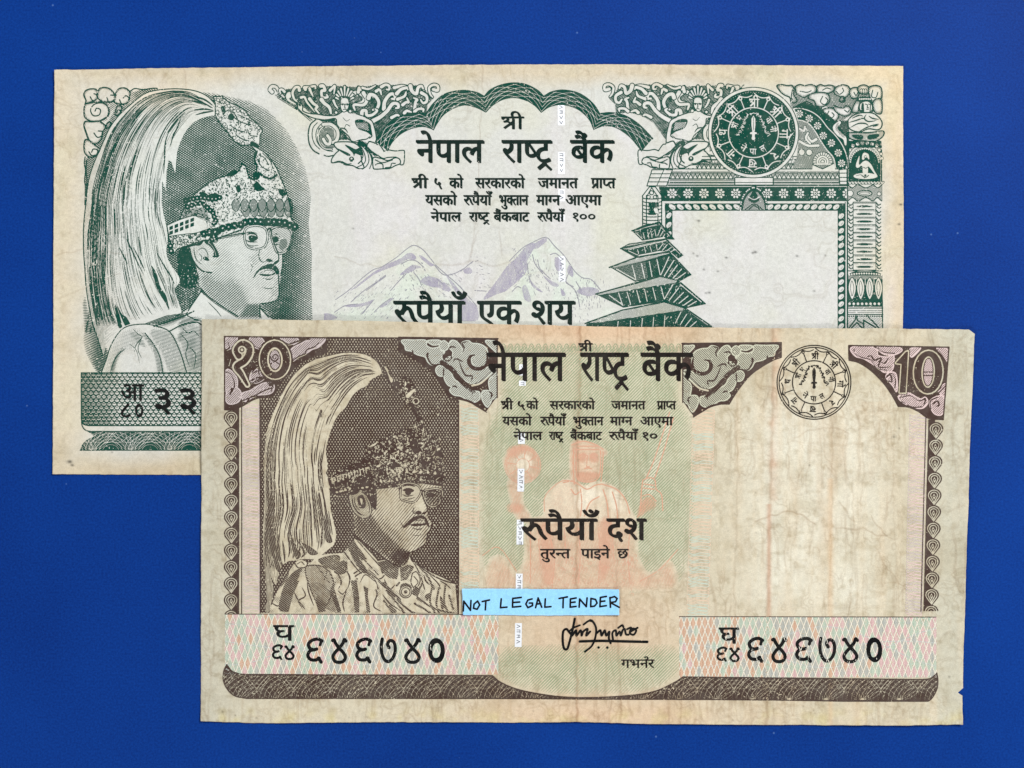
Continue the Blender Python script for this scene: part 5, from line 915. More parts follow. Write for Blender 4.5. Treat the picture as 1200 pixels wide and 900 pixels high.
    cv.fill(TS('I', '300,690 318,660 335,690 350,720 318,740 285,720', 3, True), 1.); cv.stroke(TS('I', '285,705 318,720 350,705', 3), 1., 0.); cv.stroke(TS('I', '290,775 318,755 350,775', 3), 1., 1.); cv.stroke(TS('I', '265,780 318,745 370,780', 3), .8)
    # left capital
    q = T('H', '463,800 505,745 540,745 578,800 578,1000 463,1000'); cv.fill(q, 0.); cv.stroke(q[:4], .9)
    cv.over(lines(cv, cv.mask(T('H', '500,840 560,840 560,900 500,900'))*.7, 1.3, 0))
    for y in np.arange(232, 262, 4.2): cv.stroke(sp(np.array([[753, y], [758, y+1.2], [770, y+1.2], [775.5, y]]), 3), .9)
    for x in (753, 757.5, 771, 775.3): cv.stroke(np.array([[x, 229], [x, 264]]), .9)
    cv.fill(T('H', '515,830 520,850 510,870 555,870 545,850 560,900 505,900'), .0); cv.fill(np.array([[760, 238], [768, 238], [766, 246], [769, 252], [759, 252], [762, 246]]), .8); cv.stroke(T('H', '490,800 518,750 552,800'), .8); cv.ring(763.5, 226, 2.4, .9); cv.ring(760, 231, 2.0, .8); cv.ring(767.5, 231, 2.0, .8)
    X, Y = cv.XY(); cv.a *= np.hypot(X-882.8, Y-155.5) > 53.4
    cv.a *= 1-cv.mask(P('740,100 832,100 822,187 814,197 786,197 740,200'))
    return cv

def green_pillar():
    cv = Cv(980, 95, 1042, 395, 4)
    Q = lambda x0, y0, x1, y1: np.array([[x0, y0], [x1, y0], [x1, y1], [x0, y1]])
    h = lambda s, n=5: TS('h', s, n)
    # niche with seated figure
    cv.fill(Q(993, 176, 1033, 214), 1.)
    cv.fill(np.vstack([arc(1013, 185, 19.5, 180, 360, 24), T('h', '480,500 120,500')]), 0.)
    cv.over(lines(cv, cv.mask(Q(993, 165, 1033, 214))*.4, 1.3, 15))
    cv.stroke(np.array([[1032.9, 176], [1033.2, 330], [1034.5, 395]]), 1.0)
    nic = np.vstack([arc(1013, 193, 18.5, 180, 360, 30), T('h', '462,470 130,470')]); cv.fill(nic, 1.)
    for t in np.linspace(184, 356, 13): cv.dot(1013+20.5*math.cos(math.radians(t)), 187+20.5*math.sin(math.radians(t)), 2.0, 1.); cv.dot(1013+20.5*math.cos(math.radians(t)), 187+20.5*math.sin(math.radians(t)), 1.6, 0.)
    for t in np.linspace(184, 356, 21): cv.dot(1013+16.7*math.cos(math.radians(t)), 191+16.7*math.sin(math.radians(t)), .9, 0.)
    cv.stroke(arc(1013, 189, 18.6, 185, 355, 30), .9, 0.)
    fig = lambda s: cv.fill(h(s, 4), 0.)
    for s in ('300,170 275,190 270,240 290,245 300,225 325,225 345,245 340,190', '250,300 290,260 330,260 370,300 400,360 430,410 410,405 360,340 335,320 330,385 280,385 275,320', '215,330 205,300 235,215 245,215 238,290 260,300 240,325', '180,420 200,400 270,385 340,385 410,400 435,420 400,440 310,450 210,440'):
        cv.fill(h(s, 4, ) if False else TS('h', s, 4, True), 0.)
    cv.stroke(h('285,325 310,335 335,320'), .6); cv.ring(*T('h', '305,215')[0], 1.5, .5); cv.stroke(h('270,415 310,430 340,410'), .8); cv.dot(*T('h', '305,410')[0], 1.3, .8); cv.stroke(h('210,415 260,405 300,440'), .5)
    # base mouldings
    cv.fill(T('h', '115,475 480,475 480,690 115,690'), 0.); cv.over(lines(cv, cv.mask(T('h', '115,475 480,475 480,690 115,690'))*.38, 1.2, 20))
    for x in np.arange(130, 480, 34): tendril(cv, TS('h', f'{x},480 {x+12},495 {x+26},482', 3), 1.4, .6)
    for x0, x1, y in ((120, 215, 520), (235, 385, 520), (390, 480, 520), (120, 220, 660), (240, 380, 660), (390, 475, 660)): q = TS('h', f'{x0},{y+22} {(x0+x1)/2},{y-15} {x1},{y+22}' if y > 600 else f'{x0},{y-12} {(x0+x1)/2},{y+22} {x1},{y-12}', 5); cv.fill(q, 0.); cv.stroke(q, .9)
    q = TS('h', '220,600 260,575 340,575 375,600 340,625 260,625', 5, True); cv.fill(q, 0.); cv.stroke(q, .9, closed=True); cv.stroke(TS('h', '240,600 270,588 330,588 355,600 320,610 270,610', 4, True), .5, closed=True)
    cv.dot(*T('h', '145,600')[0], 4); cv.dot(*T('h', '145,600')[0], 3.3, 0.); cv.dot(*T('h', '450,605')[0], 2.6); cv.dot(*T('h', '450,605')[0], 2.0, 0.)
    # shaft of slats
    cv.fill(Q(993, 236, 1034, 318), 0.)
    for x, w in ((999.5, .7), (1026.3, .7)): cv.stroke(np.array([[x, 237], [x, 316]]), w)
    for i in range(10):
        y = 237+8.85*i
        cv.stroke(np.array([[999.5, y], [1026.3, y]]), .8); cv.stroke(np.array([[999.5, y+1.4], [1026.3, y+1.4]]), .4)
        if i < 9: q = TS('p', f'1003,{y+5} 1006,{y+4} 1012,{y+3.6} 1019,{y+4} 1023,{y+5} 1019,{y+6} 1012,{y+6.4} 1006,{y+6}', 3, True); cv.over(lines(cv, cv.mask(q)*(.75 if i % 3 else .6), .9, 0)); cv.over(cv.mask(TS('p', f'1006,{y+5} 1013,{y+4.1} 1020,{y+5} 1013,{y+5.9}', 3, True))*.8)
        for x, s in ((994, 1), (1027, 1)):
            cv.stroke(TS('p', f'{x},{y+1} {x+2.5},{y+3.5} {x+5},{y+2}', 4), 1.0); cv.stroke(TS('p', f'{x+.4},{y+5} {x+3},{y+7.4} {x+5},{y+6}', 4), .9); cv.dot(x+1.5, y+3.6, .7, .9)
    # lotus base
    cv.fill(Q(993, 317, 1034, 352), 1.); cv.fill(np.vstack([arc(1013.5, 324, 21, 190, 350, 20, 7), T('p', '1034,318 993,318')]), 0.)
    for x in np.arange(995, 1034, 2.9): cv.dot(x, 320.5+((x-1013.5)/20)**2*1.6, 1.05, 0.)
    cv.over(lines(cv, cv.mask(Q(993, 323, 1034, 327))*.55, 1.2, 0), v=0.)
    for x in (998.5, 1008.5, 1019, 1029.3):
        q = TS('p', f'{x},325 {x+4},333 {x+4},342 {x},351 {x-4},342 {x-4},333', 5, True); cv.fill(q, 0.); cv.stroke(q, .6, closed=True); cv.stroke(TS('p', f'{x-.5},329 {x+2},337 {x},347 {x-2},337', 4, True), .5, closed=True)
    for x in (1003.5, 1013.7, 1024): cv.stroke(np.array([[x, 327], [x, 334]]), .9, 0.)
    cv.fill(Q(993, 352, 1034.5, 359.5), 1.)
    for x in np.arange(995.5, 1034, 4.9): cv.dot(x, 356, 1.55, 0.)
    for y, w in ((361, .9), (364, .5), (366, .5), (368.5, .9)): cv.stroke(np.array([[993, y], [1034.5, y]]), w)
    for x in np.arange(995, 1034, 2.5): cv.dot(x, 370.6, .8)
    cv.over(lines(cv, cv.mask(Q(993, 372, 1034.5, 395))*.22, 1.6, 30))
    for s in ('995,384 1002,375 1003,370 1005,376 1012,380', '1012,384 1012,375 1026,384', '1016,370 1026,380 1030,385', '998,384 1004,378 1010,384'): cv.stroke(P(s), 1.3)
    cv.stroke(np.array([[993, 214], [993.2, 395]]), .9)
    return cv

def green_clouds_right():
    cv = Cv(905, 96, 1042, 182, 4)
    g = lambda s, c=False, n=5: TS('g', s, n, c)
    t = cv.like()
    t.fill(g('40,110 150,90 280,90 420,80 560,90 700,110 860,90 1000,100 1005,350 900,330 720,370 600,420 480,290 330,310 150,290 120,200', True), .55, .4)
    cv.over(lines(cv, t.a, 1.35, 25))
    lob = ['0,90 40,75 100,85 150,85 165,130 165,180 195,220 180,250 140,245 125,200 80,180 40,150', '180,130 180,95 220,75 270,85 330,75 380,100 370,150 300,180 260,200 200,170', '385,100 420,75 460,90 500,80 550,95 540,140 460,170 400,170',
           '300,200 320,170 400,150 480,160 510,210 490,260 440,290 380,280 360,230 320,220', '265,250 290,240 340,265 330,300 280,290', '345,300 370,280 430,300 400,330', '430,340 450,310 520,300 580,330 595,380 560,430 500,440 450,410',
           '550,140 570,100 630,78 690,95 700,150 660,200 600,190 560,170', '600,230 620,190 650,200 655,235 630,245', '640,300 660,280 700,290 715,330 690,370 630,375 560,330 540,280 580,290', '695,150 720,110 770,105 790,150 770,205 720,205',
           '775,105 830,78 880,100 880,160 800,160', '880,150 885,105 940,85 1000,105 1005,200 940,250 900,230 890,190', '920,250 960,210 1005,230 1005,350 940,340', '720,330 770,220 800,260 780,340']
    for l in lob:
        q = g(l, True); cv.fill(q, 0.); m = cv.mask(q); cv.over(lines(cv, np.clip(1.25-blur(m, 2.4*cv.S)*1.35, 0, .6), 1.2, 60)*(m > .5)); cv.stroke(q, 1.05, closed=True)
    for s in ('225,140 290,150 330,135', '440,190 420,240 460,270 490,230 470,200', '570,140 600,170 640,140 630,110', '500,330 480,380 520,400 550,370 530,345', '650,320 680,340 695,320', '740,150 760,180 780,150', '920,130 910,190 950,200 970,150', '150,130 140,200 160,220', '640,205 650,225 630,232', '440,130 480,110 520,120'):
        cv.stroke(g(s), .9)
    # guardian head, folded wings, dish
    cv.fill(g('790,330 790,260 830,220 880,220 915,260 920,340', True), 1.)
    q = g('770,215 800,195 850,190 890,200 910,215 900,245 790,240', True); cv.fill(q, 1.)
    for x in np.arange(795, 905, 17): cv.dot(*T('g', f'{x},{213+abs(x-850)*.04}')[0], .9, 0.)
    q = g('805,320 800,270 830,245 875,240 910,275 905,325 860,340', True); cv.fill(q, 0.); 
    for s in ('830,265 835,330', '850,262 862,268', '880,262 890,266', '870,270 868,295 880,298', '862,312 880,312', '900,260 895,330'): cv.stroke(g(s), .8)
    cv.fill(g('815,260 835,260 830,335 810,335', True), .75)
    for x in (800, 820, 840): cv.stroke(g(f'{x},125 {x+15},115 {x+25},140 {x+20},175'), .6)
    wing = g('680,430 720,380 790,350 850,345 920,350 980,390 1010,440 1000,490 960,510 880,500 790,530 700,500', True)
    cv.fill(wing, 0.); cv.stroke(wing, 1.2, closed=True)
    for s in ('690,440 760,420 820,400 850,410', '860,360 840,400 880,430 960,420', '700,490 780,450 850,450 880,470', '790,525 880,480 980,450', '720,400 790,370 830,380', '880,375 920,400 980,410', '920,480 980,460'): cv.stroke(g(s), 1.3, taper=1)
    d = g('675,540 760,535 900,535 1010,520 1030,545 1000,590 930,625 850,615 760,610 700,590', True); cv.fill(d, 0.); cv.stroke(d, 1.2, closed=True)
    cv.fill(g('720,560 820,560 820,600 760,595', True), 1.); cv.fill(g('880,560 980,550 960,590 880,600', True), 1.); cv.over(lines(cv, cv.mask(d)*.25, 1.2, 0))
    cv.fill(T('g', '690,615 1000,615 1010,680 690,680'), 1.)
    for i, x in enumerate(np.linspace(730, 960, 6)): cv.dot(*T('g', f'{x},{660-24*math.sin(i/5*math.pi)}')[0], 2.1, 0.)
    X, Y = cv.XY(); cv.a *= np.hypot(X-882.8, Y-155.5) > 53.4
    cv.a *= ~((Y > 170) & (X < 992))
    return cv
def green_pagoda():
    cv = Cv(684, 256, 840, 395, 4)
    tops = ['320,268 395,235 490,213 502,232 400,255 345,274', '250,378 300,350 530,318 548,330 480,347 300,388', '186,492 350,430 550,396 562,410 400,455 212,500',
            '95,660 340,590 500,550 605,575 592,592 120,668', '30,842 260,760 520,708 645,745 640,762 120,838']
    darks = ['328,272 400,256 495,236 582,320 545,318 520,302 470,312 385,326', '256,382 300,388 480,347 545,330 635,420 608,436 560,396 490,390 365,414 345,432',
             '196,497 400,456 558,410 686,540 622,576 600,564 505,548 342,582', '110,665 592,592 605,580 776,720 655,746 625,735 520,703 268,742', '40,848 640,762 660,752 805,852 870,905 640,905 40,905']
    for a, b in reversed(list(zip(tops, darks))):
        q = T('J', b); cv.fill(q, 1.); cv.stroke(q, .8, closed=True)
        q = T('J', a); cv.fill(q, 0.); cv.over(lines(cv, cv.mask(q)*.28, 1.2, -14)); cv.stroke(q, .9, closed=True)
    W = lambda s, w=.9: cv.stroke(T('J', s), w, 0.)
    for s in ('350,285 385,318', '390,280 400,318', '418,274 425,312', '438,270 445,308', '462,262 470,300', '480,298 500,250', '495,302 515,268', '515,304 530,280', '535,312 548,295', '500,245 565,310'): W(s, .75)
    for s in ('300,392 355,418', '355,385 362,410', '398,372 405,402', '432,364 442,395', '470,352 478,388', '485,385 515,345', '510,388 540,352', '535,392 565,370', '560,398 585,385', '550,345 618,412'): W(s, .8)
    for s in ('225,505 340,570', '322,482 345,570', '378,470 400,562', '428,458 445,552', '475,445 495,540', '500,540 550,430', '520,548 578,455', '545,556 602,480', '575,562 628,505', '600,565 652,528', '575,428 672,530'): W(s, 1.0)
    for s in ('180,668 265,730', '238,655 262,728', '290,648 312,722', '350,638 370,712', '398,630 415,705', '450,622 468,695', '500,615 520,690', '522,690 575,600', '550,700 610,622', '580,710 640,650', '612,718 668,672', '640,730 695,692', '668,735 720,705', '620,600 750,708'): W(s, 1.0)
    for s in ('590,840 625,770', '620,850 660,785', '650,860 690,810', '680,865 720,830', '380,870 385,815', '450,870 455,805', '520,870 525,795', '310,870 312,825', '230,870 235,830', '670,765 790,850'): W(s, .9)
    cv.over(lines(cv, cv.mask(T('J', '200,500 400,460 420,560 345,580'))*.2, 1.5, 80), v=0.)
    cv.a *= 1-lines(cv, np.full(cv.a.shape, .11), 1.9, -14)*(blur(cv.a, 5) > .55)
    for s in ('180,495 350,432 550,398 685,540', '95,660 500,550 605,575 775,720', '250,378 530,318 635,420', '320,268 490,213 580,320', '30,842 260,760 520,708 645,745 800,850'): cv.stroke(T('J', s), 1.3)
    return cv

def green_mountains():
    """-> (solid lavender shadows, fine ridge lines)"""
    cv = Cv(380, 272, 730, 395, 4); ln = cv.like()
    for c, ss in (('q', ['470,275 560,235 610,210 650,180 690,180 720,215 690,235 650,225 600,260 520,290 400,340 320,400 250,450 200,470 290,400 360,345', '590,350 640,300 700,270 760,290 720,300 690,320 640,340', '740,190 780,210 830,250 860,270 830,280 790,250 750,215',
                '750,400 800,360 870,370 930,400 990,460 960,480 900,450 830,440', '940,330 1000,400 1060,470 1130,540 1190,600 1170,640 1100,560 1020,470', '1090,700 1140,640 1190,590 1200,700', '0,650 60,655 100,690 0,700', '140,590 240,580 330,560 390,540 350,580 240,600', '430,600 500,540 540,530 480,590']),
                  ('r', ['175,540 260,420 370,270 430,220 510,120 560,100 590,110 550,180 520,240 510,330 440,400 360,470 280,500', '590,95 660,58 670,85 620,130 580,145 560,130', '735,215 770,220 790,290 760,320 735,280', '850,270 880,330 870,365 830,320', '905,480 960,445 1050,450 1080,480 1000,515', '480,450 510,430 550,550 500,540',
                         '640,350 700,390 760,420 760,440 710,430', '530,370 580,430 640,480 620,480 560,440', '0,520 60,570 120,620 60,700 0,690', '780,450 820,500 790,510', '20,310 70,290 90,330 40,340'])):
        for s in ss: cv.fill(TS(c, s, 4, True), 1.)
    X, Y = cv.XY(); t = .62+.5*(fbm(cv.a.shape, (40, 14), 33, 3)-.45)
    cv.a = lines(cv, np.clip(t, .2, 1), 1.15, -38)*cv.a
    for c, ss in (('q', ['90,540 190,470 290,380 380,310 450,285 560,215 640,150 700,117 770,150 830,220 880,280 960,350 1060,440 1190,590', '210,560 300,480 400,410 480,350', '330,470 480,360', '520,470 580,400 640,340', '80,640 160,590 260,575', '600,265 660,235 720,240 780,290', '300,650 340,600 390,540', '390,640 450,580 520,530', '860,270 930,345 1010,340 1090,300', '700,330 740,380 760,430', '880,380 930,420']),
                  ('r', ['0,320 60,270 100,240', '380,240 480,140 560,95 665,55 730,120 800,190 850,260 890,320 950,370 1020,385 1090,465', '820,400 900,480 930,600', '560,190 580,260 640,340', '900,400 940,470', '110,470 200,475', '600,230 620,300 700,380', '700,190 740,180 790,220', '520,260 530,350 560,430', '400,480 440,440 470,450', '860,300 820,400 880,440'])):
        for s in ss: ln.stroke(TS(c, s, 4), .75)
    r = np.random.default_rng(8)
    for x0, y0, x1, y1, n, dx, dy in ((392, 340, 470, 372, 90, -.7, .8), (470, 300, 500, 345, 40, .5, .9), (440, 320, 480, 350, 30, -.7, .8), (620, 300, 660, 345, 60, .35, .9), (600, 290, 625, 335, 50, -.5, .9), (678, 325, 712, 362, 70, .05, 1.), (550, 300, 575, 340, 26, .9, .2), (660, 340, 690, 375, 40, .3, .9), (480, 320, 540, 350, 50, .7, .7)):
        for _ in range(n):
            x, y = r.uniform(x0, x1), r.uniform(y0, y1); L = r.uniform(1.5, 5); ln.stroke(np.array([[x, y], [x+dx*L, y+dy*L]]), .5, taper=1)
    return cv, ln

def net(cv, m, lam, rows, amp, w, v=1., skew=0., seed=0):
    """woven line pattern (mirrored waves) inside a mask"""
    t = cv.like(); y = rows[0]
    xs = np.arange(cv.x0-2, cv.x0+cv.w/cv.S+2, lam/12)
    k = 0
    while y < rows[1]:
        for s in (1, -1):
            t.stroke(np.stack([xs, y+s*amp*np.sin(2*np.pi*xs/lam+(k % 2)*np.pi*.5+skew*k)], 1), w)
        y += rows[2]; k += 1
    c = t.a*m; cv.a = cv.a*(1-c)+v*c

def guilloche(cv, m, x0, x1, y0, y1, per, w, v=0.):
    """fans of arcs and crossing waves, the woven border strip"""
    t = cv.like(); H = y1-y0; n = int((x1-x0)/per)+2
    for i in range(-1, n):
        cx = x0+i*per
        for r in np.arange(H*.35, H*1.25, H*.15): t.stroke(arc(cx, y1+1, r*1.25, 180, 360, 26, r), w)
        for a in np.linspace(-75, 75, 13):
            ra = math.radians(a); t.stroke(sp(np.array([[cx+per/2, y1+1], [cx+per/2+math.sin(ra)*H*.6, y1-math.cos(ra)*H*.5], [cx+per/2+math.sin(ra)*H*1.5, y0-H*.1]]), 4), w*.85)
    xs = np.linspace(x0-5, x1+5, 400)
    for ph in np.linspace(0, 2*np.pi, 5)[:-1]: t.stroke(np.stack([xs, (y0+y1)/2-H*.18+H*.27*np.sin(2*np.pi*xs/per+ph)], 1), w*.8)
    c = t.a*m; cv.a = cv.a*(1-c)+v*c

def green_panel():
    cv = Cv(92, 434, 262, 502, 4)
    q = np.vstack([P('95.5,437 262,437 262,498.8 104,498.8'), sp(P('104,498.8 99,497.5 96.3,495 95.5,490'), 5)])
    m = cv.mask(q); X, Y = cv.XY()
    net(cv, m, 12.2, (435, 500, 4.3), 3.4, .62); net(cv, m, 12.2, (433, 502, 4.3), 1.2, .5)
    g = np.clip((140-X)/50, 0, 1)*.5+.08; cv.a = np.maximum(cv.a, lines(cv, g*m, 1.4, 0))
    cv.stroke(P('95.5,437 262,437'), 1.2); cv.stroke(np.vstack([P('95.5,437 95.5,488'), sp(P('95.5,490 96.3,495 99,497.5 104,498.8'), 5), P('262,498.8')]), 1.0)
    return cv
def green_strip():
    cv = Cv(92, 494, 262, 530, 4)
    q = np.vstack([P('262,527.5 94.3,527.5'), TS('E', '190,718 200,690 225,665 260,648', 5), sp(P('108,509 101,504 97,499 95.8,496'), 5)[::1], sp(P('97.5,501.5 101,504.5 108,505.8'), 4), P('262,505.8')])
    cv.fill(q, 1.); m = cv.mask(q); guilloche(cv, m*(cv.XY()[1] > 506)*.9, 84, 262, 506, 527.5, 46, .5)
    cv.stroke(P('94.3,527.5 262,527.5'), 1.0); cv.stroke(P('108,505.6 262,505.6'), 1.0); cv.stroke(sp(P('95.6,494 97,500 101,504.3 108,505.8'), 5), 1.)
    return cv

def green_title():
    cv = Cv(480, 124, 728, 202, 6)
    word(cv, 'Sी', 588.5, 613.5, 137, 151.5, (.85, .65))
    for w, a, b in (('नेपाल', 488.4, 566.4), ('राX', 588.7, 646), ('बैंक', 668.9, 718.8)): word(cv, w, a, b, 165, 190.5, (2.0, 1.7))
    return cv
def green_promise():
    cv = Cv(480, 203, 728, 268, 6)
    for y0, y1, ws in ((209.2, 220.6, (('Sी',483.4,501.4),('५',509,518.8),('को',526.8,542.6),('सरकारको',557.3,614.7),('जमानत',630.8,677),('RाPत',693,721))),
      (229.2, 240.5, (('यसको',498.8,535),('Uपैयाँ',543.7,575.7),('भुKतान',584.8,618.9),('माGन',628.8,656.3),('आएमा',662.8,704.5))),
      (249.3, 259.6, (('नेपाल',505.3,540.4),('राX',550,573),('बैंकबाट',578.8,620),('Uपैयाँ',630,660.7)))):
        for w, a, b in ws: word(cv, w, a, b, y0, y1, (1.25, .95))
    word(cv, '१००', 671.5, 697.5, 249.5, 260, (.75, .6), fit='box')
    return cv
def green_value():
    cv = Cv(455, 336, 680, 392, 5)
    for w, a, b in (('Uपैयाँ', 461.9, 544), ('एक', 560, 610), ('शय', 622, 673)): word(cv, w, a, b, 353.3, 380, (2.1, 1.7))
    return cv
def green_serial():
    cv = Cv(136, 444, 262, 494, 6)
    word(cv, 'आ', 141.6, 168.3, 450.6, 469.4, (.9, .7)); word(cv, '८', 142, 153.5, 472.6, 488.8, (.8, .7), fit='box'); word(cv, '०', 158.8, 167.8, 473.5, 488.8, (.8, .7), fit='box')
    for a in (181.3, 211, 241): word(cv, '३', a, a+18.7, 455.6, 485.6, (1.4, 1.2), fit='box')
    return cv
def thread(x_top, x_bot, y0, y1, wins, seed, w=8.0):
    """windowed security thread: (silver windows, micro lettering)"""
    cv = Cv(min(x_top, x_bot)-6, y0-2, max(x_top, x_bot)+6, y1+2, 5); tx = cv.like()
    r = np.random.default_rng(seed)
    for a, b in wins:
        f0, f1 = (a-y0)/(y1-y0), (b-y0)/(y1-y0); xa, xb = x_top+(x_bot-x_top)*f0, x_top+(x_bot-x_top)*f1
        cv.fill(np.array([[xa-w/2, a], [xa+w/2, a], [xb+w/2, b], [xb-w/2, b]]), 1.)
        for y in np.arange(a+2, b-2, 6.0):
            x = xa+(xb-xa)*(y-a)/(b-a); k = r.integers(0, 4)
            for s in (['-1.6,0 1.6,0 1.6,3', '-1.6,2 1.6,2'], ['-1.6,0 1.6,1.5 -1.6,3'], ['-1.5,0 1.5,0 1.5,2.6 -1.5,2.6', '0,0 0,2.6'], ['-1.6,0 0,3 1.6,0'])[k]: tx.stroke(P(s)*1.15+(x, y), .6)
    return cv, tx
# ---------------------------------------------------------------- the brown note
def brown_portrait():
    cv = Cv(304, 394, 540, 720)
    X, Y = cv.XY()
    frame = T('p', '305.2,395.5 537.6,396.5 537.2,718.6 305,718')
    fm_ = cv.mask(frame)
    # bounds cut by the corner panels
    hole = np.vstack([T('M', '380,100 768,100 768,215 700,235 620,270 560,320 510,380 480,430 455,470 400,475 370,485 340,490')])
    hole2 = np.vstack([T('N', '585,-40 585,75 640,95 720,140 800,200 860,270 910,340 950,405 1010,405 1010,-40')])
    fm_ = fm_*(1-cv.mask(hole))*(1-cv.mask(hole2))
    nz = fbm(cv.a.shape, 60, 3, 3)-.5
    t = np.clip(.80+nz*.12+.10*np.exp(-((X-380)/26)**2-((Y-640)/50)**2), 0, 1)*fm_
    cv.over(lines(cv, t*.70, 2.95, 58)); cv.a = np.maximum(cv.a, lines(cv, t*.70, 2.95, -58)); cv.a *= fm_
    cv.stroke(T('p', '305.4,466 305.2,718'), 1.3); cv.stroke(T('p', '537.3,470 537,718.6'), 1.6); cv.stroke(T('p', '384,395.6 468,396.2'), 1.2)
    # ---- plume
    pl = cv.like()
    po = np.vstack([TS('N', '470,225 460,190 430,140 370,100 300,82 200,80 100,100 0,125'), TS('M', '640,285 580,340 530,410 490,490 450,580 420,660 405,760 395,900'),
                    TS('Q', '478,60 478,300 470,500 475,700 490,850 500,1000'), T('R', '400,150 410,186 440,186'),
                    TS('Q', '520,1050 545,900 520,800 560,870 590,760 640,710 700,700 760,690 830,690 890,655'), TS('Q', '970,590 985,520 965,420 945,330 938,200 915,60'),
                    TS('N', '75,960 85,870 75,780 82,720 105,640 135,560 175,500 215,460 255,390 305,340 360,312 385,272')])
    pm = cv.mask(po)
    kn = T('N', '468,225')
    gs = [np.vstack([kn, TS('N', '400,130 300,100 200,100 100,125 0,160'), TS('M', '640,310 560,390 500,510 450,640 420,780 415,900'), TS('Q', '495,160 490,400 480,600 490,780')]),
          np.vstack([kn, TS('N', '390,160 250,130 130,170 20,250'), TS('M', '660,340 570,470 510,600 480,760 475,900'), TS('Q', '560,160 570,340 545,520 560,700 600,800')]),
          np.vstack([kn, TS('N', '390,190 270,190 160,250 60,360'), TS('M', '690,420 620,520 570,680 560,820 570,900'), TS('Q', '684,140 700,320 655,480 665,620 640,700')]),
          np.vstack([kn, TS('N', '400,220 300,230 190,310 100,430 30,540'), TS('M', '730,540 690,660 670,800 680,900'), TS('Q', '815,140 832,320 845,460 852,580 832,680')]),
          np.vstack([kn, TS('N', '420,240 330,270 240,340 150,470 90,620 60,750'), TS('Q', '880,20 890,160 920,300 940,420 960,540')])]
    u = X-20*np.sin((Y-395)/160)
    tone = .0+.30*np.clip((330-X)/22, 0, 1)*(Y > 500)+.35*np.clip((Y-620)/70, 0, 1)*fbm(pl.a.shape, (50, 8), 5, 3)
    pl.over(lines(pl, np.clip(tone, 0, .8), 1.5, u=u))
    strands(pl, gs, 25, 13, (.7, 1.15), .22); strands(pl, gs, 26, 16, (.3, .5), .16); strands(pl, gs, 30, 17, (.8, 1.4), .08, t0=.66); hair(pl, gs[:2], 26, 15, (.4, .8), (.1, .3), t0=.3)
    for s in ('590,500 570,620 590,700 620,760', '650,480 690,600 680,690', '520,420 545,560 540,740', '900,380 915,480 950,560', '700,540 760,640 740,680'):
        pl.stroke(TS('Q', s), 2.6, taper=1)
    for s in ('520,640 560,760 600,790 580,700', '660,560 700,690 740,660 700,600', '740,580 800,660 860,650 800,600', '890,420 910,560 960,570 930,480'):
        pl.fill(TS('Q', s, 4, True), .9); pl.stroke(TS('Q', s, 4), .5, 0.)
    pl.a *= pm; pl.stroke(po[:60], .5)
    cv.a *= (1-pm)
    # ---- crown
    cr = cv.like()
    co = np.vstack([TS('N', '470,235 480,180 500,170 530,230 560,270 640,250 700,330 730,400 730,480 765,580 800,650 860,700 890,780 900,900', 3), TS('O', '905,60 910,150 895,180', 3), T('O', '745,160 620,160 585,185 425,200 420,330 385,300 340,215 240,222 130,250 95,200 90,90'),
                    TS('N', '85,950 190,890 260,850 350,810 345,740 410,720 500,660 560,640 600,620 690,600 700,520 640,440 580,370 520,300', 3)])
    lens = [TS('O', q, 5, True) for q in ('598,190 600,170 650,155 715,170 742,210 725,255 690,290 640,285 598,262', '758,215 800,200 860,195 892,215 880,270 855,315 800,315 770,275')]
    cm = cv.mask(co)*(1-cv.mask(lens[0]))*(1-cv.mask(lens[1]))
    br = .95*np.exp(-((X-468)/22)**2-((Y-542)/26)**2)+.5*np.exp(-((X-500)/18)**2-((Y-520)/22)**2)+.45*np.exp(-((X-398)/16)**2-((Y-558)/10)**2)+.16+.3*np.exp(-((X-482)/16)**2-((Y-466)/26)**2)
    cr.a = cm.copy(); speckle(cr, cm, 1500, 31, 0., (.5, .95), (.5, 2.2), br); speckle(cr, cm, 420, 33, 1., (.5, .9), (.5, 1.8), br)
    cr.a *= cm
    for s in ('480,175 500,190 520,235 545,270 530,290 505,220', '640,375 690,335 700,345 650,400', '630,280 640,300 625,320', '850,755 880,745 870,765', '400,725 440,680 420,730 360,745', '690,530 700,590 720,640'):
        cr.fill(TS('N', s, 3, True), .05)
    for s in ('655,430 690,490 715,560 730,570 710,490 690,440', '660,720 700,690 740,760 700,790', '540,720 570,760 540,780', '530,830 570,840 600,880 550,880', '740,820 780,850 760,890'): cr.fill(TS('N', s, 4, True), 1.)
    c = T('N', '705,420')[0]; cr.dot(c[0], c[1], 4.5, 1.); cr.ring(c[0], c[1], 3.4, 1.1, 0.)
    r = np.random.default_rng(6)
    for _ in range(70):
        x = r.normal(468, 20); y = r.normal(540, 20); q_ = r.uniform(.6, 1.5); cr.dot(x, y, q_, 0.); cr.dot(x+.2, y+.2, q_*.3, 1.)
    cr.a *= cm
    for s, st in (('545,75 600,70 660,75 750,75 840,85', 7.6), ('460,140 520,145 590,130 680,130 760,140 850,150', 8.5)):
        for x, y in resample(TS('O', s), st):
            if st < 8: cr.fill(np.array([[x-2, y+1], [x, y-2.6], [x+2, y+1], [x, y+2.2]]), .05)
            else: cr.dot(x, y, 1.0, 0.)
    cr.stroke(TS('O', '470,170 590,150 720,150 890,160'), 3.0)
    for x, y in resample(TS('O', '430,175 560,155 700,148 880,158'), 4.2): cr.dot(x, y-.3, .6, .2)
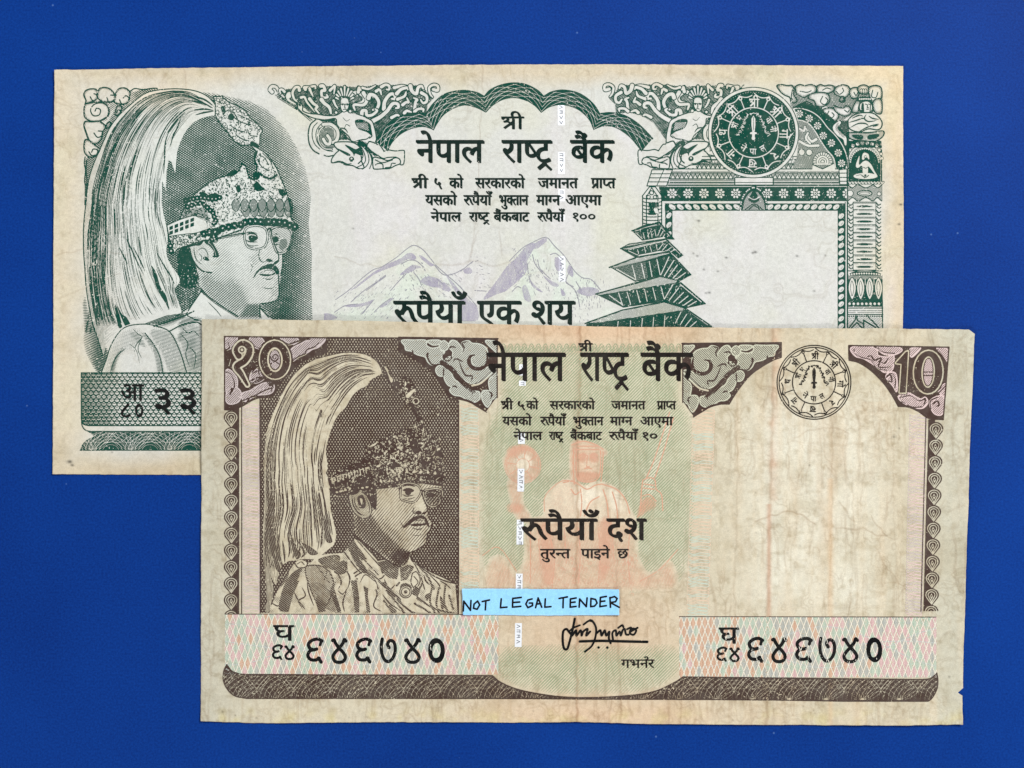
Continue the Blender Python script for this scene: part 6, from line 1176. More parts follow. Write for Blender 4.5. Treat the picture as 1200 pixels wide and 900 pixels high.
    for i in range(7):
        x, y = 112+i*40, 120-i*12
        cr.stroke(T('O', f'{x},{y} {x+6},{y+38}'), 1.2, 0.); cr.stroke(T('O', f'{x},{y+4} {x+24},{y-4} {x+26},{y+14}'), 1.0, 0.)
    for x, y in T('O', '150,220 175,215 210,205 240,195 330,190 360,185 590,185'): cr.dot(x, y, 1.7, 0., 1.2)
    cv.a *= (1-cm)
    # ---- face
    fa = cv.like()
    fo = np.vstack([T('O', '420,195 580,175 745,150 890,170'), TS('O', '885,210 880,290 850,320 800,320 785,370 795,405 815,430 805,480 785,520 775,570 740,605 695,630 650,645', 4), T('O', '652,690 640,720 590,745 500,695 430,640 340,575 280,525 270,400'), TS('O', '262,350 235,300 232,250 250,225 300,212 350,225', 4), T('O', '385,300 420,330')])
    fm = cv.mask(fo)
    t = fa.like(.19)
    t.fill(T('O', '265,390 400,380 470,480 560,560 640,640 650,700 590,745 430,640 280,525'), .50, 2.5)
    t.fill(T('O', '580,620 660,640 650,700 590,740 520,680'), .68, 1.5)
    t.fill(T('O', '430,220 590,200 600,290 560,360 460,330'), .12, 2.5)
    t.fill(T('O', '680,250 750,230 780,340 760,370 700,350'), .08, 1.5)
    t.fill(T('O', '440,330 480,420 600,520 640,600 560,560 450,440'), .36, 2.)
    t.fill(T('O', '620,480 760,480 740,590 640,560'), .22, 2.5); t.fill(T('O', '760,250 890,200 880,310 790,310'), .40, 1.5)
    t.fill(T('O', '765,500 800,440 780,560 720,610'), .36, 1.5); t.fill(T('O', '580,180 740,160 735,230 600,240'), .30, 1.5); t.fill(T('O', '630,390 700,350 720,400 640,440'), .26, 1.5)
    fa.over(lines(fa, np.clip(t.a*1.35-.02, 0, .9), 2.75, -50)*fm); fa.a = np.maximum(fa.a, lines(fa, np.clip(t.a-.30, 0, 1)*1.3, 2.75, 55)*fm)
    K = lambda s, w=1., tp=0, n=6: fa.stroke(TS('O', s, n), w, taper=tp)
    Fl = lambda s, v=1.: fa.fill(TS('O', s, 4, True), v)
    ear = TS('O', '232,255 255,222 310,212 355,240 388,305 395,355 372,395 330,405 285,380 252,330', 5, True)
    fa.fill(ear, 0.); fa.over(lines(fa, fa.mask(ear)*.22, 1.6, 35)); fa.stroke(ear, .9, closed=True)
    K('255,240 265,310 300,365 345,385', 1.2, 1); Fl('295,255 330,240 352,290 345,330 310,330 300,300', .95); Fl('310,265 330,270 325,310', 0.); K('270,250 280,310 310,350', .8, 1); K('350,250 378,320 375,370', .7, 1)
    Fl('385,200 425,200 428,330 412,340 388,300 360,240', 1.)
    Fl('240,225 290,215 300,225 260,240', 1.)
    rims = fa.like()
    for s in ('598,190 600,170 650,155 715,170 742,210 725,255 690,290 640,285 598,262', '758,215 800,200 860,195 892,215 880,270 855,315 800,315 770,275'):
        q = TS('O', s, 5, True)
        if s[0] == '5': fa.fill(q, 0.); fa.over(lines(fa, fa.mask(q)*.16, 1.5, 20))
        else: fa.over(lines(fa, fa.mask(q)*.25, 1.5, 20))
        rims.stroke(q, 2.7, closed=True); rims.stroke(q, 1.0, 0., closed=True); fa.over(cv.like().stroke(q, 2.7, closed=True).a, None, 0.); fa.a = np.maximum(fa.a, rims.a)
    K('585,195 600,190', 1.5); K('740,208 762,212', 1.4)
    Fl('612,205 650,190 690,205 680,220 640,215'); Fl('630,215 655,208 672,222 660,240 635,235'); K('610,235 640,248 690,240', .9, 1); K('610,180 650,168 700,180', 1.6, 1); K('620,262 660,268 700,255', .7, 1)
    Fl('780,235 810,222 835,235 820,255 790,252'); K('775,225 820,210 870,222', 1.5, 1); K('840,240 865,260 850,300', 1.0, 1)
    K('745,225 765,280 785,330 772,365 750,372', 1.1); K('690,325 685,360 705,375', .9, 1); Fl('700,362 722,350 745,362 735,378 712,375'); K('752,372 770,362', 1.4)
    Fl('612,465 630,445 665,410 705,388 745,382 775,400 795,440 800,468 785,455 770,425 745,405 715,412 680,432 650,455 630,470')
    Fl('665,450 700,440 760,440 775,425 780,448 745,455 700,460', .95); K('680,470 720,482 760,468', .9, 1); K('700,425 730,415 755,425', .6, 1); K('670,520 720,525 750,515', .5, 1); K('590,420 610,455 600,490', .5, 1)
    K('797,405 818,432 806,480 786,520 776,570 740,606 695,632 650,648', 1.0); K('885,210 880,290 850,322', 1.0); K('275,520 340,575 430,642 500,697 590,745', 1.3); K('652,645 652,690', 1.1)
    # ---- tunic
    tu = cv.like()
    to = np.vstack([T('O', '290,540 400,650 440,700 500,690 590,742 640,720 655,660 680,700 790,770 985,860'), T('p', '537,718.6 316,718.6'), TS('Q', '520,1040 580,900 640,800 690,720 740,690 800,715 830,690 880,660 1000,650 1040,640 1090,580 1120,550', 3)])
    tm = cv.mask(to)
    t = tu.like(.10)
    n = fbm(t.a.shape, 22, 9, 3); t.a += np.clip((n-.5)*.7, 0, .25).astype(np.float32)
    tu.over(lines(tu, t.a, 1.7, -50))
    D = lambda c, s, v=1.: tu.fill(TS(c, s, 3, True), v)
    Dp = lambda c, s, v=1.: tu.fill(T(c, s), v)
    Q = lambda c, s, w=1., tp=0, v=1.: tu.stroke(TS(c, s), w, v, taper=tp)
    # shoulder straps and braid
    Dp('Q', '1075,595 1110,560 1200,690 1165,700', .95); Dp('O', '215,590 235,570 330,720 380,790 350,800 290,740', .95); Dp('O', '290,545 430,720 480,770 470,790 400,735 280,580', 0.); Q('O', '285,548 400,680 480,775 478,810 440,830 380,790', 1.2); Q('O', '245,560 330,680 440,800', .9); Q('O', '200,640 300,770 420,880', 1.0)
    D('Q', '830,690 880,662 1000,652 1010,700 960,740 900,760 860,720', 0.); tu.over(lines(tu, tu.mask(TS('Q', '860,690 990,660 1010,700 960,760 900,740', 3, True))*.85, 1.3, 10)); D('O', '110,740 200,700 220,730 130,770', .9)
    ep = TS('Q', '770,750 850,735 920,760 960,830 965,900 920,1010 880,1050 830,960 790,860', 5, True); tu.fill(ep, 0.); tu.over(lines(tu, tu.mask(ep)*.4, 1.6, -45)); tu.stroke(ep, 1.2, closed=True)
    D('Q', '690,715 730,690 780,710 770,740 720,750', 0.); Q('Q', '690,715 730,690 780,710 770,745 720,752 690,715', 1.1); Q('Q', '710,725 740,710 760,730', .7)
    for s in ('640,830 700,770 750,750 700,860 650,960 620,1040 580,1040 600,930', '560,860 600,760 650,780 640,830 600,880', '970,770 1050,720 1060,780 1000,800'): D('Q', s, .92)
    # R crop folds
    for s in ('490,180 520,90 570,10 605,0 570,80 540,185', '700,90 760,180 720,187 705,140', '800,20 850,180 830,187 780,60', '905,0 940,0 955,100 955,187 930,187 920,80', '975,0 1010,0 1005,90 1020,187 1000,187 990,90', '1060,0 1110,20 1200,110 1200,140 1120,60'): Dp('R', s, .9)
    for s in ('450,120 460,60 490,20', '620,40 640,90 600,120 620,160', '650,10 660,70 690,150', '880,60 860,130 870,185', '1040,30 1060,80 1040,150 1090,185', '830,60 860,80 890,40', '570,60 600,120 640,170', '1090,80 1130,130 1200,180', '440,130 480,150 500,120'): Q('R', s, 1.1, 1)
    for s in ('655,20 700,80 740,150 810,187 850,187 800,90 740,20', ): q = TS('R', s, 3, True); tu.over(lines(tu, tu.mask(q)*.55, 1.6, -50))
    # chest: tie, collar, medals, braid
    D('O', '290,545 310,545 440,690 500,690 590,735 590,752 500,705 440,720', 0.)
    Dp('O', '435,712 500,698 585,745 580,800 570,832 520,822 470,788', 1.); Dp('O', '592,748 650,728 692,745 670,790 640,835 600,842', 1.)
    for s in ('500,740 520,780 550,770', '520,750 560,790', '610,790 640,780 660,750', '620,810 640,800'): Q('O', s, .5, 1, .2)
    Q('O', '290,540 400,655 440,705 470,790', .9); Q('O', '440,708 500,695 590,742 640,720 656,660 665,690', 1.3, 0, 0.); Q('O', '650,660 640,715 595,745', .9); Q('O', '660,690 700,740 740,830 760,900', 2.0, 0, 0.); Q('O', '668,690 705,740 745,830 765,900', .9)
    Q('O', '690,700 780,800 830,900', 2.4); Q('O', '720,720 800,790 900,840 985,862', 1.1); Q('O', '800,800 860,860 880,900', 1.0, 1); Q('O', '870,840 920,870 950,900', 1.0, 1)
    D('O', '680,790 710,780 735,830 720,880 690,890 670,850', 0.); Q('O', '680,790 710,780 735,830 720,880 690,890 670,850 680,790', .9); Q('O', '690,810 720,850 700,880', .8)
    D('O', '600,870 640,860 680,890 640,910 600,905', .95)
    Q('O', '270,790 330,760 400,790 480,880', 1.2); Q('O', '280,810 340,780 410,830 440,900', 1.2); Q('O', '290,830 350,800 400,850', .8); D('O', '300,810 350,790 420,850 430,900 380,900 310,860', 0.); Q('O', '310,860 350,800 420,850', .9, 1)
    for s in ('480,830 520,900 560,870', '760,800 780,850 840,890', '150,780 180,850 160,900', '200,740 240,820 230,890', '30,700 80,760 60,840', '10,740 100,860', '120,900 140,850'): Q('O', s, 1.3, 1)
    # lower chest mess of medals (S crop)
    c = T('S', '85,45')[0]; tu.dot(c[0], c[1], 7.5, .85); tu.dot(c[0], c[1], 4.5, 0.); tu.ring(c[0], c[1], 6, .8, 0.); tu.dot(c[0], c[1], 2, 1.)
    for s in ('0,10 40,60 90,110 120,128', '10,40 60,100 80,128', '130,70 200,110 270,128', '120,90 180,125', '150,10 130,60 160,90', '190,20 180,80 200,128', '215,30 205,90 215,128', '240,20 235,80 250,125', '0,80 30,120', '60,10 50,20', '255,60 270,110'): Q('S', s, 1.7, 0)
    for s in ('120,20 140,40 130,60 110,50', '160,60 180,50 170,80', '220,60 240,100 225,110', '20,90 50,120 30,125'): D('S', s, .95)
    tu.a *= 1-lines(tu, np.clip(.30+.25*(fbm(tu.a.shape, 40, 19, 2)-.5), .12, .5), 2.0, 38)*(blur(tu.a, 3) > .6)
    pl.a *= 1-lines(pl, np.full(pl.a.shape, .26), 1.9, 75)*(blur(pl.a, 3) > .62)
    tu.a *= tm; tu.stroke(to[:12], .8)
    rim_m = cv.like(); [rim_m.stroke(q, 2.9, closed=True) for q in lens]
    cr.a *= 1-rim_m.a; cv.a *= 1-rim_m.a
    pl.a *= (1-cm)*(1-tm); fa.a = np.maximum(fa.a*(1-cm*.98), rims.a); cv.a *= (1-fm)*(1-tm); tu.a *= (1-fm*(Y < 663)); cr.a *= 1
    for c_ in (pl, cr, fa, tu): c_.a *= np.maximum(fm_, 0)
    return {'backdrop': cv, 'plume': pl, 'crown': cr, 'face': fa, 'tunic': tu}

PANELS = {
 'tl': (np.vstack([T('M', '168,122 768,130 766,215'), TS('M', '766,215 700,235 620,270 560,320 510,380 480,430 455,470', 4), TS('M', '455,470 400,475 340,490 270,530 210,550 170,550', 4)]), (260, 390, 388, 484)),
 'ml': (np.vstack([T('N', '1282,-18 585,-28 585,75'), TS('N', '585,75 640,95 720,140 800,200 860,270 910,340 950,405', 4), TS('N', '950,405 1000,405 1080,425 1140,460 1200,490', 4), TS('U', '60,355 130,398', 3), T('U', '183,325')]), (462, 388, 588, 488)),
 'mr': (np.vstack([T('W', '30,112 620,118 618,205'), TS('W', '618,205 560,225 480,280 400,350 340,410 300,465', 4), TS('W', '300,465 240,465 170,490 85,528', 4), T('W', '70,500 28,390')]), (790, 398, 918, 490)),
 'tr': (np.vstack([T('X', '170,175 758,185 725,608'), TS('X', '725,608 640,600 580,560 520,535 460,530', 4), TS('X', '460,530 420,460 370,390 300,320 230,275 172,260', 4)]), (990, 402, 1116, 496)),
}
ORN = {   # (crop, closed outlines of tinted ornaments, dark curls)
 'tl': ('M', ['175,140 200,125 240,125 220,180 180,190', '320,130 370,125 400,160 370,190 330,170', '180,320 230,350 240,410 200,470 180,440', '190,440 230,420 262,450 250,500 200,515 178,490', '330,330 370,320 400,360 360,390 320,380', '270,460 320,440 370,410 410,395 450,400 455,430 430,455 350,465 290,500', '500,130 570,128 600,145 570,165 530,150', '560,200 620,165 680,135 755,135 720,180 680,195 650,215 600,235 570,260', '430,190 470,180 490,220 480,260 440,270 430,240'],
        ['430,210 455,185 480,205 475,240 445,240', '200,460 215,440 210,425 205,465', '330,340 360,325 375,350', '420,410 450,410 440,445', '560,160 620,145 680,135', '300,390 380,360 430,390']),
 'ml': ('i', ['100,80 220,78 330,80 340,130 400,160 480,150 490,190 520,190 490,240 500,280 460,310 400,320 360,290 330,240 250,215 190,180 140,170 130,130', '480,110 520,85 560,120 550,160 510,175 480,150', '360,82 470,80 478,105 420,120 380,105',
        '590,85 640,90 690,150 700,185 720,150 700,105 760,85 800,110 860,115 920,140 950,190 955,290 910,340 860,345 810,315 800,260 830,230 790,210 755,260 770,330 850,365 930,360 1000,330 1042,345 1000,400 920,460 860,500 800,505 740,480 640,400 580,320 520,300 560,250 600,240 610,190 570,140',
        '440,370 470,335 520,350 580,400 620,470 690,520 770,570 830,590 870,600 870,660 830,690 770,690 720,650 680,630 620,620 580,580 600,545 560,520 530,470 515,400 500,430 460,420', '1042,390 1052,640 1000,660 960,740 920,700 900,640 910,590 960,585 990,610 970,500 1000,430', '940,90 1040,190 1052,200 1050,100 990,85'],
        ['515,350 515,400 512,440', '600,545 625,535 650,552', '800,620 810,595 835,590', '985,665 998,615 965,585', '350,195 350,240 400,320 490,310', '605,300 640,262 710,292', '668,280 700,370 740,430 800,435 790,490', '640,150 600,140 560,160', '760,85 700,105 720,150 705,190', '200,175 210,215', '360,200 350,250']),
 'tr': ('X', ['185,190 270,180 330,200 340,235 400,245 430,230 425,310 380,330 340,300 260,250 210,235', '340,185 440,185 480,200 440,225 380,225', '530,200 560,190 590,190 540,240', '690,190 750,200 745,260 720,220', '390,360 410,335 445,345 450,440 430,410', '465,470 520,455 590,490 620,480 632,510 600,540 540,530 480,500', '650,500 690,475 725,480 720,570 680,575 655,540', '700,440 740,400 735,470'],
        ['270,245 300,235 320,260 360,250 345,300 420,300', '390,380 420,385 415,350 390,350', '590,500 620,490 610,530', '660,520 690,500 700,525 680,530', '530,250 545,300 530,330', '540,430 530,390']),
}
def corner_panel(key):
    """-> (line work, tinted ornament, numeral)"""
    if key == 'mr':
        out = []
        for src in corner_panel('ml'):
            d = Cv(790, 398, 920, 496, 4); X, Y = d.XY(); mx = 1382.4-X; my = Y-5.6-.006*(X-800)
            i = np.clip(((mx-src.x0)*4).round().astype(int), 0, src.w-1); j = np.clip(((my-src.y0)*4).round().astype(int), 0, src.h-1)
            d.a = src.a[j, i]*((mx > src.x0) & (mx < src.x0+(src.w-1)/4) & (my > src.y0) & (my < src.y0+(src.h-1)/4)); out.append(d)
        return out
    poly, box = PANELS[key]; cv = Cv(*box, 4); tn = cv.like(); nu = cv.like()
    c, orn, curls = ORN[key]; m = cv.mask(poly); X, Y = cv.XY()
    cv.a = m.copy()
    for o in orn:
        q = TS(c, o, 5, True); cv.fill(q, 0.); cv.stroke(q, 2.6, 0., closed=True); tn.fill(q, 1.); tn.stroke(q, 2.6, 1., closed=True); cv.over(lines(cv, cv.mask(q)*.34, 1.9, -45))
    if key == 'tl':
        for q in ('335,175 372,192 402,162', '178,330 215,355 228,410 200,460', '320,395 370,385 410,355 420,330', '270,500 330,475 400,440 440,425', '565,265 600,240 640,222 650,200 690,185 720,160', '500,150 540,168 600,150', '178,200 200,185 190,160', '290,520 320,480 360,470', '200,250 190,290', '330,330 360,300 372,330'): cv.stroke(TS(c, q, 5), 1.3, 1.); cv.stroke(TS(c, q, 5)+(.9, .9), .7, 0.)
        cv.stroke(TS(c, '330,400 400,360 440,400 520,350 560,290', 5), 3.2, 1., taper=1)
    if key == 'tr':
        for q in ('200,200 230,240 300,262 340,310 390,320', '340,190 370,215 440,222', '400,250 380,280 345,268', '390,360 420,340 445,372 440,420', '470,480 530,470 580,500 620,485', '655,545 650,500 690,478', '690,200 720,230 745,270', '700,450 740,410', '480,505 540,535 600,535'): cv.stroke(TS(c, q, 5), 1.3, 1.); cv.stroke(TS(c, q, 5)+(.9, .9), .7, 0.)
    if key == 'ml':
        cv.stroke(TS(c, '835,222 785,235 765,290 800,345 870,362 935,330 955,270 945,190', 5), 4.4, 1., taper=1); q = TS(c, '500,300 600,375 690,485 800,570', 5); cv.stroke(q, 6.0, 0.); cv.over(lines(cv, blur(cv.like().stroke(q, 6.0).a, 1)*.9, 1.3, 45))
        q = TS(c, '800,530 880,508 960,440 1045,352', 5); cv.stroke(q, 4.2, 1.); cv.stroke(q, 2.2, 0.); cv.stroke(spiral(*T(c, '560,240')[0], 1., 6.2, 90, 560, 26), 1.1)
    for s in curls: cv.stroke(TS(c, s, 5), 1.5, 1., taper=1)
    cv.stroke(poly[3:], 3.4, 1.); cv.stroke(poly[2:], 1.5, 0.)
    o = np.vstack([poly, poly[:1]])
    cv.a *= m; tn.a *= m*(1-(cv.a > .5)*.0)
    cv.stroke(poly, 1.3, 1., closed=True) if key != 'ml' else cv.stroke(poly[:-1], 1.2, 1.)
    if key in ('ml', 'mr'): e = poly[-1]; cv.stroke(np.array([[e[0], poly[0][1]], e]), 1.2)
    # numerals
    def big(p, w, hole=None):
        for ww, v in ((w+5.6, 1.), (w+3.8, 0.), (w+.2, 1.)):
            cv.stroke(p, ww, v); tn.stroke(p, ww, 0.) if v == 0 else None; nu.stroke(p, ww, v)
    if key == 'tl':
        one = sp(T('M', '252,236 238,200 270,165 308,180 312,220 285,265 240,298 268,345 302,405'), 6); w = np.interp(np.linspace(0, 1, len(one)), [0, .5, .75, 1], [6, 6.6, 6.6, 2.4])
        for ww, v in ((w+6.4, 1.), (w+4.6, 0.), (w+.4, 1.)): cv.stroke(one, ww, v); nu.stroke(one, ww, v)
        x, y = T('M', '270,200')[0]; cv.dot(x, y, 4.8, 0.); cv.dot(x, y, 2.9, 1.); cv.dot(x, y, 1.7, 0.); nu.dot(x, y, 4.8, 0.)
        cx, cy, rr = *T('M', '463,258')[0], (21, 25.6, 19.2, 23.8, 17.6, 22.2, 9.2, 14.6, 7.2, 12.4, 6.0, 11.2)
    if key == 'tr':
        one = T('X', '445,278 505,212 518,208 503,450 468,450 480,282'); 
        for s, v in ((4.8, 1.), (3.0, 0.)): cv.fill(one, v); cv.stroke(one, s, v, closed=True); nu.fill(one, v); nu.stroke(one, s, v, closed=True)
        cv.fill(one, 1.); nu.fill(one, 1.)
        cx, cy, rr = *T('X', '637,330')[0], (20, 28.2, 18.4, 26.6, 16.6, 24.8, 8.0, 18.6, 6.2, 16.8, 5.2, 15.6)
    if key in ('tl', 'tr'):
        rot = .03 if key == 'tr' else -.02
        for i, v in ((0, 1.), (2, 0.), (4, 1.)): cv.dot(cx, cy, rr[i], v, rr[i+1], rot); nu.dot(cx, cy, rr[i], v, rr[i+1], rot)
        for i, v in ((6, 0.), (8, 1.), (10, 0.)): cv.dot(cx, cy, rr[i], v, rr[i+1], rot)
        nu.dot(cx, cy, rr[6], 0., rr[7], rot)
        t2 = tn.like(); t2.dot(cx, cy, rr[0], 1., rr[1], rot); tn.a *= (1-t2.a); tn.dot(cx, cy, rr[10], 1., rr[11], rot)
        cv.over(lines(cv, cv.mask(arc(cx, cy, rr[10], 0, 345, 24, rr[11]))*.3, 1.5, -45))
        if key == 'tl':
            tn.stroke(one, w+4.6, 0.); cv.stroke(sp(spiral(cx, cy-3, 1.2, 5, 0, 540, 20), 3), 1.1); cv.stroke(np.array([[cx-5, cy+5], [cx, cy+2], [cx+5, cy+5]]), .9)
        else:
            tn.fill(one, 0.); tn.stroke(one, 3.0, 0., closed=True); cv.stroke(np.array([[cx-5, cy], [cx+5, cy]]), .9); cv.stroke(np.array([[cx-5, cy+4], [cx+5, cy+4]]), .9)
        pass
    return cv, tn, nu

def fan_chain(side):
    if side == 'l':
        cv = Cv(258, 474, 288, 724, 4); top, bot = T('M', '245,545')[0], None
        x0 = lambda y: 263.4+(y-490)*(-.4/230); wd = 17.4; ys = np.arange(490, 735, 19.45); y0, y1 = 477, 719.5; s = 1
    else:
        cv = Cv(1072, 484, 1112, 720, 4)
        x0 = lambda y: 1104.6-(y-503)*(5.6/215); wd = 17.2; ys = np.arange(503.5, 735, 19.45); y0, y1 = 491.5, 716; s = -1
    c = np.array([[x0(y0)+s*9.5, y0], [x0(y0)+s*wd, y0], [x0(y1)+s*wd, y1], [x0(y1)+s*9.5, y1]]); cv.fill(c, 1.)
    for y in ys:
        x = x0(y)+s*8.2
        o = np.vstack([arc(x, y-1, 8.2, 150, 390, 24, 7.4), [[x, y+11.5]]])
        cv.fill(o, 1.); cv.stroke(o, .8, closed=True)
        for r, w in ((6.6, 1.15), (4.0, 1.1)):
            k = r/6.4; cv.stroke(np.vstack([[[x, y+9.6*k**.5]], arc(x, y-1, r, 150, 390, 22, r*.92), [[x, y+9.6*k**.5]]]), w, 0.)
        q = np.array([[x, y-3.2], [x+1.9, y+.4], [x, y+4.4], [x-1.9, y+.4]]); cv.fill(q, 0.); cv.dot(x, y+.2, .7)
    Y = cv.XY()[1]; cv.a *= (Y > y0)*(Y < y1)
    e = s*(wd+1.6); cv.stroke(np.array([[x0(y0)+e, y0+(-3 if s > 0 else -2)], [x0(y1)+e, y1]]), 1.5, 0.); e = s*(wd+2.9); cv.stroke(np.array([[x0(y0)+e, y0-4], [x0(y1)+e, y1]]), .9)
    return cv

def wave_column(xl, xr, y0, y1, seed, step=4.0, w=.62):
    """fine horizontal loops of the coloured side columns; xl/xr are functions of y -> two inks"""
    cs = [Cv(min(xl(y0), xl(y1))-3, y0-3, max(xr(y0), xr(y1))+3, y1+3, 4) for _ in range(2)]
    r = np.random.default_rng(seed); i = 0
    for y in np.arange(y0, y1, step):
        a, b = xl(y), xr(y); k = b-a; d = step*.36
        q = sp(np.array([[a, y], [a+k*.25, y+d*1.2], [a+k*.55, y-d*.2], [a+k*.9, y+d*.4], [a+k, y+step*.5], [a+k*.85, y+step*.9], [a+k*.4, y+step*.62], [a+k*.1, y+step*.95]]), 4)
        cs[int(r.integers(0, 2))].stroke(q, w); i += 1
    for f in (.0, 1.0):
        yy = np.arange(y0, y1, 1.0); cs[1].stroke(np.stack([xl(yy)*(1-f)+xr(yy)*f+.8*np.sin(yy*2.1), yy], 1), .4)
    return cs

def serial_band(x0, x1, y0, y1, seed, hues):
    """multicolour diamond net: one canvas per ink; hues = ink weights along the band"""
    base = Cv(x0, y0, x1, y1, 4); out = {k: base.like() for k in ('rose', 'sage', 'slate', 'orange', 'cream')}
    X, Y = base.XY(); H = y1-y0; r = np.random.default_rng(seed)
    Yw = Y+2.5*np.sin((X-x0)/31.)
    u = X/7.0+Yw/19.; v = X/7.0-Yw/19.
    iu = np.floor(u).astype(int); iv = np.floor(v).astype(int); iu -= iu.min(); iv -= iv.min()
    R = r.random((iu.max()+1, iv.max()+1)); R2 = r.random(iu.max()+1); R3 = r.random(iv.max()+1)
    pick = (.45*R+.30*R2[:, None]+.25*R3[None])[iu, iv]
    pick = np.clip((pick-.5)*2.0+.5, 0, .999)
    fu = np.abs(u-np.floor(u)-.5)*2; fv = np.abs(v-np.floor(v)-.5)*2
    cell = np.clip((.80-np.maximum(fu, fv))*14+.5, 0, 1)
    t = np.clip((X-x0)/(x1-x0), 0, .999)*(len(hues)-1); k = t.astype(int); f = t-k; W = np.array(hues, float); W = W/W.sum(1, keepdims=True)
    w = np.cumsum(W[k]*(1-f[..., None])+W[np.minimum(k+1, len(hues)-1)]*f[..., None], -1)
    tex = lines(base, np.full(X.shape, .72), 1.3, 0, u=Y+1.2*np.sin(X*1.4))
    lo = np.zeros_like(X)
    for n, kx in enumerate(('rose', 'sage', 'slate', 'orange')):
        out[kx].a = (((pick >= lo) & (pick < w[..., n]))*cell*tex).astype(np.float32); lo = w[..., n]
    out['cream'].a = (np.clip((.11-np.minimum(1-fu, 1-fv))*16+.5, 0, 1)).astype(np.float32)
    xs = np.arange(x0, x1, .5)
    for a, f, ph in ((.34, .021, 0), (-.34, .021, 0), (.10, .021, 1.2)):
        out['slate'].stroke(np.stack([xs, (y0+y1)/2+H*a*np.cos((xs-x0)*f+ph+seed)], 1), .8)
    return out

def brown_strip():
    cv = Cv(258, 776, 1104, 822, 4)
    q = np.vstack([sp(P('266,778.5 262.5,786 262,797 267,808 276,815.5 290,818.3'), 5), sp(P('290,818.3 450,818.6 660,818.8 680,819 900,820 1060,823 1078,823.3'), 4), sp(P('1078,823.5 1090,820 1097.5,808 1098.8,797 1097.6,788.5'), 5), sp(P('1095,791 1089,795 1080,796'), 4),
                   P('800,793'), sp(P('793,798 770,809 740,814.5 690,817.2 650,815.5 610,808.5 588,800 577,791.5'), 5), P('290,790'), sp(P('281,789.5 272,786 266,778.5'), 5)])
    q[:, 1] = np.where((q[:, 0] > 300) & (q[:, 0] < 1075), np.minimum(q[:, 1], 818.3+(q[:, 0]-600).clip(0)*.0105), q[:, 1])
    cv.fill(q, 1.); m = cv.mask(q); guilloche(cv, m*.72, 258, 1104, 790, 819, 43, .45)
    cv.a *= 1; cv.stroke(q, 1.0, closed=True)
    return cv

def brown_seal():
    cv = Cv(906, 400, 1002, 496, 5); seal(cv, 953.4, 448.0, 43.2, False, 2.5); return cv

def brown_title():
    cv = Cv(566, 392, 816, 470, 5)
    for w, a, b in (('नेपाल', 571.5, 661.8), ('राX', 680.5, 735.5), ('बैंक', 751.2, 810.5)): word(cv, w, a, b, 414, 446, (1.5, 1.4))
    word(cv, 'Sी', 678.5, 694, 402.5, 411.5, (.8, .6)); return cv
def brown_promise():
    cv = Cv(584, 462, 796, 522, 6)
    for y0, y1, ws in ((470.2, 479.6, (('Sी',587.8,601),('५',606.5,616),('को',617,630.5),('सरकारको',644.3,696.8),('जमानत',716.6,755.8),('RाPत',769.8,791.5))),
      (488.6, 498.3, (('यसको',589,622.8),('Uपैयाँ',633.3,662.5),('भुKतान',671.4,706.8),('माGन',715,740.7),('आएमा',750,788))),
      (506.2, 515.3, (('नेपाल',602,635.2),('राX',643.8,659.7),('बैंकबाट',668.3,705),('Uपैयाँ',713.8,746.5)))):
        for w, a, b in ws: word(cv, w, a, b, y0, y1, (.95, .65))
    word(cv, '१०', 753, 770, 506.5, 516.5, (.8, .7), fit='box'); return cv
def brown_value():
    cv = Cv(606, 594, 762, 662, 6)
    for w, a, b in (('Uपैयाँ', 610.7, 698.7), ('दश', 711.5, 756.5)): word(cv, w, a, b, 608, 632.5, (1.9, 1.4))
    for w, a, b in (('तुरNत', 633.3, 667.9), ('पाइने', 681, 714.3), ('छ', 723.6, 736)): word(cv, w, a, b, 643.4, 654, (.85, .6))
    return cv
def brown_governor():
    cv = Cv(724, 766, 770, 788, 6)
    word(cv, 'गभर्नर'.replace('र्न', 'नr'), 728, 766.5, 772.8, 782.4, (.65, .45)); return cv
def digit_four(cv, a, b, y0, y1, w):
    q = sp(P('.04,.08 .14,.06 .26,.20 .50,.40 .80,.60 .94,.78 .80,.95 .50,1.0 .20,.95 .06,.78 .20,.60 .50,.40 .76,.20 .86,.04 .98,.10'), 6)
    cv.stroke(q*((b-a-w*.6), (y1-y0-w*.4))+(a+w*.3, y0+w*.2), w)
def digit_six(cv, a, b, y0, y1, w):
    q = sp(P('.96,.10 .70,.02 .34,.07 .10,.22 .18,.40 .44,.47 .62,.44'), 6); q2 = sp(P('.50,.46 .20,.52 .06,.70 .22,.87 .56,.90 .78,.82'), 6); q3 = P('.74,.82 .90,.98'); q1 = P('.92,.08 .84,.26')
    f = lambda p: p*((b-a-w*.5), (y1-y0-w*.4))+(a+w*.3, y0+w*.2)
    cv.stroke(f(q), w); cv.stroke(f(q2), w); cv.stroke(f(q3), w*1.05); cv.stroke(f(q1), w*.9)
def digit_seven(cv, a, b, y0, y1, w):
    q = sp(P('.10,.02 .04,.30 .08,.62 .28,.90 .56,.96 .84,.78 .97,.46 .88,.16 .64,.08 .46,.22 .56,.38'), 6)
    cv.stroke(q*((b-a-w*.6), (y1-y0-w*.4))+(a+w*.3, y0+w*.2), w)
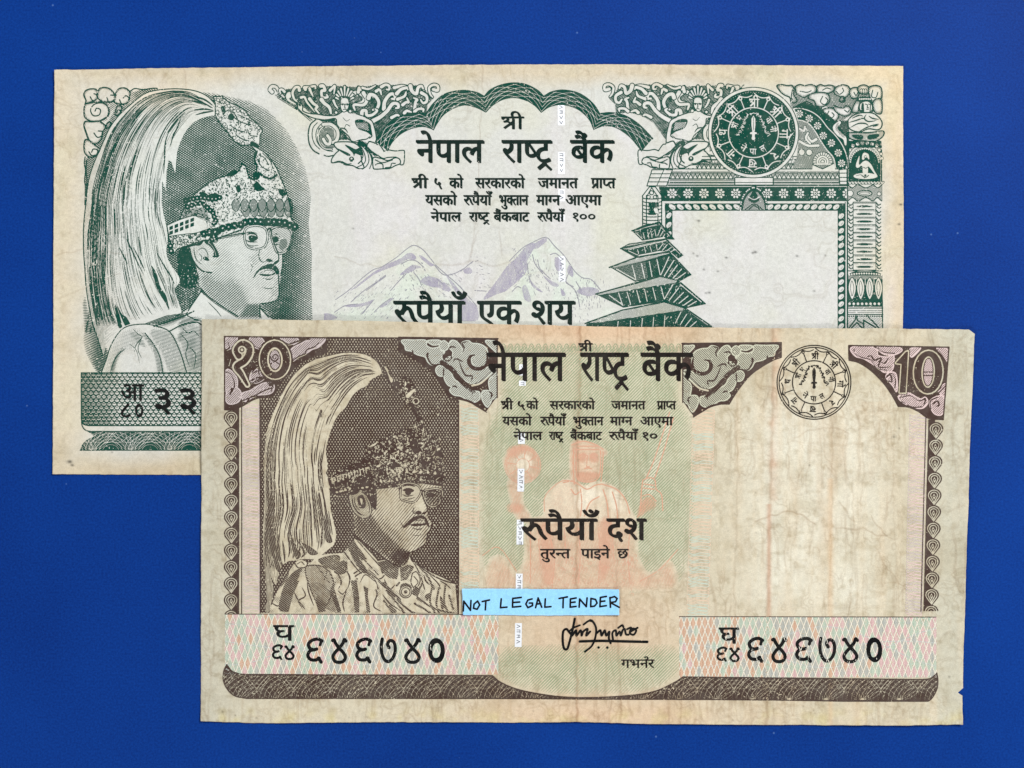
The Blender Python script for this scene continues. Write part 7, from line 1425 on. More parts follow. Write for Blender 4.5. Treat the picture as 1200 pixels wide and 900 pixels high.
def brown_serial(side):
    if side == 'l':
        cv = Cv(314, 728, 526, 782, 6)
        word(cv, 'घ', 320.6, 345, 732.6, 750.5, (1.0, .8)); digit_six(cv, 318.6, 331.5, 755.2, 773, 2.3); digit_four(cv, 333.5, 345.4, 756, 772.6, 2.3)
        D = ((358.6, 379, '६'), (388, 407, '४'), (416, 436, '६'), (445, 465, '७'), (473.4, 493.5, '४'), (501.8, 521.4, '०')); y0, y1 = 747.4, 776.8
    else:
        cv = Cv(836, 730, 1040, 782, 6)
        word(cv, 'घ', 842.5, 865, 735.4, 754, (1.0, .8)); digit_six(cv, 839.5, 852, 758, 775, 2.3); digit_four(cv, 854.6, 866.6, 758.6, 775, 2.3)
        D = ((875, 895, '६'), (903.4, 922, '४'), (931, 952, '६'), (958.6, 979.6, '७'), (986.5, 1006, '४'), (1015, 1033.6, '०')); y0, y1 = 746.6, 776
    for a, b, ch in D: {'४': digit_four, '६': digit_six, '७': digit_seven}[ch](cv, a, b, y0, y1, 4.0) if ch in '४६७' else word(cv, ch, a+.6, b-.6, y0+(.5 if ch == '०' else 0), y1-(0 if ch != '०' else .5), (1.3, 1.1), fit='box')
    return cv
def brown_signature():
    cv = Cv(652, 718, 768, 772, 6)
    for s, w in (('745,150 735,200 722,250 715,268 703,265 698,235 700,200 712,190 722,200 735,215', 1.4), ('738,212 750,195 752,215 768,195 772,215 778,200 795,190 790,215 805,200', 1.3), ('805,155 815,160 828,185 826,220 812,255 785,278', 1.5), ('780,172 800,158 815,160', 1.2),
                 ('832,205 845,195 850,215 862,195 868,215 880,200 878,225 885,245', 1.3), ('895,235 892,205 905,195 908,215 920,200 925,215 932,195 940,190 945,210 955,212', 1.5), ('915,185 930,175 935,182', 1.2), ('950,190 965,185 960,205 975,212 985,195 972,188 962,200 990,185', 1.5), ('765,238 850,236 940,238 1028,240', 1.9), ('722,200 740,185 765,175', 1.1)):
        cv.stroke(TS('S', s, 5), w*1.6)
    for s in ('838,262', '872,262'): cv.dot(*T('S', s)[0], 1.5)
    return cv

STATUE = {   # printed tints of the pale figure: (colour key, softness px, crop, outline)
 'robe': [(3, 'V', '340,400 450,370 640,380 860,390 880,560 900,720 340,720 330,560'), (3, 'V', '150,590 210,570 270,660 300,720 130,720'), (3, 'V', '880,670 980,650 1050,590 1070,720 880,720')],
 'torso': [(2, 'V', '420,360 425,270 500,190 570,180 620,215 690,190 790,230 850,330 870,400 640,400 440,400')],
 'head': [(1.2, 'l', '95,300 150,255 250,262 285,310 275,400 262,500 180,545 110,520 95,420')],
 'hood': [(1.5, 'l', '60,270 150,238 300,296 330,330 290,350 280,310 200,265 110,280 95,540 60,540'), (1.5, 'V', '215,90 250,30 320,10 380,50 395,110 370,170 310,195 250,170'), (2, 'V', '240,180 300,200 310,300 350,370 290,380 255,290')],
 'pale': [(2.5, 'l', '120,600 220,590 300,640 200,690 150,780 90,720'), (2, 'l', '330,600 400,620 440,720 400,780 360,700'), (1.2, 'l', '628,512 690,360 770,60 820,60 760,300 700,460 690,510'), (1.2, 'l', '600,540 660,515 690,560 690,640 620,640'), (2, 'V', '270,80 320,50 360,95 330,140 290,135')],
 'dark': [(1, 'l', '112,340 160,325 172,345 160,392 120,388'), (1, 'l', '200,335 250,330 262,385 205,390'), (1, 'l', '105,480 180,470 265,480 262,520 180,540 110,525'), (1.5, 'l', '590,690 650,660 700,720 640,760 560,810'), (2, 'V', '700,400 760,400 750,600 700,680'), (2, 'V', '400,420 450,420 470,650 420,700'), (1.5, 'k', '260,340 420,310 520,380 430,350 300,420'), (1.5, 'k', '270,830 380,840 380,900 270,900')]}
def statue():
    """fine line work of the printed figure holding a disc and a mace"""
    cv = Cv(560, 458, 824, 700, 3); t = cv.like()
    for k, v in (('robe', .34), ('torso', .20), ('hood', .40), ('head', .16), ('pale', .03), ('dark', .70)):
        for so, c, s in STATUE[k]: t.fill(TS(c, s, 4, True), v, so)
        if k == 'head': cv.silhouette = t.a > .06
    cv.over(lines(cv, np.clip(t.a*(.25+.9*fbm(t.a.shape, 18, 14, 3)), 0, .7), 1.7, 78))
    for s in ('60,268 110,246 160,238 230,258 300,298', '98,290 96,420 108,520 180,546 262,518 282,400 280,310', '80,290 74,430 84,560', '300,320 296,420 284,540', '125,345 150,335 172,345', '205,342 235,332 258,345', '183,345 176,425 196,428', '160,445 185,438 215,446', '130,362 160,362', '212,362 248,362', '0,548 70,540 120,565 180,600 240,570 290,560', '290,560 400,600 470,680 500,780', '270,655 210,690 180,740 160,800', '130,600 140,700 130,800', '300,600 330,700 340,810', '370,620 400,720 410,820', '60,600 90,640 120,620',
              '625,515 690,360 800,20', '690,512 760,300 830,60', '600,530 588,620 580,760 560,810', '600,530 650,512 690,530 700,600 740,640 750,760', '610,560 680,570', '605,590 685,600', '600,650 650,640 700,690', '100,300 270,300', '110,275 260,275'): cv.stroke(TS('l', s, 4), 1.1)
    for s in ('420,340 425,260 500,190 560,185', '430,420 470,560 460,700', '590,420 600,560 590,700', '690,420 700,560 690,700', '850,420 840,560 850,700', '350,410 350,700', '390,480 400,600', '520,430 530,600', '760,430 770,600', '110,560 190,520 280,640', '900,690 1000,630 1090,530'): cv.stroke(TS('V', s, 4), .8)
    x, y = T('k', '395,490')[0]
    for r in (21, 19, 8): cv.ring(x, y, r, .6)
    for a in range(8): an = math.radians(a*45+10); cv.stroke(np.array([[x+8*math.cos(an), y+8*math.sin(an)], [x+18*math.cos(an), y+18*math.sin(an)]]), .8)
    r = np.random.default_rng(3)
    for _ in range(130):
        x, y = r.uniform(625, 745), r.uniform(650, 698); cv.stroke(spiral(x, y, .3, 2.2, r.uniform(0, 360), 420, 10), .42)
    return cv

def center_tint():
    """diagonal green ruling of the middle field"""
    cv = Cv(558, 396, 836, 820, 3); X, Y = cv.XY()
    q = np.vstack([P('585,404 795,404 797,470'), sp(P('797,470 812,500 815,600 808,660 800,700 793,720 800,760 797,790'), 5), sp(P('797,790 770,806 740,812 690,815 650,813 610,806 590,798 578,788'), 5), sp(P('578,788 583,760 592,730 570,700 563,640 562,560 570,500 585,470'), 5)])
    m = cv.mask(q, 8.)*np.clip(np.clip((740-Y)/90, .35, 1)+np.clip((Y-750)/30, 0, .65), 0, 1)
    cv.over(lines(cv, (.26+.34*fbm(cv.a.shape, 40, 2, 3))*m, 2.6, -45)*m)
    st = statue(); m2 = cv.like(); j0 = int(round((st.y0-cv.y0)*3)); i0 = int(round((st.x0-cv.x0)*3)); m2.a[j0:j0+st.h, i0:i0+st.w] = st.silhouette[:m2.h-j0, :m2.w-i0]; cv.a *= 1-.9*blur(m2.a, 1)
    # scalloped crest along the top edge
    for x in np.arange(590, 796, 8.2): cv.stroke(arc(x, 412, 3.2, 180, 360, 12, 9), .6); cv.stroke(arc(x, 412, 1.8, 180, 360, 10, 6), .5)
    return cv

def label_lettering():
    cv = Cv(538, 690, 730, 722, 6)
    for s in ('310,118 312,80 338,116 340,78', '352,92 366,80 374,95 364,112 350,108 352,92', '384,82 412,76', '398,80 396,114',
              '458,72 455,106 480,104', '503,70 502,104', '503,70 536,66', '503,86 530,84', '502,104 534,101', '578,72 562,76 554,92 562,106 580,98 580,88 568,88', '592,106 602,68 616,104', '596,92 612,90', '630,72 628,104 652,102',
              '684,70 716,64', '700,68 699,106', '728,72 727,104', '728,72 750,68', '728,86 746,84', '727,104 750,101', '762,104 764,72 790,102 793,68', '808,70 807,102', '808,70 826,74 832,88 822,100 807,102', '845,66 843,102', '845,66 868,62', '844,82 862,80', '843,102 868,98', '884,104 882,66', '882,68 900,62 910,70 904,82 884,86 918,104'):
        p = T('S', s); cv.stroke(p, 1.75)
    return cv
# ---------------------------------------------------------------- building the scene
def lin(c):
    c = np.asarray(c, float)/255
    return np.where(c <= .04045, c/12.92, ((c+.055)/1.055)**2.4)

def nodes(name):
    m = bpy.data.materials.new(name); m.use_nodes = True; nt = m.node_tree
    return m, nt, nt.nodes['Principled BSDF']
def N(nt, typ, **kw):
    n = nt.nodes.new(typ)
    for k, v in kw.items():
        if k in n.inputs: n.inputs[k].default_value = v
        else: setattr(n, k, v)
    return n
def ink_mat(name, rgb, wear=.25, rough=.75):
    """printed ink: a little uneven where it has rubbed off"""
    m, nt, b = nodes(name); L = nt.links.new
    tc = N(nt, 'ShaderNodeTexCoord'); no = N(nt, 'ShaderNodeTexNoise', Scale=900., Detail=3.); L(tc.outputs['Object'], no.inputs['Vector'])
    no2 = N(nt, 'ShaderNodeTexNoise', Scale=60., Detail=2.); L(tc.outputs['Object'], no2.inputs['Vector'])
    ad = N(nt, 'ShaderNodeMath', operation='ADD'); L(no.outputs['Fac'], ad.inputs[0]); L(no2.outputs['Fac'], ad.inputs[1])
    mr = N(nt, 'ShaderNodeMapRange'); L(ad.outputs[0], mr.inputs['Value']); mr.inputs['From Min'].default_value = .8; mr.inputs['From Max'].default_value = 1.35; mr.inputs['To Max'].default_value = wear
    c = lin(rgb); pale = c*.55+lin((200, 195, 182))*.45
    mx = N(nt, 'ShaderNodeMix', data_type='RGBA'); L(mr.outputs['Result'], mx.inputs['Factor'])
    mx.inputs[6].default_value = (*c, 1); mx.inputs[7].default_value = (*pale, 1)
    L(mx.outputs[2], b.inputs['Base Color']); b.inputs['Roughness'].default_value = rough; b.inputs['Specular IOR Level'].default_value = .12
    return m
INK = {k: ink_mat(k, *v) for k, v in {
    'green_ink': ((0, 62, 50), .12), 'black_green_ink': ((2, 28, 23), .06), 'lavender_ink': ((146, 138, 160), .25), 'grey_ink': ((136, 134, 144), .25),
    'brown_ink': ((64, 47, 41), .16), 'black_brown_ink': ((24, 18, 15), .08), 'black_ink': ((6, 7, 8), .05),
    'rose_ink': ((212, 174, 174), .4), 'sage_ink': ((178, 194, 176), .4), 'slate_ink': ((172, 174, 168), .4), 'cream_ink': ((226, 219, 204), .1),
    'olive_ink': ((136, 148, 116), .3), 'orange_ink': ((206, 164, 138), .35), 'russet_ink': ((200, 150, 124), .35), 'blush_ink': ((212, 184, 180), .3), 'celadon_ink': ((186, 198, 182), .3), 'peach_ink': ((212, 186, 160), .3), 'mauve_tint': ((190, 175, 172), .25), 'jade_tint': ((188, 189, 176), .25), 'moss_tint': ((188, 186, 164), .25), 'pink_tint': ((206, 182, 178), .25),
    'pen_ink': ((10, 10, 14), .03)}.items()}
def thread_mat():
    m, nt, b = nodes('silver_thread'); b.inputs['Base Color'].default_value = (*lin((232, 233, 236)), 1); b.inputs['Metallic'].default_value = .25; b.inputs['Roughness'].default_value = .4; return m
INK['silver_thread'] = thread_mat(); INK['thread_print'] = ink_mat('thread_print', (84, 88, 96))

class Sheet:
    """a banknote: outline, relief and stains on a fine grid, and the printed parts that lie on it"""
    def __init__(s, name, label, group, quad, base, seed):
        s.quad = {k: np.array(v, float) for k, v in quad.items()}
        al = np.vstack(list(s.quad.values())); s.c = (al.min(0)+al.max(0))/2
        s.lo = np.floor(al.min(0))-6; s.hi = np.ceil(al.max(0))+6
        s.W = int(s.hi[0]-s.lo[0])+1; s.H = int(s.hi[1]-s.lo[1])+1
        s.X, s.Y = np.meshgrid(s.lo[0]+np.arange(s.W), s.lo[1]+np.arange(s.H))
        s.relief = np.zeros((s.H, s.W)); s.rub = np.zeros((s.H, s.W)); s.base = base; s.seed = seed; s.n = 0
        s.root = bpy.data.objects.new(name, None); sc.collection.objects.link(s.root)
        s.root.location = (*px(*s.c), 0); s.root.empty_display_size = .01
        s.root['label'] = label; s.root['category'] = 'banknote'
    def field(s, fn):
        c = Cv(s.lo[0], s.lo[1], s.hi[0], s.hi[1], 1); fn(c); return c.a
    def height(s, p):
        x = np.clip(p[:, 0]-s.lo[0], 0, s.W-1.001); y = np.clip(p[:, 1]-s.lo[1], 0, s.H-1.001)
        i = x.astype(int); j = y.astype(int); fx = x-i; fy = y-j; R = s.relief
        return (R[j, i]*(1-fx)+R[j, i+1]*fx)*(1-fy)+(R[j+1, i]*(1-fx)+R[j+1, i+1]*fx)*fy
    def local(s, p, z):
        return np.stack([(p[:, 0]-s.c[0])*UNIT, (s.c[1]-p[:, 1])*UNIT, z*UNIT], 1)
    def paper(s, col, mat):
        """grid mapped onto the four traced edges, with a skirt and an underside"""
        q = s.quad; nu, nv = int(q['top'][-1][0]-q['top'][0][0])+1, int(q['left'][-1][1]-q['left'][0][1])+1
        def edge(p, n, r):
            d = np.r_[0, np.cumsum(np.hypot(*np.diff(p, axis=0).T))]; t = np.linspace(0, d[-1], n)
            e = np.stack([np.interp(t, d, p[:, 0]), np.interp(t, d, p[:, 1])], 1)
            g = np.random.default_rng(r); k = np.convolve(g.normal(0, 1, n+20), np.ones(7)/7, 'same')[10:10+n]*.5+np.convolve(g.normal(0, 1, n+80), np.ones(40)/40, 'same')[40:40+n]*1.2
            k[:3] *= .3; k[-3:] *= .3
            nn = np.array([-(p[-1]-p[0])[1], (p[-1]-p[0])[0]]); return e+k[:, None]*nn/np.hypot(*nn)*.55
        T_, B_, L_, R_ = edge(q['top'], nu, s.seed), edge(q['bottom'], nu, s.seed+1), edge(q['left'], nv, s.seed+2), edge(q['right'], nv, s.seed+3)
        u = np.linspace(0, 1, nu)[None, :, None]; v = np.linspace(0, 1, nv)[:, None, None]
        G = (1-v)*T_[None]+v*B_[None]+(1-u)*L_[:, None]+u*R_[:, None]-((1-u)*(1-v)*T_[0]+u*(1-v)*T_[-1]+(1-u)*v*B_[0]+u*v*B_[-1])
        P_ = G.reshape(-1, 2); z = s.height(P_); top = s.local(P_, z); n = len(P_)
        idx = np.arange(n).reshape(nv, nu)
        f = np.stack([idx[:-1, :-1], idx[1:, :-1], idx[1:, 1:], idx[:-1, 1:]], -1).reshape(-1, 4)
        ring = np.concatenate([idx[0, :-1], idx[:-1, -1], idx[-1, :0:-1], idx[:0:-1, 0]])
        bot = top.copy(); bot[:, 2] -= .75*UNIT; r1 = np.roll(ring, -1)
        sk = np.stack([ring, r1, r1+n, ring+n], 1)
        verts = np.vstack([top, bot]); me = bpy.data.meshes.new('paper_sheet')
        faces = np.vstack([f, f[:, ::-1]+n, sk]); nf = len(faces)
        me.vertices.add(len(verts)); me.vertices.foreach_set('co', verts.astype(np.float32).ravel())
        me.loops.add(nf*4); me.loops.foreach_set('vertex_index', faces.ravel().astype(np.int32))
        me.polygons.add(nf); me.polygons.foreach_set('loop_start', (np.arange(nf)*4).astype(np.int32))
        me.polygons.foreach_set('use_smooth', np.arange(nf) < len(f))
        me.update(calc_edges=True)
        at = me.color_attributes.new('stain', 'FLOAT_COLOR', 'POINT')
        def samp(A):
            x = np.clip(P_[:, 0]-s.lo[0], 0, s.W-1.001); y = np.clip(P_[:, 1]-s.lo[1], 0, s.H-1.001); i = x.astype(int); j = y.astype(int); fx = (x-i)[:, None]; fy = (y-j)[:, None]
            return (A[j, i]*(1-fx)+A[j, i+1]*fx)*(1-fy)+(A[j+1, i]*(1-fx)+A[j+1, i+1]*fx)*fy
        c = samp(col); c = np.vstack([c, c]); c = np.hstack([c, np.ones((len(c), 1))])
        at.data.foreach_set('color', c.astype(np.float32).ravel())
        me.materials.append(mat); o = bpy.data.objects.new('paper_sheet', me); sc.collection.objects.link(o); o.parent = s.root; return o
    def ink(s, name, cv, mat, parent=None, lift=None, label=None, run=2.0, pits=.8):
        a = cv.a
        if pits:
            X, Y = cv.XY(); i = np.clip((X-s.lo[0]).round().astype(int), 0, s.W-1); j = np.clip((Y-s.lo[1]).round().astype(int), 0, s.H-1)
            n = fbm(a.shape, 1.3*cv.S, s.seed+s.n, 2); big = fbm(a.shape, 26*cv.S, s.seed+s.n+3, 2)
            a = a*(1-np.clip((n-(.745 if 'lettering' not in name and 'number' not in name and name != 'signature' else .83)+.16*(big-.45)+.10*s.rub[j, i])*9, 0, 1)*pits)
        r = contour_mesh(a, cv.x0, cv.y0, cv.S, run)
        if r is None: return None
        v, sizes = r
        s.n += 1; lift = lift if lift is not None else .16+.006*s.n
        co = s.local(v, s.height(v)+lift)
        me = bpy.data.meshes.new(name); nf = len(sizes)
        me.vertices.add(len(co)); me.vertices.foreach_set('co', co.astype(np.float32).ravel())
        me.loops.add(len(co)); st = np.r_[0, np.cumsum(sizes)[:-1]]
        # photo y runs down: turn each face so that it looks up
        order = np.repeat(st+sizes-1, sizes)-(np.arange(len(co))-np.repeat(st, sizes))
        me.loops.foreach_set('vertex_index', order.astype(np.int32))
        me.polygons.add(nf); me.polygons.foreach_set('loop_start', st.astype(np.int32)); me.update(calc_edges=True)
        me.materials.append(INK[mat]); o = bpy.data.objects.new(name, me); sc.collection.objects.link(o); o.parent = parent or s.root
        if label: o['label'] = label
        return o

def paper_mat(name, seed):
    """worn rag paper: the stain map plus fibre flecks, grain and a soft crumple"""
    m, nt, b = nodes(name); L = nt.links.new
    at = N(nt, 'ShaderNodeAttribute', attribute_name='stain'); tc = N(nt, 'ShaderNodeTexCoord')
    n1 = N(nt, 'ShaderNodeTexNoise', Scale=1500., Detail=4.); L(tc.outputs['Object'], n1.inputs['Vector'])
    n2 = N(nt, 'ShaderNodeTexNoise', Scale=5200., Detail=2.); L(tc.outputs['Object'], n2.inputs['Vector'])
    mr = N(nt, 'ShaderNodeMapRange'); L(n1.outputs['Fac'], mr.inputs['Value']); mr.inputs['From Min'].default_value = .3; mr.inputs['From Max'].default_value = .7; mr.inputs['To Min'].default_value = .93; mr.inputs['To Max'].default_value = 1.06
    m2 = N(nt, 'ShaderNodeMapRange'); L(n2.outputs['Fac'], m2.inputs['Value']); m2.inputs['From Min'].default_value = .3; m2.inputs['From Max'].default_value = .7; m2.inputs['To Min'].default_value = .90; m2.inputs['To Max'].default_value = 1.08
    mu = N(nt, 'ShaderNodeMath', operation='MULTIPLY'); L(mr.outputs['Result'], mu.inputs[0]); L(m2.outputs['Result'], mu.inputs[1])
    vm = N(nt, 'ShaderNodeVectorMath', operation='SCALE'); L(at.outputs['Color'], vm.inputs[0]); L(mu.outputs[0], vm.inputs['Scale'])
    L(vm.outputs[0], b.inputs['Base Color']); b.inputs['Roughness'].default_value = .85; b.inputs['Specular IOR Level'].default_value = .2
    bp = N(nt, 'ShaderNodeBump', Strength=.10, Distance=.0002); n3 = N(nt, 'ShaderNodeTexNoise', Scale=700., Detail=5., Roughness=.65); L(tc.outputs['Object'], n3.inputs['Vector'])
    L(n3.outputs['Fac'], bp.inputs['Height']); L(bp.outputs['Normal'], b.inputs['Normal'])
    return m

# ---- the surface
def tabletop():
    m, nt, b = nodes('blue_board'); L = nt.links.new
    tc = N(nt, 'ShaderNodeTexCoord'); n = N(nt, 'ShaderNodeTexNoise', Scale=2600., Detail=4., Roughness=.7); L(tc.outputs['Object'], n.inputs['Vector'])
    a, z = lin((0, 31, 96)), lin((8, 60, 142))
    n2 = N(nt, 'ShaderNodeTexNoise', Scale=14., Detail=6., Roughness=.6); L(tc.outputs['Object'], n2.inputs['Vector']); ad = N(nt, 'ShaderNodeMath', operation='MULTIPLY_ADD'); L(n.outputs['Fac'], ad.inputs[0]); ad.inputs[1].default_value = 1.5; L(n2.outputs['Fac'], ad.inputs[2]); sb = N(nt, 'ShaderNodeMath', operation='SUBTRACT', use_clamp=True); L(ad.outputs[0], sb.inputs[0]); sb.inputs[1].default_value = .75
    mx = N(nt, 'ShaderNodeMix', data_type='RGBA'); L(sb.outputs[0], mx.inputs['Factor']); mx.inputs[6].default_value = (*a, 1); mx.inputs[7].default_value = (*z, 1)
    # a scatter of lint
    vo = N(nt, 'ShaderNodeTexVoronoi', Scale=420., Randomness=1.); L(tc.outputs['Object'], vo.inputs['Vector'])
    lt = N(nt, 'ShaderNodeMapRange'); L(vo.outputs['Distance'], lt.inputs['Value']); lt.inputs['From Min'].default_value = .10; lt.inputs['From Max'].default_value = .04; lt.inputs['To Max'].default_value = .45
    sp_ = N(nt, 'ShaderNodeSeparateColor'); L(vo.outputs['Color'], sp_.inputs['Color']); gt = N(nt, 'ShaderNodeMath', operation='GREATER_THAN'); L(sp_.outputs['Red'], gt.inputs[0]); gt.inputs[1].default_value = .965
    mu = N(nt, 'ShaderNodeMath', operation='MULTIPLY'); L(lt.outputs['Result'], mu.inputs[0]); L(gt.outputs[0], mu.inputs[1])
    m2 = N(nt, 'ShaderNodeMix', data_type='RGBA'); L(mu.outputs[0], m2.inputs['Factor']); L(mx.outputs[2], m2.inputs[6]); m2.inputs[7].default_value = (*lin((96, 130, 180)), 1)
    L(m2.outputs[2], b.inputs['Base Color']); b.inputs['Roughness'].default_value = .5; b.inputs['Specular IOR Level'].default_value = .07
    bp = N(nt, 'ShaderNodeBump', Strength=.25, Distance=.0001); L(n.outputs['Fac'], bp.inputs['Height']); L(bp.outputs['Normal'], b.inputs['Normal'])
    me = bpy.data.meshes.new('tabletop'); s = .9
    v = [(-s, -s, 0), (s, -s, 0), (s, s, 0), (-s, s, 0), (-s, -s, -.02), (s, -s, -.02), (s, s, -.02), (-s, s, -.02)]
    me.from_pydata(v, [], [(0, 1, 2, 3), (4, 7, 6, 5), (0, 4, 5, 1), (1, 5, 6, 2), (2, 6, 7, 3), (3, 7, 4, 0)]); me.materials.append(m)
    o = bpy.data.objects.new('tabletop', me); sc.collection.objects.link(o); o['kind'] = 'structure'; o['label'] = 'deep blue matt tabletop'
tabletop()

def mixc(A, c, m):
    m = np.clip(m, 0, 1)[..., None]; A *= (1-m); A += m*lin(c)
def mulc(A, c, m):
    m = np.clip(m, 0, 1)[..., None]; A *= 1-m*(1-np.asarray(c))

def crease(s, pts, w, depth, jitter=.0):
    """a fold: narrow ridge in the relief; returns its mask for the dirt it gathers"""
    c = Cv(s.lo[0], s.lo[1], s.hi[0], s.hi[1], 1); p = resample(pts, 6)
    if jitter: p = p+np.random.default_rng(int(pts[0][0])).normal(0, jitter, p.shape)
    c.stroke(sp(p, 2), w); m = blur(c.a, w*.6); s.relief += m*depth; s.rub = np.maximum(s.rub, blur(c.a, 1.)*1.6); return c.a

def crinkle(s, cell, seed, w, amp, bias=0.):
    """fine net of wrinkles in worn paper: relief, and a mask for the dirt in them"""
    sh = s.relief.shape; f = fbm(sh, cell, seed, 3, .55); g = np.hypot(*np.gradient(f))+1e-5
    d = np.minimum(np.abs(f-.5), np.abs(f-.42))/g
    m = np.exp(-(d/w)**2)*np.clip((fbm(sh, 45, seed+5, 2)-.38+bias)*4, 0, 1)
    s.relief += blur(m, .8)*amp; return m

# ---- green note
G = Sheet('banknote', 'worn green rupee banknote with plumed crown portrait, lying partly under the brown banknote', None,
    dict(top=[(64.6, 82.4), (200, 80), (400, 78), (600, 75.8), (700, 75.6), (860, 76.6), (1057.6, 78)], bottom=[(62.2, 555.6), (300, 557), (600, 558), (1056, 560)],
         left=[(64.6, 82.4), (63.2, 300), (62.2, 555.6)], right=[(1057.6, 78), (1058.2, 300), (1056, 560)]), 0, 50)
def build_green():
    s = G; sh = s.relief.shape; X, Y = s.X, s.Y
    s.relief += 1.1+1.1*(fbm(sh, 150, 61, 2)-.3)+1.4*(fbm(sh, 38, 62, 3)-.5)
    s.relief += 2.6*np.clip((92-X)/30, 0, 1)**2*(.4+fbm(sh, 70, 64, 2))+4.5*np.clip((104-Y)/26, 0, 1)**2*fbm(sh, 90, 65, 2)+4.5*np.clip((X-1034)/24, 0, 1)**2*fbm(sh, 80, 66, 2)+1.4*np.clip((Y-534)/22, 0, 1)**2*fbm(sh, 60, 67, 2)
    A = np.ones((*sh, 3))*lin((197, 196, 189))
    n = fbm(sh, 60, 71, 4); n2 = fbm(sh, 14, 72, 3); n3 = fbm(sh, (90, 26), 73, 4)
    inset = np.minimum.reduce([(X-64)/36, (Y-79)/24, (1057-X)/25, (556-Y)/30])
    edge = np.clip(1.35-inset*1.1+(n-.5)*1.1, 0, 1)
    mixc(A, (196, 180, 152), edge*.8)
    mixc(A, (214, 194, 160), np.clip((X-880)/170, 0, 1)**1.5*np.clip(1.1-np.clip((Y-100)/120, 0, 1)*.6, 0, 1)*np.clip(edge+.1, 0, 1)*.9)
    mixc(A, (182, 164, 134), np.clip((Y-500)/50, 0, 1)*edge*.6)
    mixc(A, (216, 198, 170), np.exp(-((X-190)/60)**2-((Y-112)/18)**2)*.6)
    mixc(A, (206, 194, 170), np.clip((150-X)/60, 0, 1)*(.3+.4*n))
    mixc(A, (214, 206, 214), np.clip(n3*2-.9, 0, 1)*.35*(X > 370)*(Y > 120)); mixc(A, (216, 214, 190), np.clip(n-.5, 0, 1)*1.0)
    mulc(A, (.78, .76, .69), np.clip((n2-.53)*2.8, 0, 1)*.42*(.5+edge)); mulc(A, (.86, .85, .80), np.clip((n-.48)*3, 0, 1)*.5)
    mulc(A, (.62, .56, .48), np.clip((fbm(sh, 9, 75, 3)-.64)*5, 0, 1)*.35*edge)
    mt = s.field(lambda c: c.fill(np.vstack([TS('q', '60,560 190,470 380,310 560,215 700,117 830,220 960,350 1060,440 1190,590', 4), TS('r', '175,540 370,270 510,120 665,55 800,190 890,320 1020,385 1090,465', 4), P('735,392 384,392')]), .9, 2.5))
    mixc(A, (202, 203, 193), mt*.5); mixc(A, (196, 208, 192), mt*np.clip((fbm(sh, 20, 78, 3)-.45)*4, 0, 1)*.5)
    pf = np.clip(1-np.hypot((X-235)/130, (Y-255)/160), 0, 1); mixc(A, (206, 210, 204), np.clip(pf*2, 0, 1)*.6)
    # folds and their dirt
    for p, w, d in (('392,301 404,302 421,310 447,312', .8, .25), ('511,310 530,311 545,308 556,305 568,309 580,312 597,307', 1.1, .3), ('600,310 616,321 640,318', .7, .2), ('566,77 563,140 560,250 552,300', .9, .25), ('216,80 218,100 221,118', 1., .2), ('560,270 548,310', .9, .2), ('585,272 588,300', .8, .15), ('583,130 560,120 552,130 530,128', .6, .1), ('66,300 105,290 150,300', 1., .2), ('70,350 140,320', .8, .15)):
        m = crease(s, P(p), w, d, .7); mulc(A, (.62, .54, .48), m*.5)
    for x, y, r in ((818.8, 258.7, 1.3), (812.5, 297, .9), (817, 300, 1.1), (851, 302, 1.2), (824.6, 316, 1.1), (841, 318, 1.), (831, 343, 1.3), (827, 343.5, .9), (885, 295.5, 1.5), (882, 296.5, 1.1), (934, 300, 1.2), (967, 299.5, .8), (954, 341, 1.0), (152, 163.5, .8), (143, 147, 1.), (82, 541, 2.2), (85, 545, 1.5), (131.5, 530, .7), (1055, 240, 1.4), (1053, 263, 1.3), (400, 121, .8), (414, 268, .9)):
        m = np.exp(-(((X-x)/(r*1.35))**2+((Y-y)/(r*.85))**2)); mulc(A, (.14, .14, .14), m)
    mulc(A, (.70, .66, .60), crinkle(s, 30, 205, .8, .2, -.04)*.42); mulc(A, (.75, .7, .62), crinkle(s, (60, 26), 215, .8, .22, -.04)*.38*(.35+edge))
    s.relief = np.maximum(blur(s.relief, 1.6), .9)
    s.paper(A, paper_mat('green_note_paper', 1))
    a, b = thread(657.5, 659, 122, 382, ((122, 147), (178, 204), (222, 236), (252, 258), (300, 330)), 1); th = s.ink('security_thread', a, 'silver_thread', pits=.6); s.ink('thread_lettering', b, 'thread_print', th)
    a, b = green_mountains(); mv = s.ink('mountain_view', a, 'lavender_ink'); s.ink('ridge_lines', b, 'grey_ink', mv)
    L = green_portrait(); po = s.ink('portrait', L['backdrop'], 'green_ink')
    for k in ('plume', 'tunic', 'face', 'crown'): s.ink(k, L[k], 'green_ink', po)
    s.ink('cloud_ornament', green_clouds(), 'green_ink'); s.ink('cloud_ornament', green_clouds_right(), 'green_ink', label='cloud ornament with a winged guardian at the right corner')
    s.ink('scalloped_arch', green_arch(), 'green_ink'); s.ink('scroll_figure', green_figure_left(), 'green_ink'); s.ink('scroll_figure', green_figure_right(), 'green_ink')
    s.ink('carved_gate', green_gate(), 'green_ink'); s.ink('carved_pillar', green_pillar(), 'green_ink'); s.ink('pagoda', green_pagoda(), 'green_ink'); s.ink('seal', green_seal(), 'green_ink')
    pn = s.ink('serial_panel', green_panel(), 'green_ink'); s.ink('border_strip', green_strip(), 'green_ink'); s.ink('serial_number', green_serial(), 'black_ink', pn)
    s.ink('title_lettering', green_title(), 'black_green_ink'); s.ink('promise_lettering', green_promise(), 'black_green_ink'); s.ink('value_lettering', green_value(), 'black_green_ink')
build_green()

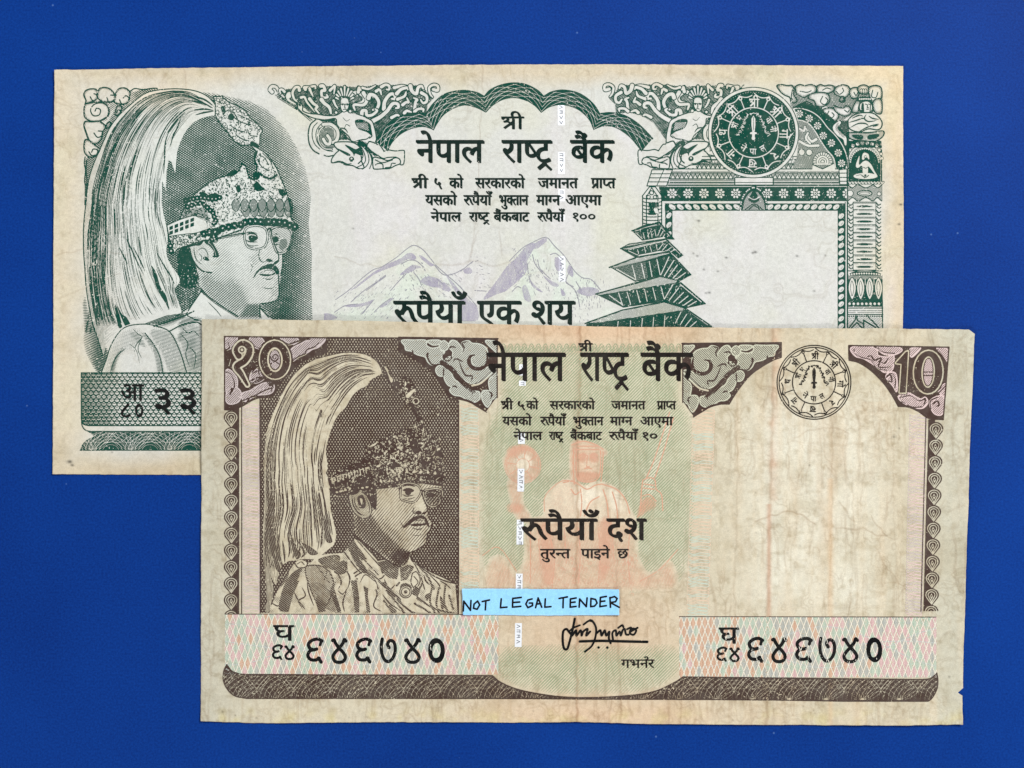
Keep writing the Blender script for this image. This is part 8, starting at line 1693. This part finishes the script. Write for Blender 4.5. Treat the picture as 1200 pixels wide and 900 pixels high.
# ---- brown note
B = Sheet('banknote', 'worn brown ten rupee banknote lying in front, overlapping the green banknote', None,
    dict(top=[(237.4, 374.2), (300, 374.6), (420, 376), (560, 379.6), (700, 382.6), (900, 384.6), (1040, 385), (1134, 386.2), (1141.5, 391.5)], bottom=[(235.6, 844.6), (300, 847), (450, 846), (600, 846.5), (676, 845.5), (760, 848), (900, 849), (1050, 849.6), (1127.5, 848.6)],
         left=[(237.4, 374.2), (236.4, 560), (235.6, 844.6)], right=[(1141.5, 391.5), (1136, 520), (1131, 680), (1128, 806), (1122, 811.5), (1127.5, 815), (1127.5, 848.6)]), 0, 80)
def build_brown():
    s = B; sh = s.relief.shape; X, Y = s.X, s.Y
    # rides over the green note where it covers it
    ov = np.clip((572-Y)/26, 0, 1)*np.clip((1076-X)/26, 0, 1); ov = ov*ov*(3-2*ov)
    s.relief += 1.1+2.6*ov+1.3*(fbm(sh, 160, 91, 2)-.3)+2.0*(fbm(sh, 30, 92, 3)-.5)+2.0*np.clip((X-830)/60, 0, 1)*np.clip((1080-X)/40, 0, 1)*(fbm(sh, (34, 15), 93, 3)-.5)
    s.relief += 6.5*np.clip((412-Y)/34, 0, 1)**2*fbm(sh, 110, 94, 2)+5.0*np.clip((X-1104)/30, 0, 1)**2*fbm(sh, 80, 95, 2)+3.4*np.clip((Y-822)/26, 0, 1)**2*fbm(sh, 70, 96, 2)+3.0*np.clip((262-X)/26, 0, 1)**2*fbm(sh, 70, 97, 2)
    A = np.ones((*sh, 3))*lin((197, 187, 164))
    n = fbm(sh, 70, 101, 4); n2 = fbm(sh, 16, 102, 3); nv = fbm(sh, (150, 12), 103, 4)
    mixc(A, (184, 179, 161), np.clip((310-X)/60, 0, 1)*.8); mixc(A, (187, 183, 165), np.clip((X-1060)/50, 0, 1)*.75)
    mixc(A, (208, 176, 144), np.exp(-((X-700)/150)**2)*(np.exp(-((Y-388)/26)**2)+.8*np.exp(-((Y-838)/22)**2)+.45*np.exp(-((Y-760)/50)**2))*(.6+.6*n))
    mixc(A, (206, 178, 150), np.clip(1-np.abs(X-680)/140, 0, 1)*.55*n2*1.4)
    mixc(A, (214, 208, 190), np.clip((X-850)/60, 0, 1)*np.clip((1060-X)/60, 0, 1)*.8*np.clip((Y-440)/60, 0, 1)*np.clip((730-Y)/30, 0, 1)); mixc(A, (212, 194, 166), np.clip((nv-.48)*3.4, 0, 1)*.38*(X > 780)); mixc(A, (190, 166, 136), np.clip((fbm(sh, (80, 18), 108, 4)-.52)*3.4, 0, 1)*.4*np.clip((X-850)/30, 0, 1)*np.clip((1062-X)/30, 0, 1)*(Y > 470))
    mixc(A, (216, 204, 150), np.exp(-((Y-842)/10)**2)*np.clip((n2-.45)*3, 0, 1)*.5)
    mulc(A, (.84, .80, .73), np.clip((n-.50)*2.6, 0, 1)*.7); mulc(A, (.72, .67, .58), np.clip((n2-.53)*3, 0, 1)*.46)
    mulc(A, (.66, .60, .50), np.clip((fbm(sh, 8, 105, 3)-.58)*5, 0, 1)*.40)
    mulc(A, (.72, .62, .52), np.clip((fbm(sh, (60, 5), 106, 4)-.56)*4, 0, 1)*.35*np.clip((Y-600)/150+np.clip((430-Y)/30, 0, 1), 0, 1)*((Y > 815) | (Y < 410)))
    fld = s.field(lambda c: c.fill(np.vstack([P('588,408 795,408 800,470'), sp(P('800,470 812,500 815,600 808,660 800,700 793,720 800,760 797,790'), 5), sp(P('797,790 770,806 740,812 690,815 650,813 610,806 590,798 578,788'), 5), sp(P('578,788 583,760 592,730 570,700 563,640 562,560 570,500 588,470'), 5)]), 1., 10.))
    mixc(A, (190, 188, 162), fld*(.3+.4*n)*(np.clip((730-Y)/110, .25, 1)+np.clip((Y-755)/30, 0, .8))); mixc(A, (198, 172, 144), fld*np.exp(-((X-690)/100)**2-((Y-728)/50)**2)*.7)
    for k, c, m in (('robe', (208, 178, 150), .48), ('hood', (210, 172, 146), .42), ('torso', (214, 196, 172), .70), ('head', (214, 182, 156), .60), ('pale', (222, 212, 192), .65), ('dark', (202, 150, 122), .50)):
        for so, cp, o in STATUE[k]: mixc(A, c, s.field(lambda q: q.fill(TS(cp, o, 4, True), 1., so))*m*(.75+.5*n2))
    cr = [('679,378 680,440 677,520 676,640 675,740 676,846', 2.0, 1.3, .6), ('724,384 726,480 727,560 722,650 725,760 728,846', 1.4, .7, .35), ('905,386 906,450 903,540 903,600 900,690 898,850', 3.2, .9, .34), ('974,390 974,470 975,560 974,640 970,720', 1.2, .3, .35), ('998,560 1000,600 998,660 996,720', 1., .25, .3), ('1008,600 1012,560 1010,520', 1., .3, .3),
          ('862,480 864,560 862,640 860,700 864,800', 1.2, .25, .3), ('923,500 924,560', 1., .2, .3), ('1048,480 1046,560 1048,640', .9, .2, .3), ('886,612 900,606 925,598 940,604 955,615', 1.1, .45, .6), ('980,618 1000,622 1010,618 1030,628 1040,628', 1.1, .4, .55), ('985,588 992,600 1000,612', 1., .3, .5), ('1020,605 1032,620 1040,628', 1., .3, .5), ('930,514 950,504 975,500 995,508', 1., .35, .45), ('866,512 885,516', .9, .3, .4), ('1024,640 1035,660 1055,684 1062,692', .9, .25, .35),
          ('560,640 590,628 620,640 660,636', .9, .25, .35), ('595,610 640,616 700,612 760,610 800,606', 1., .3, .4), ('540,404 546,440', .8, .2, .3), ('556,540 554,580 558,640', .8, .2, .35), ('800,560 806,600 800,660 812,700', .9, .25, .35), ('1000,520 1046,512', .8, .2, .3), ('1040,846 1060,810 1075,790', .8, .2, .3), ('904,850 908,830 925,818', .8, .2, .4), ('1122,400 1130,392', .8, .25, .5), ('244,460 300,464', 1., .3, .4), ('1110,600 1130,590', .8, .2, .4), ('1122,520 1124,600', .7, .2, .3), ('996,705 992,730', 1., .3, .5)]
    for p, w, d, k in cr:
        m = crease(s, P(p), w, d, .8); soft = blur(m, 2.2); mulc(A, (.58, .48, .40), np.clip(m*k+soft*k*.5, 0, .7))
    mixc(A, (196, 150, 124), np.exp(-((X-907-2*np.sin(Y/30))/5.5)**2)*np.clip((n2-.2)*1.5, 0, 1)*.5*(Y < 600)); mixc(A, (190, 146, 120), np.exp(-((X-901)/2.6)**2)*.55*(Y > 590)*(Y < 725))
    mixc(A, (204, 168, 128), np.exp(-((X-973)/3)**2)*.4*(Y > 560)); mixc(A, (186, 140, 112), np.exp(-((X-677)/2.5)**2)*.35*n)
    r = np.random.default_rng(5)
    for _ in range(260):
        x, y = r.uniform(240, 1125), r.uniform(380, 845); q = r.uniform(.4, 1.0); i0, j0 = int(x-s.lo[0]), int(y-s.lo[1]); sl = (slice(max(0, j0-4), j0+5), slice(max(0, i0-4), i0+5))
        m = np.exp(-(((X[sl]-x)/q)**2+((Y[sl]-y)/q)**2)); A[sl] *= 1-m[..., None]*r.uniform(.2, .55)
    for x, y, q in ((1047, 512, 1.6), (1053, 502, 1.1), (948, 545, 1.2), (1112, 793, 1.4), (261, 834, 1.2), (276, 838, 1.0)):
        mulc(A, (.25, .24, .22), np.exp(-(((X-x)/q)**2+((Y-y)/q)**2))*.8)
    mulc(A, (.62, .54, .46), crinkle(s, 26, 305, .8, .22, .02)*.40); mulc(A, (.60, .50, .42), crinkle(s, (70, 14), 315, .8, .28, .04)*.42); mulc(A, (.66, .58, .5), crinkle(s, (16, 40), 325, .7, .15, -.08)*.35)
    under = G.height(np.stack([X.ravel(), Y.ravel()], 1)).reshape(X.shape)*((X < 1062) & (Y < 562) & (X > 60) & (Y > 76))
    s.relief = np.maximum(blur(s.relief, 1.2), blur(under, 3)+1.15)
    s.paper(A, paper_mat('brown_note_paper', 2))
    ct = s.ink('center_field', center_tint(), 'olive_ink'); s.ink('statue', statue(), 'russet_ink', ct)
    f = lambda a, b: (lambda y: a+0*y) if b == 0 else (lambda y: a-(y-480)*b)
    for xl, xr, y0, y1, sd, c1, c2 in ((f(285, 0), f(304, 0), 474, 718, 1, 'blush_ink', 'mauve_tint'), (f(539.5, 0), f(561, 0), 474, 688, 2, 'celadon_ink', 'peach_ink'), (f(812, .03), f(837, .03), 480, 721, 4, 'celadon_ink', 'peach_ink'), (f(1066, .02), f(1085.5, .024), 486, 720, 5, 'blush_ink', 'mauve_tint')):
        a, b = wave_column(xl, xr, y0, y1, sd); o = s.ink('wave_column', a, c1); s.ink('wave_lines', b, c2, o)
    for x0, x1, y0, y1, sd, hu in ((264, 584, 720, 790, 3, ((5, 5, 1, 0), (5, 4, 2, 1), (2, 3, 5, 1), (1, 3, 3, 3), (1, 4, 1, 5))), (796, 1097, 723, 793.5, 9, ((1, 4, 1, 5), (1, 4, 2, 4), (2, 3, 4, 1), (5, 3, 3, 0), (5, 3, 2, 0)))):
        bd = serial_band(x0, x1, y0, y1, sd, hu); o = s.ink('serial_band', bd['rose'], 'rose_ink')
        for k, nm in (('sage', 'sage_diamonds'), ('slate', 'grey_diamonds'), ('orange', 'orange_diamonds'), ('cream', 'pale_net')): s.ink(nm, bd[k], k+'_ink', o)
        s.ink('serial_number', brown_serial('l' if x0 < 600 else 'r'), 'black_ink', o)
        fr = Cv(x0-3, y0-4, x1+3, y0+3, 4); fr.stroke(np.array([[x0, y0-.5], [x1, y0]]), .8); s.ink('rule', fr, 'brown_ink', o)
    a, b = thread(613, 606.5, 400, 800, ((427, 440), (446, 452), (506, 520), (549, 576), (609, 638), (672, 690), (730, 758)), 2); th = s.ink('security_thread', a, 'silver_thread', pits=.6); s.ink('thread_lettering', b, 'thread_print', th)
    for k, c in (('tl', 'mauve_tint'), ('ml', 'jade_tint'), ('mr', 'moss_tint'), ('tr', 'pink_tint')):
        a, tn, nu = corner_panel(k); tn.a = tn.a*(1-np.clip(a.a*1., 0, 1)*0)
        a.a = a.a*(1-0); o = s.ink('corner_panel', a, 'brown_ink'); s.ink('tinted_ornament', tn, c, o, lift=.13)
        if k in ('tl', 'tr'): o['label'] = 'corner panel with a numeral ten'
    L = brown_portrait(); po = s.ink('portrait', L['backdrop'], 'brown_ink')
    for k in ('plume', 'tunic', 'face', 'crown'): s.ink(k, L[k], 'brown_ink', po)
    s.ink('fan_border', fan_chain('l'), 'brown_ink'); s.ink('fan_border', fan_chain('r'), 'brown_ink'); s.ink('border_strip', brown_strip(), 'brown_ink'); s.ink('seal', brown_seal(), 'black_brown_ink')
    s.ink('title_lettering', brown_title(), 'black_brown_ink'); s.ink('promise_lettering', brown_promise(), 'black_brown_ink'); s.ink('value_lettering', brown_value(), 'black_brown_ink')
    s.ink('governor_lettering', brown_governor(), 'black_brown_ink'); s.ink('signature', brown_signature(), 'black_ink')
build_brown()

# ---- the paper strip with handwriting, lying on the brown note
def build_label():
    q = dict(top=[(541.5, 689.4), (620, 690), (725.2, 690.2)], bottom=[(542.6, 720.2), (630, 721), (725.6, 720.6)], left=[(541.5, 689.4), (542.6, 720.2)], right=[(725.2, 690.2), (725.6, 720.6)])
    s = Sheet('paper_label', 'small pale blue paper strip handwritten NOT LEGAL TENDER, lying on the brown banknote', None, q, 0, 20)
    s.root['category'] = 'label'
    s.relief += B.height(np.stack([s.X.ravel(), s.Y.ravel()], 1)).reshape(s.X.shape)+1.35
    s.relief = blur(s.relief, 6)+2.2*np.clip((np.abs(s.X-633)-60)/32, 0, 1)**2+.5*np.clip((698-s.Y)/8, 0, 1)**2+.3*(fbm(s.relief.shape, 30, 9, 2)-.4)
    n = fbm(s.relief.shape, 12, 7, 3); A = np.ones((*s.relief.shape, 3))*lin((146, 202, 240)); mulc(A, (.82, .86, .9), np.clip((n-.45)*2, 0, 1)*.4)
    mixc(A, (186, 216, 236), np.clip(1-np.minimum.reduce([s.X-541, 726-s.X, s.Y-689, 721-s.Y])/2., 0, 1)*.5)
    s.paper(A, paper_mat('blue_label_paper', 3)); s.ink('handwriting', label_lettering(), 'pen_ink', pits=0)
build_label()
